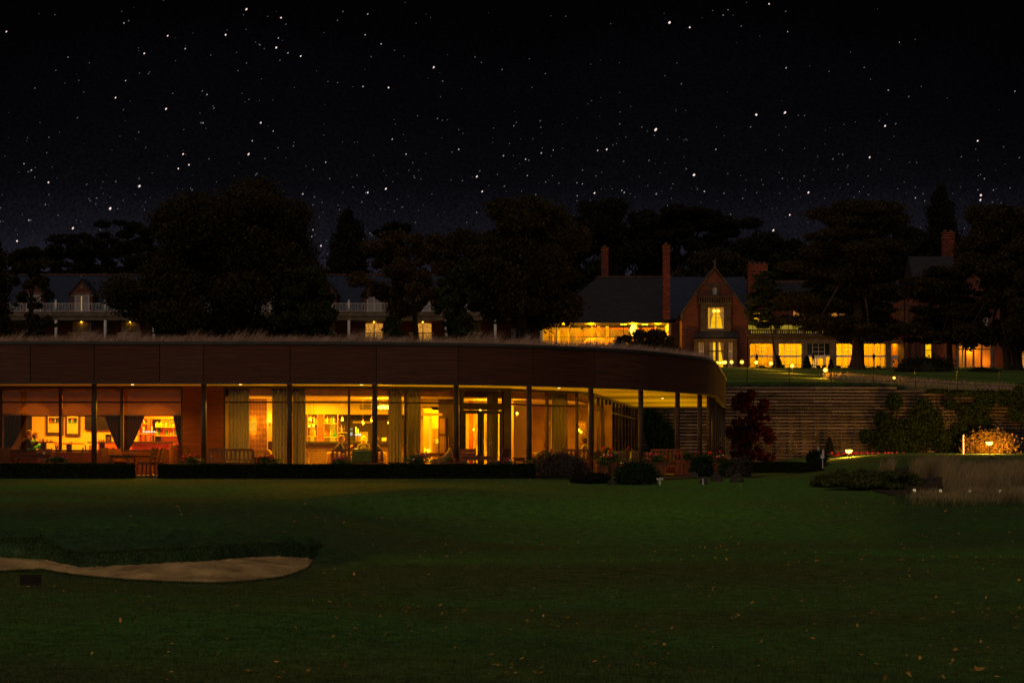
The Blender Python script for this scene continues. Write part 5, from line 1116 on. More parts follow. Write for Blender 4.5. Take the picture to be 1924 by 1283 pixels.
for px, g in ((1172, 'left pair'), (1212, 'right pair')):
    t = thing('ceiling_spot', 'twin bright ceiling spotlights in the stair hall, %s' % g, 'lamp', (X(px, YS + 2), YS + 2, Z(609, YS + 2)))
    for q in (-3.2, 2.6): m = MB(); m.ball((X(px + q, YS + 2), YS + 2, Z(608.6, YS + 2)), .16, 6, (1.2, 1, .8)); m.build('bulb', 'bulb', t)
for a, e in ((1190, 1900), (1110, 1000), (1060, 800), (1235, 700)): light('POINT', (X(a, YS + 3), YS + 2.6, Z(615, YS + 3)), e, c=(1, .46, .002), r=.3)

# ---------------------------------------------------------------- gabled house
YG = 262.0; w3 = thing('gabled_house', 'brick and stone gabled house front with bay window and lit upstairs window', 'building', (X(1343, YG), YG, 11.6))
def gp(name, m_, a, b, t_, u, Y, d, par=w3): m = MB(); m.pb(a, b, t_, u, Y, d); return m.build(name, m_, par)
m = MB(); xz = lambda px, py: (X(px, YG), Z(py, YG))
m.prism([xz(1281, 715), xz(1281, 592), xz(1308, 552), xz(1343, 508), xz(1378, 552), xz(1406, 592), xz(1406, 715)], YG, YG + 10); m.build('wall', 'brick', w3)
m = MB()
for a, b in (((1279, 593), (1308, 553)), ((1306, 555), (1343, 505)), ((1380, 555), (1343, 505)), ((1408, 593), (1378, 553))):
    p, q = xz(*a), xz(*b); m.prism([p, q, (q[0], q[1] + .3), (p[0], p[1] + .3)], YG - .15, YG + 10.1)
m.build('gable_coping', 'stoned', w3)
m = MB(); 
for a in (1279, 1305, 1376, 1402): m.pb(a, a + 6, 589 if a in (1279, 1402) else 549, 598 if a in (1279, 1402) else 556, YG - .2, .4)
m.build('kneeler_stone', 'stoned', w3)
m = MB(); x, z = xz(1343, 505); m.lathe([(.12, 0), (.18, .3), (.06, .4), (.16, .7), (.1, .95), (.02, 1.15)], (x, YG - .05, z), 8); m.build('finial', 'stoned', w3)
gp('stone_surround', 'stoned', 1334, 1352, 536, 555, YG - .15, .14); gp('niche_window', 'curtaing', 1339, 1347, 541, 554, YG - .17, .015); gp('glazing_bar', 'white', 1344.5, 1345.2, 541, 554, YG - .19, .015)
gp('string_course', 'stoned', 1322, 1364, 533, 536, YG - .08, .07)
m = MB(); m.pb(1313, 1375, 568.5, 572, YG - 1.1, 1.09).pb(1312, 1376, 556, 558, YG - 1.1, 1.09)
for a in np.arange(1313, 1375, 4.5): m.pb(a, a + 2.2, 558.1, 568.4, YG - 1.05, .2)
m.build('balustraded_parapet', 'stoned', w3)
m = MB(); m.pb(1316, 1329.8, 572.1, 626, YG - 1, .99).pb(1360.2, 1373, 572.1, 626, YG - 1, .99).pb(1329.9, 1360.1, 572.1, 577.5, YG - 1, .99).pb(1329.9, 1360.1, 618.2, 626, YG - 1, .99); m.build('oriel_bay', 'stoned', w3)
f_ = MB(); f_.pb(1330, 1360, 577.6, 578.8, YG - .9, .1).pb(1330, 1360, 616.5, 618, YG - .9, .1)
for q in (1330, 1344, 1358.6): f_.pb(q, q + (2.2 if q == 1344 else 1.3), 578.9, 616.4, YG - .9, .1)
f_.pb(1331.4, 1358.5, 596.8, 597.3, YG - .86, .03); f_ = f_.build('window', 'white', w3); gp('pane', 'litpane', 1331.2, 1358.7, 578.9, 616.5, YG - .6, .03, f_)
for s in (-1, 1):
    q = MB(); a = 1345 + s * 13.3; V = [(X(a, YG), YG - .7, Z(578.9, YG)), (X(1345 + s * 1.5, YG), YG - .7, Z(578.9, YG)), (X(1345 + s * 9, YG), YG - .7, Z(600, YG)), (X(1345 + s * 10.5, YG), YG - .7, Z(616, YG)), (X(a, YG), YG - .7, Z(616, YG))]
    q.prism([(v[0], v[2]) for v in V], YG - .72, YG - .69); q.build('net_curtain', 'ccream', f_)
lm = MB(); 
for px in (1341, 1348): lm.ball((X(px, YG), YG - .75, Z(585, YG)), .13, 6)
lm.build('ceiling_light', 'bulb', f_)
m = MB(); z0 = Z(636, YG); m.add([(X(1303, YG), YG - 2, z0), (X(1387, YG), YG - 2, z0), (X(1376, YG), YG - .9, Z(622, YG)), (X(1314, YG), YG - .9, Z(622, YG)), (X(1303, YG), YG, z0), (X(1387, YG), YG, z0), (X(1376, YG), YG, Z(622, YG)), (X(1314, YG), YG, Z(622, YG))], [(0, 1, 2, 3), (1, 5, 6, 2), (4, 0, 3, 7), (0, 4, 5, 1), (3, 2, 6, 7)]); m.build('bay_roof', 'slateb', w3)
m = MB()
for a, b in ((1305, 1313), (1322.5, 1332), (1360.5, 1369), (1376, 1385)): m.pb(a, b, 643, 715, YG - 1.9, 1.89)
m.pb(1305, 1385, 636.1, 643, YG - 1.9, 1.89); m.build('bay_stonework', 'stoned', w3)
for a, b, mt in ((1313, 1322.5, 'curtaing'), (1332, 1360.5, 'curtaing'), (1369, 1376, 'curtaing')):
    f_ = MB(); f_.pb(a, a + 1, 643, 712, YG - 1.8, .08).pb(b - 1, b, 643, 712, YG - 1.8, .08).pb(a + 1, b - 1, 658.6, 660.8, YG - 1.8, .08)
    if b - a > 20: f_.pb(1344.5, 1347.5, 643, 712, YG - 1.82, .12)
    f_ = f_.build('window', 'stoned' if b - a > 20 else 'white', w3); gp('pane', mt, a + 1, b - 1, 643, 712, YG - 1.72, .03, f_)
    if b - a > 20: 
        gp('light_gap', 'litpane', 1340, 1344, 643, 712, YG - 1.745, .015, f_); q = MB(); q.prism([(X(1348, YG), Z(643, YG)), (X(1350, YG), Z(643, YG)), (X(1352, YG), Z(660, YG)), (X(1357, YG), Z(690, YG)), (X(1357, YG), Z(712, YG)), (X(1348, YG), Z(712, YG))], YG - 1.745, YG - 1.73); q.build('light_gap', 'litpane', f_)
m = MB(); m.cyl((X(1282, YG), YG - .1, 11.6), (X(1282, YG), YG - .1, Z(606, YG)), .07, n=8).cyl((X(1282, YG), YG - .1, Z(606, YG)), (X(1278, YG), YG - .1, Z(598, YG)), .07, n=8); m.build('downpipe', 'brickl', w3)
m = MB(); m.prismx([(YG + 4, Z(600, YG + 4)), (YG + 9, Z(520.5, YG + 9)), (YG + 14, Z(600, YG + 14))], X(1257, YG + 4), X(1400, YG + 9)); m.build('rear_roof', 'slate', w3)
gp('link_wall', 'brick', 1256.5, 1281, 606, 715, YG + 4.2, .3)
# chimneys: thing each
def chimney(a, b, t_, u, Y, label, mt='brickl', stacks=1, wide=None):
    t = thing('chimney', label, 'chimney', (X((a + b) / 2, Y), Y, Z(u, Y)), group='brick chimneys'); w_ = (X(b, Y) - X(a, Y)); d = min(w_, 1.2); m = MB(); m.pb(a, b, t_ + 6, u, Y, d); m.build('stack', mt, t)
    m = MB(); 
    for k, q in enumerate((t_ + 4.5, t_ + 9, t_ + 14)): e = (1.2, .5, .7)[k]; m.pb(a - e, b + e, q, q + 1.4, Y - .06 - e * .02, d + .12)
    m.build('corbel', 'brickd', t)
    n = max(1, int((b - a) / 8))
    for k in range(n): x = X(a + (k + .5) * (b - a) / n, Y); m = MB(); m.lathe([(.24, -.4), (.2, .0), (.26, .05), (.2, .3)], (x, Y + d / 2, Z(t_ + 4, Y)), 8); m.build('chimney_pot', 'tileridge', t)
    return t
chimney(1245.5, 1259, 456, 600, 264, 'tall slender brick chimney between the stair hall and the gabled house')
chimney(1130, 1143, 461, 530, 276, 'short round-topped brick chimney above the stair hall roof')
chimney(1406, 1442, 492, 585, 266, 'wide brick chimney right of the gabled house')
chimney(1772.5, 1794, 432, 500, 268, 'brick chimney on the right hand slate roof')
# ---------------------------------------------------------------- conservatory
YC = 262.0; w4 = thing('conservatory', 'stone fronted orangery with five tall brightly lit windows and balustrade', 'building', (X(1550, YC), YC, 11.7)); zc0 = 11.75
def cp(name, m_, a, b, t_, u, Y, d, par=w4): m = MB(); m.pb(a, b, t_, u, Y, d); return m.build(name, m_, par)
m = MB()
bays = [(1408.5, 1453), (1462.5, 1507), (1515.5, 1560.5), (1571, 1615), (1622.5, 1664), (1673.5, 1694)]
edges = [1404] + [v for b in bays for v in b] + [1699]
for i in range(0, len(edges), 2): m.pb(edges[i], edges[i + 1], 645.5, 712, YC, .9)
m.pb(1404, 1699, 632, 645.4, YC, .9); m.build('pier_stonework', 'stone', w4)
m = MB(); m.pb(1403, 1700, 627.5, 631.9, YC - .35, 1.3).pb(1404, 1699, 635.5, 636.5, YC - .05, .04); m.build('cornice', 'stoned', w4)
m = MB(); m.pb(1404, 1699, 619, 621.5, YC + .1, .3).pb(1404, 1699, 626.2, 627.4, YC + .1, .3)
for a in np.arange(1405, 1698, 4.3): m.pb(a, a + 2.0, 621.6, 626.1, YC + .15, .2)
for a in (1404, 1454, 1508, 1561, 1615, 1694): m.pb(a, a + 6, 618.5, 627.4, YC + .05, .4)
m.build('balustrade', 'stoned', w4)
# lantern roof light glowing behind the balustrade
m = MB(); m.pb(1405, 1698, 611, 627.2, YC + 3, .05); m.build('roof_light', 'lantern', w4)
m = MB(); m.pb(1405, 1698, 603.5, 611, YC + 3.2, .4)
for a in np.arange(1414, 1698, 13.4): m.pb(a, a + .9, 611, 627.2, YC + 2.9, .08)
m.build('roof_frame', 'flash', w4)
m = MB(); m.box(X(1405, YC), X(1698, YC), YC + .9, YC + 7, zc0 - .2, zc0); m.build('floor', 'stone', w4)
m = MB(); m.box(X(1404, YC), X(1699, YC), YC + 7, YC + 7.2, zc0, Z(628, YC)); m.box(X(1404, YC) - .2, X(1404, YC), YC + .5, YC + 7, zc0, Z(628, YC)); m.box(X(1699, YC), X(1699, YC) + .2, YC + .91, YC + 7, zc0, Z(628, YC)); m.build('inner_wall', 'hallwall', w4)
m = MB(); m.box(X(1404, YC), X(1699, YC), YC + .91, YC + 7, Z(633, YC), Z(632, YC)); m.build('ceiling', 'hallwall', w4)
for i, (a, b) in enumerate(bays):
    f_ = MB(); f_.pb(a, a + 1, 645.5, 712, YC + .3, .12).pb(b - 1, b, 645.5, 712, YC + .3, .12).pb(a + 1, b - 1, 667.5, 670.8, YC + .28, .16)
    wd = b - a
    if i < 5:
        for k in (1, 2, 3): q = a + wd * k / 4; f_.pb(q - .45, q + .45, 645.5, 667.4, YC + .32, .06).pb(q - .45, q + .45, 670.9, 712, YC + .32, .06)
        f_.pb(a + wd / 4, a + wd * .75, 652.3, 652.9, YC + .33, .05).pb(a + wd / 4, a + wd * .75, 660, 660.8, YC + .33, .05)
    else: f_.pb(a + 1, a + 4, 671, 712, YC + .3, .1).pb(b - 4, b - 1, 671, 712, YC + .3, .1).pb(a + 4, b - 4, 671, 675, YC + .3, .1)
    f_ = f_.build('window', 'white', w4); cp('pane', 'glass', a + 1, b - 1, 645.6, 712, YC + .38, .012, f_)
    if i == 2: 
        cp('dark_blind', 'slate', a + 1, b - 1, 645.6, 667.4, YC + .45, .03, f_)
        q = MB(); [q.pb(c_, c_ + 2.5, 671, 697, YC + .26, .05) for c_ in (1529.5, 1533.5, 1546, 1549.5)]; q.pb(1530, 1552, 671, 673, YC + .25, .05); q.build('door_frame', 'white', f_)
cp('wall_ornament', 'redwood', 1680, 1687, 652, 661, YC + 6.9, .06)
for a in (1436, 1440, 1489, 1595, 1642, 1650): cp('inner_pillar', 'iwallr', a, a + 2.4, 646, 712, YC + 5.5, .3)
for i in range(6): q = 1430 + i * 50; light('POINT', (X(q, YC), YC + 3, Z(640, YC)), 560, c=(1, .48, .002), r=.3)
# upstairs wall and roof behind the conservatory
cp('upper_wall', 'brick', 1404, 1700, 575, 620, YC + 7.3, .3)
m = MB(); m.prismx([(YC + 6.8, Z(576, YC + 6.8)), (YC + 12, Z(530, YC + 12)), (YC + 17, Z(576, YC + 17))], X(1398, YC + 7), X(1702, YC + 7)); m.build('roof', 'slateb', w4)
m = MB(); m.box(X(1398, YC + 7), X(1702, YC + 7), YC + 11.9, YC + 12.1, Z(530, YC + 12) - .05, Z(528, YC + 12))
for a in np.arange(1400, 1700, 4): m.box(X(a, YC + 12), X(a + 2, YC + 12), YC + 11.92, YC + 12.08, Z(528, YC + 12), Z(526.5, YC + 12))
m.build('ridge', 'tileridge', w4)
for c_ in (1429, 1503, 1575, 1645, 1687):
    f_ = MB(); Yw = YC + 7.2; f_.pb(c_ - 1.2, c_ + 1.2, 584, 606, Yw - .02, .1).pb(c_ - 12, c_ + 12, 595, 597, Yw - .02, .1); f_ = f_.build('upper_window', 'stoned', w4); cp('pane', 'litdim' if c_ != 1429 else 'litpane', c_ - 12, c_ + 12, 584, 606, Yw + .0, .05, f_)
# ---------------------------------------------------------------- right brick block
YB = 258.0; w5 = thing('brick_villa', 'red brick villa with steep slate roof, gable and stone bay behind the right trees', 'building', (X(1790, YB), YB, 11.5))
def vp(name, m_, a, b, t_, u, Y, d, par=w5): m = MB(); m.pb(a, b, t_, u, Y, d); return m.build(name, m_, par)
vp('wall', 'brick', 1699, 1990, 562, 715, YB, 10)
for a in (1699, 1712, 1730, 1760): vp('brick_pier', 'brick', a, a + 7, 600 if a > 1700 else 575, 715, YB - .35, .34)
m = MB(); m.pb(1700, 1990, 632, 635, YB - .12, .11).pb(1700, 1990, 619, 620.5, YB - .1, .09); m.build('string_course', 'stoned', w5)
m = MB(); m.prismx([(YB - .4, Z(564, YB)), (YB + 5.5, Z(482, YB + 5.5)), (YB + 11, Z(564, YB + 11))], X(1722, YB), X(1850, YB)); m.build('roof', 'slateb', w5)
m = MB(); gx = lambda px, py: (X(px, YB), Z(py, YB)); m.prism([gx(1775, 562), gx(1830, 482), gx(1885, 562)], YB - .5, YB + 5); m.build('gable', 'brick', w5)
m = MB(); m.prism([gx(1771, 563), gx(1829, 479), gx(1833, 479), gx(1829, 486), gx(1778, 563)], YB - .7, YB + 5.1).prism([gx(1889, 563), gx(1882, 563), gx(1831, 486), gx(1833, 479), gx(1834, 479)], YB - .7, YB + 5.1); m.build('gable_coping', 'stoned', w5)
def win(a, b, t_, u, mt, fr='white', Y=YB - .05, mull=1):
    f_ = MB(); f_.pb(a, b, u - 1.6, u, Y - .08, .1).pb(a, a + 1, t_, u - 1.7, Y - .08, .1).pb(b - 1, b, t_, u - 1.7, Y - .08, .1)
    if mull: f_.pb(a + 1, b - 1, (t_ * .6 + u * .4) - .6, (t_ * .6 + u * .4) + .6, Y - .08, .1)
    f_ = f_.build('window', fr, w5); vp('pane', mt, a + 1, b - 1, t_, u - 1.6, Y - .03, .03, f_)
win(1738, 1750.5, 595, 614, 'curtaing'); win(1738, 1750.5, 647, 674, 'litpane', 'stoned'); win(1822, 1832, 506, 525, 'curtaing'); win(1812, 1829, 577, 594, 'curtaing'); win(1842, 1856, 596, 612, 'curtaing'); win(1920, 1932, 648, 694, 'litdim', 'stone'); win(1921, 1934, 585, 600, 'litdim', 'stone')
m = MB(); m.pb(1796, 1868, 632, 641, YB - 1.6, 1.59).pb(1796, 1868, 694, 712, YB - 1.6, 1.59)
for a in (1796, 1813, 1828, 1843, 1861): m.pb(a, a + (3 if 1796 < a < 1861 else 6), 641.1, 693.9, YB - 1.6, .3)
m.pb(1802, 1861, 655, 657, YB - 1.55, .2); m.build('bay_stonework', 'stone', w5)
vp('bay_window', 'glass', 1800, 1866, 641.1, 693.9, YB - 1.4, .02); vp('room_wall', 'iwallr', 1800, 1866, 641.1, 693.9, YB - .14, .05)
for a, b, mt in ((1803, 1808, 'ccream'), (1856, 1861, 'ccream')):
    m = MB(); m.prism([gx(a, 641.2), gx(b, 641.2), gx((a if a < 1820 else b) + (1 if a < 1820 else -1), 690), gx(a if a < 1820 else b, 690)], YB - 1.3, YB - 1.27); m.build('curtain', 'ccream', w5)
t = thing('chandelier', 'small chandelier glowing in the stone bay of the brick villa', 'chandelier', (X(1820, YB), YB - .8, Z(655, YB)))
m = MB()
for a in (1815.5, 1819, 1822.5, 1825.5): m.ball((X(a, YB), YB - .8, Z(653 + .5 * math.sin(a), YB)), .09, 5)
m.build('bulb', 'bulb', t); m = MB(); m.cyl((X(1820, YB), YB - .8, Z(653, YB)), (X(1820, YB), YB - .8, Z(641.2, YB)), .03, n=5); m.build('rod', 'brass', t)
light('POINT', (X(1820, YB), YB - .9, Z(655, YB)), 150, c=(1, .42, .02), r=.1); light('POINT', (X(1850, YB), YB - .9, Z(680, YB)), 40, c=(1, .3, .01), r=.1)
m = MB(); m.cyl((X(1698, YB), YB - .4, 11.5), (X(1698, YB), YB - .4, Z(545, YB)), .08, n=6); m.build('downpipe', 'black', w5)
# ---------------------------------------------------------------- vegetation
def lobes_leaves(mb, L, n, size, rng, shell=.62, aspect=1.5, droop=0):
    L = np.array(L); vol = L[:, 3] * L[:, 4] * L[:, 5]; pr = vol ** .75; pr /= pr.sum(); k = rng.choice(len(L), n, p=pr)
    d = rng.normal(size=(n, 3)); d /= np.linalg.norm(d, axis=1)[:, None]; r = rng.uniform(shell ** 3, 1.12, n) ** (1 / 3); r += rng.normal(0, .1, n) + (rng.random(n) < .16) * rng.uniform(0, .45, n)
    P = L[k, :3] + d * r[:, None] * L[k, 3:6]; return mb.leaves(P, size, aspect, droop, rng)
def tree(label, px, Y, pytop, pybot, wpx, kind='broad', seed=1, m='leafd', bark='bark', n=16000, leaf=.34, base=None, name='tree', trunkpx=None, group=None, trunks=None):
    r = np.random.default_rng(seed); x = X(px, Y); zt = Z(pytop, Y); zb = Z(pybot, Y); w = wpx / F * Y / 2; H = zt - zb; L = []
    g = base if base is not None else float(U(x, Y)) - .2
    if kind == 'broad':
        for i in range(75):
            a = r.uniform(0, 6.283); h = r.uniform(.03, 1); env = math.sqrt(max(.12, 1 - (max(0, h - .36) / .7) ** 2)) * (1 if h > .25 else .75 + h)
            q = math.sqrt(r.random()) * .84 * env * w; s = r.uniform(.09, .23) * min(w, H * .8)
            L.append((x + q * math.cos(a), Y + q * math.sin(a) * .8, zb + h * (H - s * .7) + s * .05, s * r.uniform(.9, 1.3), s, s * r.uniform(.65, .95)))
    elif kind == 'cone':
        for i in range(30):
            h = (i + .5) / 30; rad = w * (1 - h ** 2.2) ** .8 * .75 + .2; a = r.uniform(0, 6.283); q = rad * r.uniform(.15, .55); s = rad * .62 + .35
            L.append((x + q * math.cos(a), Y + q * math.sin(a), zb + h * (H - s * .6), s, s, s * 1.1))
    elif kind == 'cedar':
        for t_ in range(11):
            h = (t_ + .3) / 11; wid = w * (.98 - .55 * max(0, h - .35) / .65) * r.uniform(.85, 1.1)
            for j in range(11):
                a = r.uniform(0, 6.283); q = wid * r.uniform(.1, .88); s = w * r.uniform(.08, .2)
                L.append((x + q * math.cos(a), Y + q * math.sin(a) * .7, zb + h * H + r.normal(0, H * .03) - q * .06, s * 1.25, s, s * .36))
    elif kind == 'pine':
        for j in range(34):
            a = r.uniform(0, 6.283); h = r.uniform(.3, 1); q = w * r.uniform(.05, .95) * (1.1 - .4 * h); s = w * r.uniform(.1, .24)
            L.append((x + q * math.cos(a), Y + q * math.sin(a), zb + h * (H - s * .4), s * 1.2, s, s * .5))
    elif kind == 'sparse':
        for j in range(60):
            a = r.uniform(0, 6.283); h = r.uniform(.05, 1); q = w * r.uniform(.1, .98) * math.sqrt(max(.1, 1 - (h - .4) ** 2 * 1.6)); s = w * r.uniform(.06, .18)
            L.append((x + q * math.cos(a), Y + q * math.sin(a), zb + h * (H - s), s * 1.1, s, s * .8))
    if name == 'shrub': L = [(*l[:3], l[3] * 1.9, l[4] * 1.9, l[5] * 1.6) for l in L]
    t = thing(name, label, 'tree' if name != 'shrub' else 'shrub', (x, Y, g), group=group)
    b = MB(); trunks = trunks or [(x if trunkpx is None else X(trunkpx, Y), .022 * w + .028 * H)]
    for tx, tr in trunks:
        top = (x + (tx - x) * .3, Y, zb + H * .62); mid = ((tx * 2 + x) / 3 + r.normal(0, .1), Y, g + (top[2] - g) * .5)
        b.path([(tx, Y, g), (tx, Y, g + .8), mid, top, (x + r.normal(0, .3), Y, zb + H * .9)], [tr * 1.35, tr, tr * .8, tr * .42, tr * .12], 10)
        for i in r.choice(len(L), min(len(L), 15), replace=False):
            l = L[i]; u = r.uniform(.25, .9); zz = mid[2] + (top[2] - mid[2]) * u if kind != 'sparse' else mid[2] + (top[2] - mid[2]) * (u * .8 - .1); s0 = (mid[0] + (top[0] - mid[0]) * u, Y, zz)
            m1 = ((s0[0] * .45 + l[0] * .55) + r.normal(0, .2), s0[1] * .45 + l[1] * .55, (s0[2] * .45 + l[2] * .55) + abs(r.normal(0, .3)) + .1); b.path([s0, m1, (l[0], l[1], l[2])], [tr * .34, tr * .2, tr * .05], 6)
            for q in range(3 if kind == 'sparse' else 0): e = (l[0] + r.normal(0, l[3]), l[1] + r.normal(0, l[3]), l[2] + r.normal(0, l[3])); b.path([m1, e], [tr * .1, tr * .025], 4)
    b.build('trunk', bark, t); c = MB(); n, leaf = (int(n * 1.7), leaf * .76) if leaf > .19 else (n, leaf); lobes_leaves(c, L, n, leaf, r, {'broad': .3, 'cone': .5, 'cedar': .1, 'pine': .1, 'sparse': .0}[kind], droop=.3 if kind == 'cedar' else 0)
    c.build('crown', m, t); return t
# behind the hotel (sky line)
BG = 'trees behind the hotel'
tree('small dark pine with sky gaps, far left of the skyline', 60, 330, 462, 560, 120, 'pine', 2, 'leafp', n=7000, leaf=.42, group=BG)
tree('flat topped dark pine between the far left pine and the huge left oak', 140, 330, 438, 560, 150, 'pine', 3, 'leafp', n=8000, leaf=.42, group=BG)
tree('spreading pine crown emerging left of the huge oak', 240, 335, 412, 580, 150, 'pine', 4, 'leafp', n=9000, leaf=.42, group=BG)
tree('dense bullet shaped yew standing right of the gap with stars', 655, 320, 391, 580, 112, 'cone', 5, 'leafp', n=17000, leaf=.4, group=BG)
tree('small round pine right of the bullet shaped yew', 728, 325, 420, 590, 110, 'pine', 6, 'leafp', n=7000, leaf=.4, group=BG)
tree('low reddish tree under the middle of the skyline', 820, 320, 443, 590, 120, 'broad', 7, 'leafo', n=11000, leaf=.36, group=BG)
tree('broad dark tree behind the round topped chimney', 1150, 335, 374, 580, 260, 'broad', 8, 'leafp', n=34000, leaf=.42, group=BG)
tree('tall pine left of the gabled house finial with sky between its stems', 1275, 330, 386, 540, 150, 'pine', 9, 'leafp', n=17000, leaf=.4, group=BG)
tree('pine above the gabled house finial', 1355, 332, 394, 545, 170, 'pine', 10, 'leafp', n=19000, leaf=.4, group=BG)
tree('low broad tree above the wide chimney', 1440, 322, 436, 590, 200, 'broad', 11, 'leafp', n=22000, leaf=.38, group=BG)
tree('low green tree behind the gabled house roof', 1340, 300, 470, 590, 190, 'broad', 12, 'leafd', n=15000, leaf=.36, group=BG)
tree('tall dark conical tree behind the right hand slate roof', 1768, 330, 342, 620, 116, 'cone', 13, 'leafp', n=19000, leaf=.42, group=BG)
tree('dark tree filling the skyline between the cedar and the conical tree', 1680, 325, 392, 620, 200, 'broad', 14, 'leafp', n=14000, leaf=.4, group=BG)
for i, (px, pt, w_) in enumerate(((-110, 440, 200), (330, 470, 260), (470, 480, 200), (905, 465, 150), (1020, 425, 220), (1530, 452, 230), (1870, 440, 260), (2010, 430, 160))):
    tree('low dark tree in the belt behind the roofs, %s' % ['at the left edge', 'behind the huge oak, left part', 'behind the huge oak, right part', 'left of the big lime', 'behind the big lime', 'behind the cedar', 'behind the twin stemmed tree', 'at the right edge'][i], px, 345, pt, 620, w_, 'broad', 30 + i, 'leafp', n=11000, leaf=.46, group=BG)
# in front of the hotel
tree('huge spreading oak standing before the balcony wing, tallest crown on the left', 415, 236, 340, 650, 450, 'broad', 16, 'leafd', n=80000, leaf=.3)
tree('low shoulder tree at the right foot of the huge oak', 575, 232, 500, 655, 130, 'broad', 17, 'leafg', n=15000, leaf=.27)
tree('thin dark birch before the first dormer at the far left', 60, 238, 480, 655, 100, 'sparse', 18, 'leafd', n=8000, leaf=.26)
tree('dark fir cut by the left edge of the picture', -12, 240, 440, 655, 80, 'cone', 19, 'leafd', n=11000, leaf=.3)
tree('open branched autumn tree with two bare stems before the lit ground floor windows', 765, 234, 425, 600, 200, 'sparse', 20, 'leafo', n=15000, leaf=.24, trunks=[(X(743, 234), .42), (X(782, 234), .3)])
tree('small leafy bush tree at the foot of the open branched tree', 738, 230, 590, 655, 44, 'broad', 21, 'leafg', n=4000, leaf=.22)
tree('big dark lime tree overhanging the left end of the stair hall', 978, 232, 372, 608, 316, 'broad', 22, 'leafd', n=52000, leaf=.29)
tree('low green tree between the open branched tree and the big lime', 868, 230, 485, 655, 120, 'broad', 23, 'leafg', n=15000, leaf=.26)
tree('leafy shrub with drooping twigs in front of the glass wall, left of the chandelier', 1172, 225, 628, 668, 42, 'sparse', 24, 'leafd', n=3200, leaf=.15, name='shrub')
tree('spreading shrub in front of the right end of the glass wall', 1228, 222, 616, 668, 84, 'sparse', 25, 'leafd', n=8000, leaf=.15, name='shrub')
tree('great cedar with layered branches and thick trunk before the orangery', 1608, 226, 376, 628, 330, 'cedar', 26, 'leafd', 'barkr', n=60000, leaf=.26, trunks=[(X(1612, 226), .68)], name='cedar')
tree('green branch crown hanging before the upstairs windows of the orangery', 1440, 228, 510, 612, 100, 'cedar', 27, 'leafg', 'barkr', n=5500, leaf=.24, name='cedar', trunks=[(X(1458, 228), .13)])
tree('dark twin stemmed tree at the right edge over the brick villa', 1872, 222, 385, 652, 200, 'broad', 28, 'leafd', n=36000, leaf=.27, trunks=[(X(1893, 222), .42), (X(1912, 222), .5)])
tree('tall dark tree cut by the right edge of the picture', 1945, 218, 335, 640, 150, 'broad', 29, 'leafd', n=22000, leaf=.3)
tree('drooping dark tree over the roof of the brick villa', 1785, 226, 500, 640, 200, 'cedar', 40, 'leafd', n=15000, leaf=.25)
# shrubs along the orangery
def shrub(label, px, Y, pyt, pyb, wpx, m='leafd', n=2500, leaf=.1, seed=1, kind='dome', name='shrub', base=None, group=None, cat='shrub'):
    r = np.random.default_rng(seed); x = X(px, Y); zt, zb = Z(pyt, Y), Z(pyb, Y); w = wpx / F * Y / 2; H = zt - zb; L = []
    if kind == 'dome':
        for i in range(14): a = r.uniform(0, 6.283); q = w * .5 * math.sqrt(r.random()); s = w * .5; L.append((x + q * math.cos(a), Y + q * math.sin(a) * .8, zb + H * .4, s, s, H * r.uniform(.5, .6)))
    elif kind == 'cone':
        for i in range(9): h = i / 9; s = w * (1 - h * .85); L.append((x, Y, zb + h * H, s, s, H * .16))
    elif kind == 'spread':
        for i in range(26): a = r.uniform(0, 6.283); q = w * .85 * math.sqrt(r.random()); L.append((x + q * math.cos(a), Y + q * math.sin(a) * .35, zb + H * r.uniform(.25, .8) * (1 - .5 * (q / w) ** 2), w * .2, w * .15, H * .2))
    t = thing(name, label, cat, (x, Y, zb), group=group); b = MB(); rs = r
    for l in L[:8]: b.path([(x, Y, zb - .05), (l[0], l[1], l[2])], [.03 * w + .01, .01], 5)
    b.build('stem', 'bark', t); c = MB(); lobes_leaves(c, L, n, leaf, r, .72 if kind == 'dome' else .3)
    if kind == 'dome': c.ball((x, Y, zb + H * .38), w * .7, 10, (1, .85, H * .75 / w))
    c.build('foliage', m, t); return t
for i, (px, y0, w_) in enumerate(((1461, 668, 26), (1516, 669, 22), (1602, 672, 18), (1561, 676, 14))): shrub('dark conical clipped shrub before the orangery, %s' % ('at the first pier', 'left of the double doors', 'behind the cedar trunk', 'a rounded one right of the double doors')[i], px, 250, y0, 703, w_, 'leafp', 2600, .2, 50 + i, 'cone', 'conical_shrub')
shrub('wide dark dome shaped rhododendron before the brick villa', 1736, 205, 672, 712, 108, 'leafp', 7000, .16, 60)
shrub('low dark hedge bush under the stone bay of the brick villa', 1846, 205, 692, 712, 76, 'leafp', 4000, .14, 61)
shrub('rounded bush at the foot of the first orangery window', 1432, 245, 690, 706, 40, 'leafp', 1600, .2, 62)
shrub('low bush under the second orangery window', 1490, 245, 694, 706, 60, 'leafp', 1600, .2, 63)
shrub('low bush under the fourth orangery window', 1575, 245, 697, 708, 50, 'leafp', 1600, .2, 64)
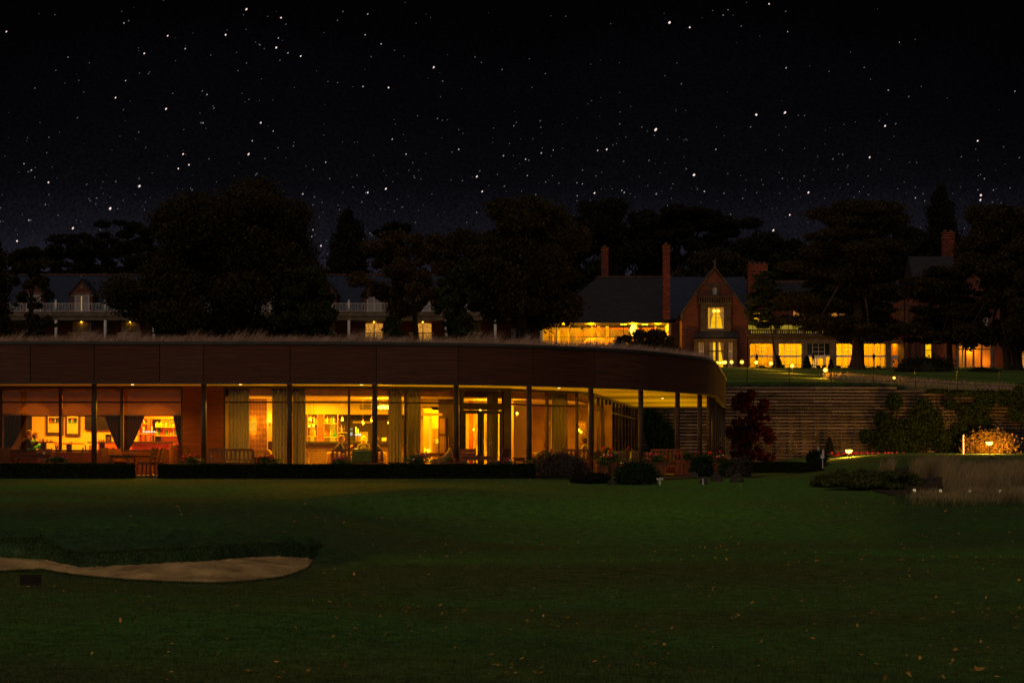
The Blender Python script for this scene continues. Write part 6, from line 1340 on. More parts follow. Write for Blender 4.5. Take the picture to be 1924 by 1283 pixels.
# patio lamps before the orangery
for i, px in enumerate((1422, 1527.5, 1642)):
    Y = 246; x = X(px, Y); z0 = Z(704, Y); t = thing('street_lamp', 'small black lantern post before the orangery, %s' % ('in front of the first window', 'by the double doors', 'right of the cedar trunk')[i], 'lamp post', (x, Y, z0))
    m = MB(); m.cyl((x, Y, z0), (x, Y, Z(678, Y)), .05, .035, 8); m.build('post', 'black', t); m = MB(); m.lathe([(.06, 0), (.17, .5), (.2, .52), (.05, .75), (.02, .9)], (x, Y, Z(678, Y)), 6); m.build('lantern', 'black', t)
for px in (1430, 1470, 1537, 1548, 1575, 1650): 
    Y = 248; x = X(px, Y); z0 = Z(703, Y); t = thing('patio_chair', 'dark patio seat silhouetted before the orangery windows', 'chair', (x, Y, z0), group='dark patio seats before the orangery')
    m = MB(); m.box(x - .25, x + .25, Y - .25, Y + .25, z0 + .42, z0 + .47); m.build('seat', 'black', t); m = MB(); m.box(x - .25, x + .25, Y - .27, Y - .23, z0 + .47, z0 + .95); m.build('backrest', 'black', t)
    for a in (-.22, .22):
        for b in (-.22, .22): m = MB(); m.box(x + a - .02, x + a + .02, Y + b - .02, Y + b + .02, z0, z0 + .42); m.build('leg', 'black', t)
# path lights on the upper lawn
PL = [(1347.5, 688, 256), (1353, 693, 250), (1359, 694.5, 244), (1362.5, 695.8, 236), (1374.5, 697.5, 226), (1394, 699.5, 214), (1421, 702.5, 200), (1448.5, 706.5, 184), (1488.5, 709, 165), (1551, 710.5, 147), (1680, 713, 133)]
wh = ['farthest, at the pavilion roof edge', 'second farthest of the row', 'third farthest of the row', 'fourth farthest of the row', 'fifth farthest of the row', 'left of the first orangery window', 'the smallest, under the first orangery window', 'between the first two orangery windows', 'below the second orangery window', 'alone on the lawn below the double doors', 'small one among the wild flowers']
for (px, py, Y), w_ in zip(PL, wh):
    x, z = X(px, Y), Z(py, Y); g = float(U(x, Y)); 
    z = max(z, g + .55)
    t = thing('path_light', 'glowing path light on a short post, ' + w_, 'path light', (x, Y, g), group='path lights along the upper lawn'); rr = (.0085 if px != 1680 else .005) * (Y ** .5)
    m = MB(); m.cyl((x, Y, g - .1), (x, Y, z - rr * .8), .035, n=8); m.build('post', 'black', t); m = MB(); m.ball((x, Y, z), rr, 8); m.build('bulb', 'bulbh', t); m = MB(); m.ball((x, Y, z), rr * 2, 12); m.build('halo_ball', 'halo', t, smooth=True)  # outer ball is the painted halo of the bulb, not a glass part
    m = MB(); m.lathe([(rr * 1.15, 0), (rr * .4, .05)], (x, Y, z + rr * .9), 10); m.build('cap', 'black', t)
    light('POINT', (x, Y - .25, z + .12), 520 if px != 1680 else 30, c=(1, .42, .02), r=.08)
# wildflower bank
mb = MB(); n = 26000; xx = RNG.uniform(X(1600, 135), X(1990, 135), n); Y = RNG.uniform(126.8, 150, n); P = np.stack([xx, Y, U(xx, Y)], 1); mb.blades(P, .42, .02, (.1, 0), spread=.25); mb.build('meadow_grass', 'reed', kind='stuff', label='tall meadow grass on the bank above the crib wall', cat='grass')
mb = MB(); n = 520; xx = X(RNG.uniform(1640, 1960, n), 135); Y = RNG.uniform(127, 146, n); P = np.stack([xx, Y, U(xx, Y) + RNG.uniform(.25, .6, n)], 1); mb.leaves(P, .08, 1.2); mb.build('meadow_flowers', 'mauve', kind='stuff', label='mauve and white wild flowers in the meadow grass', cat='wild flowers')
mb = MB(); n = 9000; xx = RNG.uniform(X(1360, 126), X(1700, 126), n); Y = RNG.uniform(125.7, 127.2, n); P = np.stack([xx, Y, U(xx, Y)], 1); mb.blades(P, .2, .02, (.1, 0), spread=.3); mb.build('bank_grass', 'green', kind='stuff', label='rough grass along the top of the crib wall', cat='grass')
# roof grass
n = 60000; s_ = RNG.random(n); idx = s_ * (len(FR) - 1); P2 = np.stack([np.interp(idx, np.arange(len(FR)), FR[:, 0]), np.interp(idx, np.arange(len(FR)), FR[:, 1])], 1); N2 = np.stack([np.interp(idx, np.arange(len(FR)), TF[:, 1]), -np.interp(idx, np.arange(len(FR)), TF[:, 0])], 1)
off = .35 + 2.2 * RNG.random(n) ** 1.3; P = np.c_[P2 - N2 * off[:, None], np.full(n, ZT - .03)]; clump = .6 + .5 * np.sin(P[:, 0] * 1.7 + 2 * np.sin(P[:, 0] * .6)) * np.sin(P[:, 0] * 4.1 + P[:, 1]); keep = RNG.random(n) < .35 + .65 * clump; P = P[keep]
mb = MB(); mb.blades(P, .36, .012, (.45, 0), spread=.22); kk = (np.sin(P[:, 0] * .9) * np.sin(P[:, 0] * 2.3 + 1) > .15) & (P[:, 0] < 4) & (RNG.random(len(P)) < .35); mb.blades(P[kk], .55, .012, (.5, 0), spread=.22); mb.build('roof_grass', 'dry', kind='stuff', label='wispy dry grass growing on the pavilion roof', cat='grass')
mb = MB(); mb.leaves(P[::5] * [1, 1, 1] + np.c_[np.zeros((len(P[::5]), 2)), RNG.uniform(0.02, .1, len(P[::5]))], .06, 1.5); mb.build('roof_sedum', 'leafg', kind='stuff', label='low dark green sedum along the pavilion roof edge', cat='sedum')
# hedges
def hedge(label, pa, pb, Y, z0, pyt, d=.6, n=9000, name='hedge'):
    x0, x1 = X(pa, Y), X(pb, Y); zt = Z(pyt, Y); t = thing(name, label, 'hedge', ((x0 + x1) / 2, Y + d / 2, z0)); b = MB(); b.box(x0 + .03, x1 - .03, Y + .03, Y + d - .03, z0, zt - .03); b.build('twig_core', 'bark', t)
    A = (x1 - x0) * (zt - z0), (x1 - x0) * d, d * (zt - z0); A = np.array([A[0], A[1], A[2], A[2]]); k = RNG.choice(4, n, p=A / A.sum()); u, v = RNG.random(n), RNG.random(n); P = np.zeros((n, 3))
    P[k == 0] = np.stack([x0 + u * (x1 - x0), Y + 0 * u, z0 + v * (zt - z0)], 1)[k == 0]; P[k == 1] = np.stack([x0 + u * (x1 - x0), Y + v * d, zt + 0 * u], 1)[k == 1]
    P[k == 2] = np.stack([x0 + 0 * u, Y + u * d, z0 + v * (zt - z0)], 1)[k == 2]; P[k == 3] = np.stack([x1 + 0 * u, Y + u * d, z0 + v * (zt - z0)], 1)[k == 3]
    P += RNG.normal(0, .016, (n, 3)); P[:, 2] += .012 * np.sin(P[:, 0] * 3); m = MB(); m.leaves(P, .042, 1.3); m.build('foliage', 'hedge', t)
hedge('low clipped box hedge at the left, ending at the dining table gap', -120, 248, 74.0, -.03, 872.5, n=12000); hedge('long low clipped box hedge running below the middle of the pavilion', 297, 1004, 74.0, -.03, 873.5, n=26000)
hedge('dark clipped hedge right of the corner posts before the crib wall', 1402, 1547, 92, .12, 869, .9, 9000)
shrub('round topped clipped bush above the right end of the dark hedge', 1534, 94.5, 848, 872, 46, 'hedge', 4500, .07, 70)
shrub('wispy brown lavender bush at the end of the long hedge', 1056, 74.6, 856, 905, 104, 'lav', 9000, .05, 71); 
mb = MB(); n = 2600; a = RNG.normal(0, .42, n); P = np.stack([X(1056, 75.5) + a, 75.4 + RNG.normal(0, .25, n), .12 + .3 * np.exp(-(a / .6) ** 2)], 1); mb.blades(P, .38, .012, (.05, 0), spread=.45); mb.build('lavender_stalks', 'lav', kind='stuff', label='fine dry stalks on the lavender bush', cat='stalks')
shrub('round clipped dark green shrub in front of the eighth post', 1193, yground(1193, 909), 868, 909, 92, 'box', 12000, .045, 72)
shrub('low dark ground cover bush left of the round clipped shrub', 1110, yground(1110, 907), 888, 907, 90, 'leafp', 3500, .05, 73)
shrub('ball shaped bush at the foot of the tenth post', 1317, 77.5, 857, 899, 50, 'box', 5200, .05, 74)
shrub('small green bush under the orange red flowers', 1361, 79, 868, 898, 34, 'box', 2400, .05, 75)
shrub('silvery grey bush with a white marker in front of the red maple', 1392, 77, 861, 900, 46, 'lav', 4500, .05, 76)
shrub('small brown bush between rocks left of the silvery bush', 1372, 75, 880, 903, 26, 'lav', 1500, .05, 77)
for i, (px, yt, yb, w_, s_) in enumerate(((1600, 876, 905, 110, 1), (1560, 889, 915, 80, 2), (1660, 882, 912, 150, 3), (1625, 893, 920, 160, 4))): shrub('spreading juniper with feathery tips, %s of the juniper bed' % ('top left', 'left end', 'right half', 'front')[i], px, yground(px, yb), yt, yb, w_, 'juniper', 5200, .06, 80 + i, 'spread', 'juniper')
# maple and ivy at the crib wall
tree('slim red maple in front of the crib wall', 1412, 118, 730, 868, 104, 'broad', 92, 'maple', n=8500, leaf=.1, base=.6, name='maple')
def ivy(label, pts, seed, m='ivy', n=9000, leaf=.1, Yc=124.3, d=.5):
    r = np.random.default_rng(seed); L = [(X(a, Yc), Yc, Z(b, Yc), w_ / F * Yc * .62, d * .8, h / F * Yc * .62) for a, b, w_, h in pts]
    t = thing('ivy', label, 'ivy', (L[0][0], Yc, L[0][2])); c = MB(); lobes_leaves(c, L, n, leaf, r, .2); c.build('foliage', m, t); b = MB()
    for l in L: b.path([(l[0], 124.6, .3), (l[0] + .2, 124.5, l[2])], [.05, .02], 5)
    b.build('stem', 'bark', t)
ivy('broad ivy bush climbing the middle of the crib wall', [(1700, 815, 56, 40), (1740, 800, 52, 48), (1665, 825, 46, 28), (1660, 790, 26, 26), (1680, 755, 22, 24), (1735, 765, 26, 22), (1775, 830, 34, 30), (1690, 840, 70, 20), (1630, 820, 22, 18)], 91, n=20000)
ivy('thin yellowing creeper over the crib wall above the right floodlight', [(1820, 780, 34, 30), (1845, 800, 30, 34), (1805, 815, 26, 30), (1850, 760, 26, 20), (1785, 760, 20, 14)], 92, 'ivy', 5200, .09)
ivy('thick ivy spilling over the top right of the crib wall', [(1800, 738, 50, 7), (1850, 742, 40, 12), (1890, 748, 40, 20), (1915, 775, 26, 26), (1760, 735, 30, 5), (1925, 735, 30, 20)], 93, n=11000)
ivy('dark ivy curtain on the crib wall seen between the eighth and ninth posts', [(1235, 815, 34, 60), (1222, 790, 20, 40), (1255, 830, 20, 50), (1235, 860, 30, 30)], 94, 'hedge', 9000)
shrub('orange lit bush glowing around the right floodlight', 1865, 122, 812, 857, 120, 'rust', 6500, .1, 95)
shrub('small dark conifer left of the left floodlight', 1558, 122, 822, 856, 22, 'leafp', 1800, .1, 96, 'cone')
# flower bed at the wall foot
mb = MB(); n = 420; px = 1620 + 75 * np.clip(RNG.normal(0, .55, n), -1, 1); P = np.stack([X(px, 120.5), RNG.uniform(120, 121, n), Z(857 - 7 * RNG.random(n), 120.5)], 1); mb.leaves(P, .09, 1.1); mb.build('flower_bed', 'pink', kind='stuff', label='pink bedding flowers along the foot of the crib wall', cat='flowers')
mb = MB(); n = 2600; px = RNG.uniform(1545, 1700, n); P = np.stack([X(px, 120.7), RNG.uniform(120.2, 121.2, n), Z(860 - 6 * RNG.random(n), 120.7)], 1); mb.leaves(P, .1, 1.2); mb.build('bedding_leaves', 'leafg', kind='stuff', label='low leaves of the bedding plants along the crib wall', cat='bedding plants')
# reeds at the right
def reeds(name, m, pa, pb, y0, y1, h, n, label, w_=.012, lean=(.12, 0)):
    px = RNG.uniform(pa, pb, n); Y = RNG.uniform(y0, y1, n); x = X(px, Y); P = np.stack([x, Y, G(x, Y) - .02], 1); k = RNG.random(n) < (.3 + .7 * np.sin(P[:, 0] * 2.3 + P[:, 1] * .7) ** 2) * np.clip((px - pa - 12 * np.sin(Y * 1.9)) / 40, .04, 1) * np.clip((Y - y0 - .8 * np.sin(x * 1.3)) / 1.6, .05, 1); mb = MB(); mb.blades(P[k], h * 1.1, w_, lean, spread=.26); mb.build(name, m, kind='stuff', label=label, cat='grass')
reeds('tall_reeds', 'reed', 1770, 2100, 66, 75, .55, 30000, 'tall dry reed grass at the right edge of the lawn')
reeds('short_reeds', 'reed', 1700, 2100, 61.5, 66, .26, 16000, 'short yellow grass fringing the front of the reed bed')
reeds('rough_grass', 'green', 1680, 2100, 60.5, 66, .18, 14000, 'rough green grass before the reed bed')
reeds('seed_heads', 'reed', 1708, 1800, 74, 77, .62, 4200, 'bleached seed stalks behind the juniper', .014)
reeds('sedge_clump', 'reed', 1650, 1680, 82, 84, .5, 1400, 'small tuft of pale sedge beyond the juniper')
def patch(name, m, pts, dz, kind='structure'):
    mb = MB(); V = []; F_ = []; k = 0
    for (a, b, Y) in pts:
        for t_ in np.linspace(0, 1, 24): x = X(a + (b - a) * t_, Y); V.append((x, Y, float(G(x, Y)) + dz))
    q = 24
    for j in range(len(pts) - 1):
        for i in range(q - 1): F_.append((j * q + i, j * q + i + 1, (j + 1) * q + i + 1, (j + 1) * q + i))
    mb.add(V, F_); return mb.build(name, m, local=True, kind=kind, smooth=True)
patch('mulch_bed', 'soil', [(1795, 1900, 64.4), (1690, 2000, 66), (1640, 2100, 68), (1570, 2100, 70.5), (1530, 2100, 74), (1520, 2100, 79), (1540, 2100, 85)], .02)
patch('border_bed', 'soil', [(1130, 1250, 73.2), (1010, 1290, 73.8), (1000, 1420, 76), (1250, 1430, 80), (1300, 1440, 88)], .02)
patch('gravel_path', 'gravel', [(1806, 2100, 96), (1812, 2100, 99), (1820, 2100, 102)], .03)
# rocks
def rock(px, Y, w_, h, label, seed):
    r = np.random.default_rng(seed); m = MB(); x = X(px, Y); g = float(G(x, Y)); m.ball((0, 0, 0), 1, 9); V = m.v[0]; V *= (1 + r.normal(0, .1, (len(V), 1))); V *= [w_ / 2, w_ / 2.4, h]; V[:, 2] = np.maximum(V[:, 2], -.05); V += [x, Y, g]; m.v = [V]; m.build('rock', 'rock', label=label, cat='rock')
rock(1150, yground(1150, 911), .3, .17, 'pale flat rock left of the round clipped shrub', 1)
for i, (px, Y, w_, h, l_) in enumerate(((1304, 898, .34, .2, 'low rock at the foot of the ball shaped bush'), (1322, 909, .3, .22, 'mossy rock with a white marker'), (1346, 904, .44, .24, 'large brown rock right of the ball shaped bush'), (1384, 905, .46, .26, 'large brown rock under the silvery bush'),
        (1727, 908, .3, .22, 'grey rock under the bleached seed stalks'), (1748, 907, .4, .26, 'pale rock right of the grey rock by the pond edge'), (1863, 887, 1.6, .5, 'long dark boulder behind the reeds'), (1800, 887, 1.0, .35, 'dark boulder at the left end of the gravel path'))): rock(px, yground(px, Y), w_, h, l_, 20 + i)
# white stool-like marker
Y = yground(1240, 911); x = X(1240, Y); g = float(G(x, Y)); t = thing('tee_marker', 'small cream T shaped marker on the lawn right of the round clipped shrub', 'marker', (x, Y, g))
m = MB(); m.box(x - .035, x + .03, Y - .03, Y + .03, g, Z(901.5, Y)); m.build('post', 'china', t); m = MB(); m.box(x - .11, x + .1, Y - .05, Y + .05, Z(901.4, Y), Z(897.8, Y)); m.build('cap', 'china', t)
def stake(px, Y, py0, py1, label, w_=.02, mt='white', group=None, name='marker_post'):
    x = X(px, Y); m = MB(); m.cyl((x, Y, Z(py1, Y)), (x, Y, Z(py0, Y)), w_, w_ * .9, 8); m.cyl((x, Y, Z(py0, Y)), (x, Y, Z(py0, Y) + .015), w_ * 1.25, n=8); m.build(name, mt, label=label, cat='marker post', group=group)
stake(1321, 69.8, 900, 910, 'short white marker stake before the mossy rock', .025); stake(1381.5, 85.5, 863, 872, 'white marker stake in the silvery bush', .03)
for px, a, b, l_ in ((1546.8, 845, 861, 'tall white post at the end of the dark hedge'), (1544, 854, 861, 'short white post beside the tall one'), (1537.5, 840, 847, 'farther white post above the clipped bush'), (1545.8, 861, 880, 'thin pale stake under the tall white post')): stake(px, 91.5 if px != 1537.5 else 97, a, b, l_, .045 if px != 1545.8 else .02)
stake(1809.5, 118, 818, 855, 'white topped flag stick left of the glowing bush', .05); stake(1885, 118, 822, 860, 'grey flag stick in the glowing bush', .03, 'black')
for px in (1809.5, 1885): pass
# low bollard lights of the reed bed
for i, (px, py, Y) in enumerate(((1718, 921, 67.2), (1767, 922, 66.6), (1822, 923.5, 65.8), (1879, 926, 65.2))):
    x, z = X(px, Y), Z(py, Y); g = float(G(x, Y)); t = thing('bollard_light', 'tiny pale bollard in the reed bed, ' + ('leftmost of the four', 'second from the left', 'third from the left', 'tallest, rightmost of the four')[i], 'bollard', (x, Y, g - .02), group='row of four bollards')
    hh = .09 if i < 3 else .17; m = MB(); m.cyl((x, Y, g - .05), (x, Y, max(z - hh / 2, g)), .03, n=10); m.build('post', 'dark', t); m = MB(); m.cyl((x, Y, max(z - hh / 2, g) + .001), (x, Y, max(z + hh / 2, g + hh)), .04, n=12); m.build('head', 'cglow', t)
# floodlights
for px, py, Y, l_, e in ((1595, 846, 116, 'bowl shaped floodlight blazing before the crib wall, left one', 420), (1859, 831, 117.5, 'bowl shaped floodlight blazing in front of the glowing bush, right one', 900)):
    x, z = X(px, Y), Z(py, Y); g = float(G(x, Y)); t = thing('floodlight', l_, 'floodlight', (x, Y, g)); m = MB(); m.cyl((x, Y, g - .05), (x, Y, z - .15), .03, n=8); m.build('post', 'black', t)
    m = MB(); m.lathe([(.02, -.15), (.13, -.1), (.175, 0), (.175, .02)], (x, Y, z), 16); m.build('bowl', 'bulbh', t); m = MB(); m.lathe([(.185, .021), (.18, .05), (.05, .08)], (x, Y, z), 16); m.build('cap', 'black', t)
    light('POINT', (x, Y + .25, z - .05), e, c=(1, .42, .04), r=.12); light('POINT', (x, Y - .3, z - .05), e * .12, c=(1, .42, .04), r=.12)
# sign at the bunker
Y = 25.9; x0, x1 = X(37.5, Y), X(77, Y); gz = float(G(X(57, Y), Y)); t = thing('golf_sign', 'small dark board reading ALL GOLF with an arrow, on two wire legs before the bunker', 'sign', (X(57, Y), Y, gz))
m = MB(); m.box(x0, x1, Y, Y + .018, Z(1099.5, Y), Z(1079, Y)); m.build('board', 'signb', t)
for px in (46.5, 66.5): m = MB(); m.cyl((X(px, Y), Y + .009, Z(1106.5, Y) - .03), (X(px, Y), Y + .009, Z(1099.6, Y)), .004, n=6); m.build('leg', 'steel', t)
cu = bpy.data.curves.new('lettering', 'FONT'); cu.body = 'ALL GOLF'; cu.size = .056; cu.extrude = .001; cu.align_x = 'CENTER'; cu.align_y = 'CENTER'; o = bpy.data.objects.new('lettering', cu); COL.objects.link(o); me = bpy.data.meshes.new_from_object(o.evaluated_get(bpy.context.evaluated_depsgraph_get())); bpy.data.objects.remove(o); o = bpy.data.objects.new('lettering', me); COL.objects.link(o); me.materials.clear(); me.materials.append(MT['black']); o.parent = t
o.location = (0, -.003, Z(1085.5, Y) - gz); o.rotation_euler = (R(90), 0, 0)
m = MB(); zc = Z(1092, Y); m.box(X(44, Y), X(66, Y), Y - .004, Y - .001, zc - .005, zc + .005); m.prism([(X(66, Y), zc - .013), (X(70, Y), zc), (X(66, Y), zc + .013)], Y - .004, Y - .001); m.build('arrow', 'black', t)
# fallen leaves
mb = MB(); r_ = np.random.default_rng(77); n = 3400; Y = 15 + 58 * r_.random(n) ** 1.25; px = r_.uniform(-40, 1964, n); k = (r_.random(n) < .28 + .72 * (px / 1924)); Y, px = Y[k], px[k]; n = len(Y); x = X(px, Y); zz = G(x, Y); k = (G(x, Y) > -1.2) | (Y > 36); x, Y, zz = x[k], Y[k], zz[k]; n = len(x)
sz = .0135 * r_.uniform(.5, 1.7, n) * (1 + .012 * Y); a = r_.uniform(0, 6.28, n); c_, s_ = np.cos(a), np.sin(a); t1 = r_.normal(0, .35, (n, 2))
def cor(u, v): dx = (c_ * u - s_ * v) * sz; dy = (s_ * u + c_ * v) * sz; return np.stack([x + dx, Y + dy, zz + .03 + t1[:, 0] * dx + t1[:, 1] * dy], 1)
mb.quads(np.stack([cor(-1, 0), cor(0, -.6), cor(1, 0), cor(0, .6)], 1)); mb.build('fallen_leaves', 'deadleaf', kind='stuff', label='yellow and brown autumn leaves scattered over the lawn', cat='leaves')
def mapleleaf(px, py, size, label, rz, mt='deadleaf'):
    Y = 1.41 * F / (py - HY); x = X(px, Y); g = float(G(x, Y)); P = []
    for k in range(15): a = k / 15 * 6.283; rr = size * (1 if k % 3 == 0 else (.55 if k % 3 == 1 else .4)) * (.7 + .3 * math.cos(a)); P.append((rr * math.cos(a), rr * math.sin(a), .02 + size * .45 * abs(math.sin(a * 1.5 + rz)) * (rr / size)))
    m = MB(); m.add([(0, 0, .015)] + P, [(0, i + 1, (i + 1) % 15 + 1) for i in range(15)]); m.cyl((0, 0, .015), (-size * .8, 0, .03), .0025, n=4); o = m.build('fallen_leaf', mt, local=True, label=label, cat='leaf'); o.location = (x, Y, g + .01); o.rotation_euler = (R(18), 0, rz)
mapleleaf(1835, 1249, .075, 'large curled golden leaf near the bottom right corner', .5); mapleleaf(1010, 1270, .05, 'golden leaf at the bottom edge just right of centre', 2.5); mapleleaf(1636, 1143, .04, 'curled orange leaf in the right half of the lawn', 1.2); mapleleaf(1225, 1245, .04, 'flat golden leaf near the bottom right of centre', 3.1)
mapleleaf(1206, 1199, .04, 'thin golden leaf above the flat one near the bottom', 4.1); mapleleaf(118, 1117, .045, 'brown maple leaf right of the golf sign', 1.9)
# ---------------------------------------------------------------- lights inside and under the canopy
def area(px, Y, z, w, d, e, c=(1, .5, .01), down=True): return light('AREA', (X(px, Y), Y, z), e, c, size=(w, d), rot=(0, 0, 0) if down else (math.pi, 0, 0))
O = (1, .36, .005); Yl = (1, .5, .002)
for px, Y, w_, e, c in ((40, 82, 1, 22, O), (125, 82.3, 1.4, 75, O), (200, 82.6, .8, 22, O), (295, 82.0, .8, 85, O), (305, 85.4, 1.2, 85, Yl), (470, 81.6, .8, 12, O), (600, 83.6, 1.4, 150, Yl), (660, 84.3, 1.4, 165, Yl), (735, 83.5, 1.0, 75, Yl), (600, 87, 1.2, 10, Yl), (812, 82.6, .8, 30, Yl), (800, 85.4, .4, 28, Yl), (815, 87.4, .5, 30, Yl), (885, 84.2, .8, 30, Yl), (930, 84.6, .6, 26, Yl), (1000, 86.5, .8, 16, Yl), (1090, 88.5, .6, 22, Yl)):
    area(px, Y, ZC - .03, w_, .5, e * (5 if px > 950 else 3), c)
for a in np.arange(578, 640, 20): area(a, 87.45, Z(777.5, 87.45), .3, .08, 5, Yl)
# shadow light on the roller blinds, as the warm wash of ceiling lamps behind them
for px, Y, e in ((75, 80.6, 9), (150, 80.6, 10), (302, 80.9, 45)): light('SPOT', (X(px, Y), Y, ZC - .05), e * 24, O, r=.03, rot=(R(-42), 0, 0), spot=75)
# recessed ceiling lamps in the soffit
for i, (px, py) in enumerate(((249, 721.3), (679, 721.6), (1050.5, 728), (1245, 747.3), (922, 732), (452, 721))):
    Y = (ZS - CZ) * F / (HY - py); x = X(px, Y); t = thing('downlight', 'small round downlight in the pavilion soffit, ' + ('between the first and second posts', 'left of the fourth post', 'left of the seventh post', 'between the eighth and ninth posts', 'above the glazed doors', 'between second and third posts')[i], 'lamp', (x, Y, ZS - .03)); m = MB(); m.cyl((x, Y, ZS - .03), (x, Y, ZS - .002), .05, n=12); m.build('lens', 'spot', t)
    m = MB(); m.lathe([(.052, -.02), (.075, -.012), (.075, -.002), (.052, -.002)], (x, Y, ZS), 12); m.build('trim_ring', 'white', t); light('SPOT', (x, Y, ZS - .05), 420 if px < 300 else 230, (1, .42, .012), r=.04, spot=150)
# unseen uplights added in the terrace floor to brighten the soffit
for px, Y, e, c in ((60, 78, 9, O), (285, 78, 9, O), (455, 77.6, 16, Yl), (610, 78, 14, Yl), (745, 77.8, 22, Yl), (850, 78.6, 14, Yl), (930, 79.2, 12, Yl), (1040, 81, 16, Yl), (1150, 84, 26, Yl), (1215, 89, 40, Yl), (1250, 97, 60, Yl), (1280, 104, 60, Yl)):
    x = X(px, Y); m = MB(); m.lathe([(.062, 0), (.085, 0), (.085, .025), (.062, .034)], (x, Y, ZTER), 12); t = m.build('unseen_uplight', 'flash', pav); m = MB(); m.cyl((x, Y, ZTER), (x, Y, ZTER + .03), .06, n=12); m.build('lens', 'spot', t)
    light('SPOT', (x, Y, ZTER + .06), e * 7, c, r=.05, rot=(math.pi, 0, 0), spot=130)
# ---------------------------------------------------------------- sky, moonless dusk fill, camera
w_ = bpy.data.worlds.new('World'); SC.world = w_; w_.use_nodes = True; nt = w_.node_tree; N = nt.nodes; L = nt.links; N.clear()
out = N.new('ShaderNodeOutputWorld'); bg = N.new('ShaderNodeBackground'); L.new(bg.outputs[0], out.inputs[0]); tc = N.new('ShaderNodeTexCoord'); sp = N.new('ShaderNodeSeparateXYZ'); L.new(tc.outputs['Generated'], sp.inputs[0])
mr = N.new('ShaderNodeMapRange'); mr.inputs[1].default_value = 0; mr.inputs[2].default_value = .25; L.new(sp.outputs[2], mr.inputs[0])
cr = N.new('ShaderNodeValToRGB'); L.new(mr.outputs[0], cr.inputs[0]); E = cr.color_ramp.elements; E[0].position = .2; E[0].color = (.042, .033, .056, 1); E[1].position = 1; E[1].color = (.0005, .0004, .0005, 1)
for p, c in ((.34, (.017, .0145, .024)), (.41, (.0066, .0066, .0098)), (.5, (.0026, .0025, .0036)), (.62, (.0015, .0013, .002)), (.8, (.0008, .0006, .0009))): e = E.new(p); e.color = (*c, 1)
n1 = N.new('ShaderNodeTexNoise'); n1.inputs['Scale'].default_value = 900; n1.inputs['Detail'].default_value = 2; L.new(tc.outputs['Generated'], n1.inputs['Vector'])
n2 = N.new('ShaderNodeTexNoise'); n2.inputs['Scale'].default_value = 9; n2.inputs['Detail'].default_value = 4; L.new(tc.outputs['Generated'], n2.inputs['Vector'])
m1 = N.new('ShaderNodeMapRange'); m1.inputs[1].default_value = .3; m1.inputs[2].default_value = .7; m1.inputs[3].default_value = .62; m1.inputs[4].default_value = 1.4; L.new(n1.outputs['Fac'], m1.inputs[0])
m2 = N.new('ShaderNodeMapRange'); m2.inputs[1].default_value = .3; m2.inputs[2].default_value = .7; m2.inputs[3].default_value = .7; m2.inputs[4].default_value = 1.3; L.new(n2.outputs['Fac'], m2.inputs[0])
mm = N.new('ShaderNodeMath'); mm.operation = 'MULTIPLY'; L.new(m1.outputs[0], mm.inputs[0]); L.new(m2.outputs[0], mm.inputs[1]); L.new(cr.outputs[0], bg.inputs[0]); m3 = N.new('ShaderNodeMapRange'); m3.inputs[1].default_value = -.6; m3.inputs[2].default_value = .9; m3.inputs[3].default_value = .18; m3.inputs[4].default_value = .85; L.new(sp.outputs[1], m3.inputs[0]); m4 = N.new('ShaderNodeMath'); m4.operation = 'MULTIPLY'; L.new(mm.outputs[0], m4.inputs[0]); L.new(m3.outputs[0], m4.inputs[1]); L.new(m4.outputs[0], bg.inputs[1])
# stars
BR = [(463,18,3.2),(424,66,2.8),(519,90,3),(315,68,2.4),(348,92,2.2),(565,106,2.4),(815,127,2.8),(236,152,2),(271,101,2.4),(312,205,3),(389,178,2),(682,163,2.2),(730,165,2.6),(490,231,2.6),(737,262,2.2),(1258,43,4),(1296,52,2.8),(1477,128,2.2),(1421,216,3.8),(1475,212,3.6),(1232,244,4.2),(1663,237,2.8),(1837,265,2.8),(1634,296,2.6),(1304,329,4),(1519,362,3),(1843,367,3.6),(1842,376,3),(1140,281,2.4),(1123,283,2.2),(1117,363,2.4),(1173,362,2),(896,332,2.8),(906,360,2.4),(725,355,3),(691,362,2.6),(612,305,2.2),(763,290,2.2),(344,290,2.6),(355,310,2.4),(335,317,2.4),(262,350,3.6),(207,392,4),(137,429,3.2),(106,444,3.2),(32,453,3),(91,343,2.8),(59,320,2.2),(45,308,2),(467,290,3),(474,265,2.2),(585,445,2.4),(603,462,2.4),(588,432,2),(691,27,2),(686,66,2),(716,83,2.2),(528,34,2.6),(541,100,2),(523,72,2),(233,44,2),(1484,404,2.4),(1453,433,3),(1233,365,2),(1254,387,2.2),(1017,288,2.2),(946,293,2),(862,281,2.2),(1445,8,2.4),(12,60,2.4),(217,184,2.4),(1720,372,2),(1345,281,1.8),(1669,170,2),(1480,60,1.6),(1690,80,1.6),(1907,172,1.8)]
RS = 3000.0
def starmesh(S, name, mt, label):
    V = []; Fc = []; k = 0; r = np.random.default_rng(9)
    for px, py, d in S:
        c = np.array([(px - CX) / F * RS, RS, CZ + (HY - py) / F * RS]); q = d / 2 / F * RS; e = r.uniform(1, 1.5); u = np.array([.6, 0, .8]) * q * e; v = np.array([.8, 0, -.6]) * q / e ** .5; y = np.array([0, q, 0])
        ring = [c + u * math.cos(a) + v * math.sin(a) for a in np.linspace(0, 2 * math.pi, 8, endpoint=False)]; V += [c - y] + ring + [c + y]; Fc += [(k, k + 1 + i, k + 1 + (i + 1) % 8) for i in range(8)] + [(k + 9, k + 1 + (i + 1) % 8, k + 1 + i) for i in range(8)]; k += 10
    mb = MB(); mb.add(V, Fc); return mb.build(name, mt, local=True, kind='stuff', label=label, cat='stars')
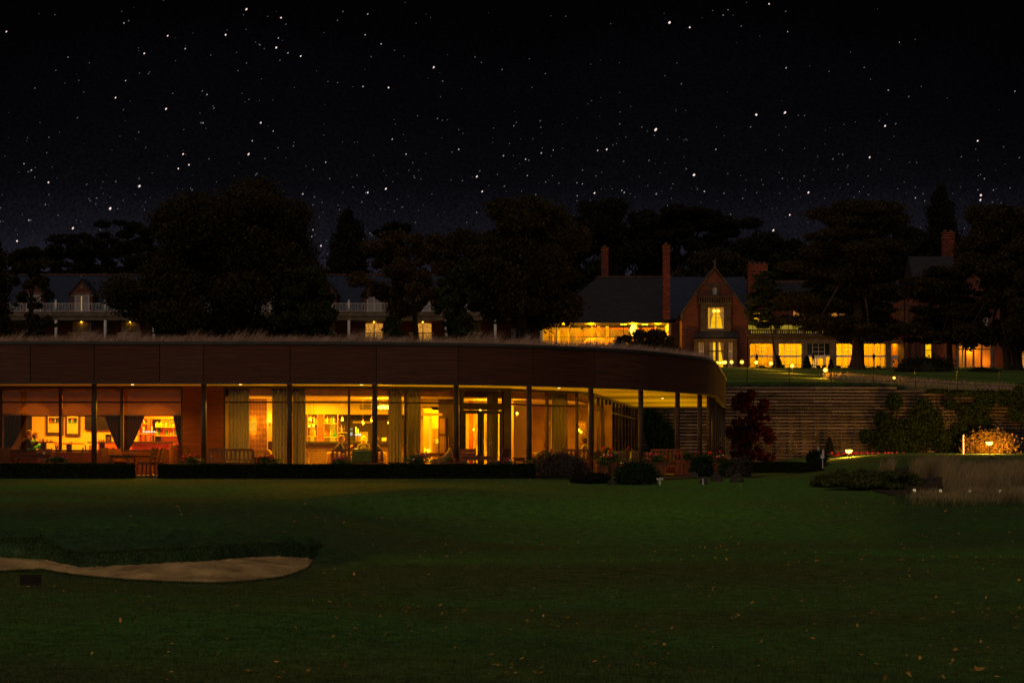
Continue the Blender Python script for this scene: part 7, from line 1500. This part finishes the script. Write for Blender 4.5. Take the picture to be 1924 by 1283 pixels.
rs = np.random.default_rng(21); mid_ = []; dim = []
for i in range(5200):
    px = rs.uniform(-500, 2400); py = rs.uniform(-400, 520); band = .25 + .75 * math.exp(-((py - 330 - 60 * math.sin(px * .004)) / 110) ** 2) + .35 * math.exp(-((px - 420) / 260) ** 2) * (py < 330)
    if rs.random() > band * (.45 + .5 * (py > 330)): continue
    (mid_ if rs.random() < .07 else dim).append((px, py, (rs.uniform(.8, 1.9) if rs.random() < .75 else rs.uniform(1.9, 2.9))))
starmesh([(a, b, c * 1.1) for a, b, c in BR if c >= 2.4], 'bright_stars', 'star', 'brightest pinkish white stars in the night sky'); starmesh([(a, b, c * 1.1) for a, b, c in BR if c < 2.4] + mid_, 'faint_stars', 'starmid', 'fainter white stars between the bright ones'); starmesh(dim, 'star_dust', 'stardim', 'dense dust of very dim bluish stars')
# afterglow: the dusk sky high behind the camera is what lights the lawn and the facades
geo = N.new('ShaderNodeVectorMath'); geo.operation = 'DOT_PRODUCT'; L.new(tc.outputs['Generated'], geo.inputs[0]); geo.inputs[1].default_value = (-.23, -.64, .73)
mx = N.new('ShaderNodeMath'); mx.operation = 'MAXIMUM'; L.new(geo.outputs['Value'], mx.inputs[0]); mx.inputs[1].default_value = 0
pw = N.new('ShaderNodeMath'); pw.operation = 'POWER'; L.new(mx.outputs[0], pw.inputs[0]); pw.inputs[1].default_value = 3.2
b2 = N.new('ShaderNodeBackground'); b2.inputs[0].default_value = (1, .78, .6, 1); m5 = N.new('ShaderNodeMath'); m5.operation = 'MULTIPLY'; L.new(pw.outputs[0], m5.inputs[0]); m5.inputs[1].default_value = .47; L.new(m5.outputs[0], b2.inputs[1])
ad = N.new('ShaderNodeAddShader'); L.new(bg.outputs[0], ad.inputs[0]); L.new(b2.outputs[0], ad.inputs[1]); L.new(ad.outputs[0], out.inputs[0]); w_.cycles.sampling_method = 'NONE'
cam = bpy.data.cameras.new('camera'); cam.sensor_width = 36; cam.lens = F / 1924 * 36; cam.shift_y = (HY - 641.5) / 1924; cam.clip_end = 9000; cam.clip_start = .5; co = bpy.data.objects.new('camera', cam); COL.objects.link(co); co.location = (0, 0, CZ); co.rotation_euler = (R(90), 0, 0); SC.camera = co
SC.view_settings.view_transform = 'Standard'; SC.view_settings.look = 'None'; SC.view_settings.exposure = 0; SC.view_settings.gamma = 1
SC.cycles.use_denoising = True; SC.cycles.use_adaptive_sampling = False; SC.cycles.max_bounces = 8; SC.cycles.transparent_max_bounces = 12; SC.cycles.diffuse_bounces = 4; SC.cycles.glossy_bounces = 3; SC.cycles.sample_clamp_indirect = 1.5; SC.cycles.caustics_reflective = False; SC.cycles.caustics_refractive = False

# tell look-alikes apart by their order in the row
ORD = ['leftmost one', 'second such from left', 'third such from left', 'fourth such from left', 'fifth such from left', 'sixth such from left', 'seventh such from left', 'eighth such from left', 'ninth such from left']
same = {}
for o in bpy.data.objects:
    if o.parent is None and 'label' in o.keys(): same.setdefault(o['label'], []).append(o)
for lb_, os_ in same.items():
    if len(os_) < 2: continue
    for i, o in enumerate(sorted(os_, key=lambda o: o.location.x / max(1, o.location.y))): o['label'] = lb_ + ', ' + ORD[min(i, 8)]

for m_ in bpy.data.materials:      # the lamps that matter have their own light objects; their glowing glass need not be sampled too
    if m_.use_nodes and any(n_.type == 'EMISSION' for n_ in m_.node_tree.nodes): m_.cycles.emission_sampling = 'NONE'
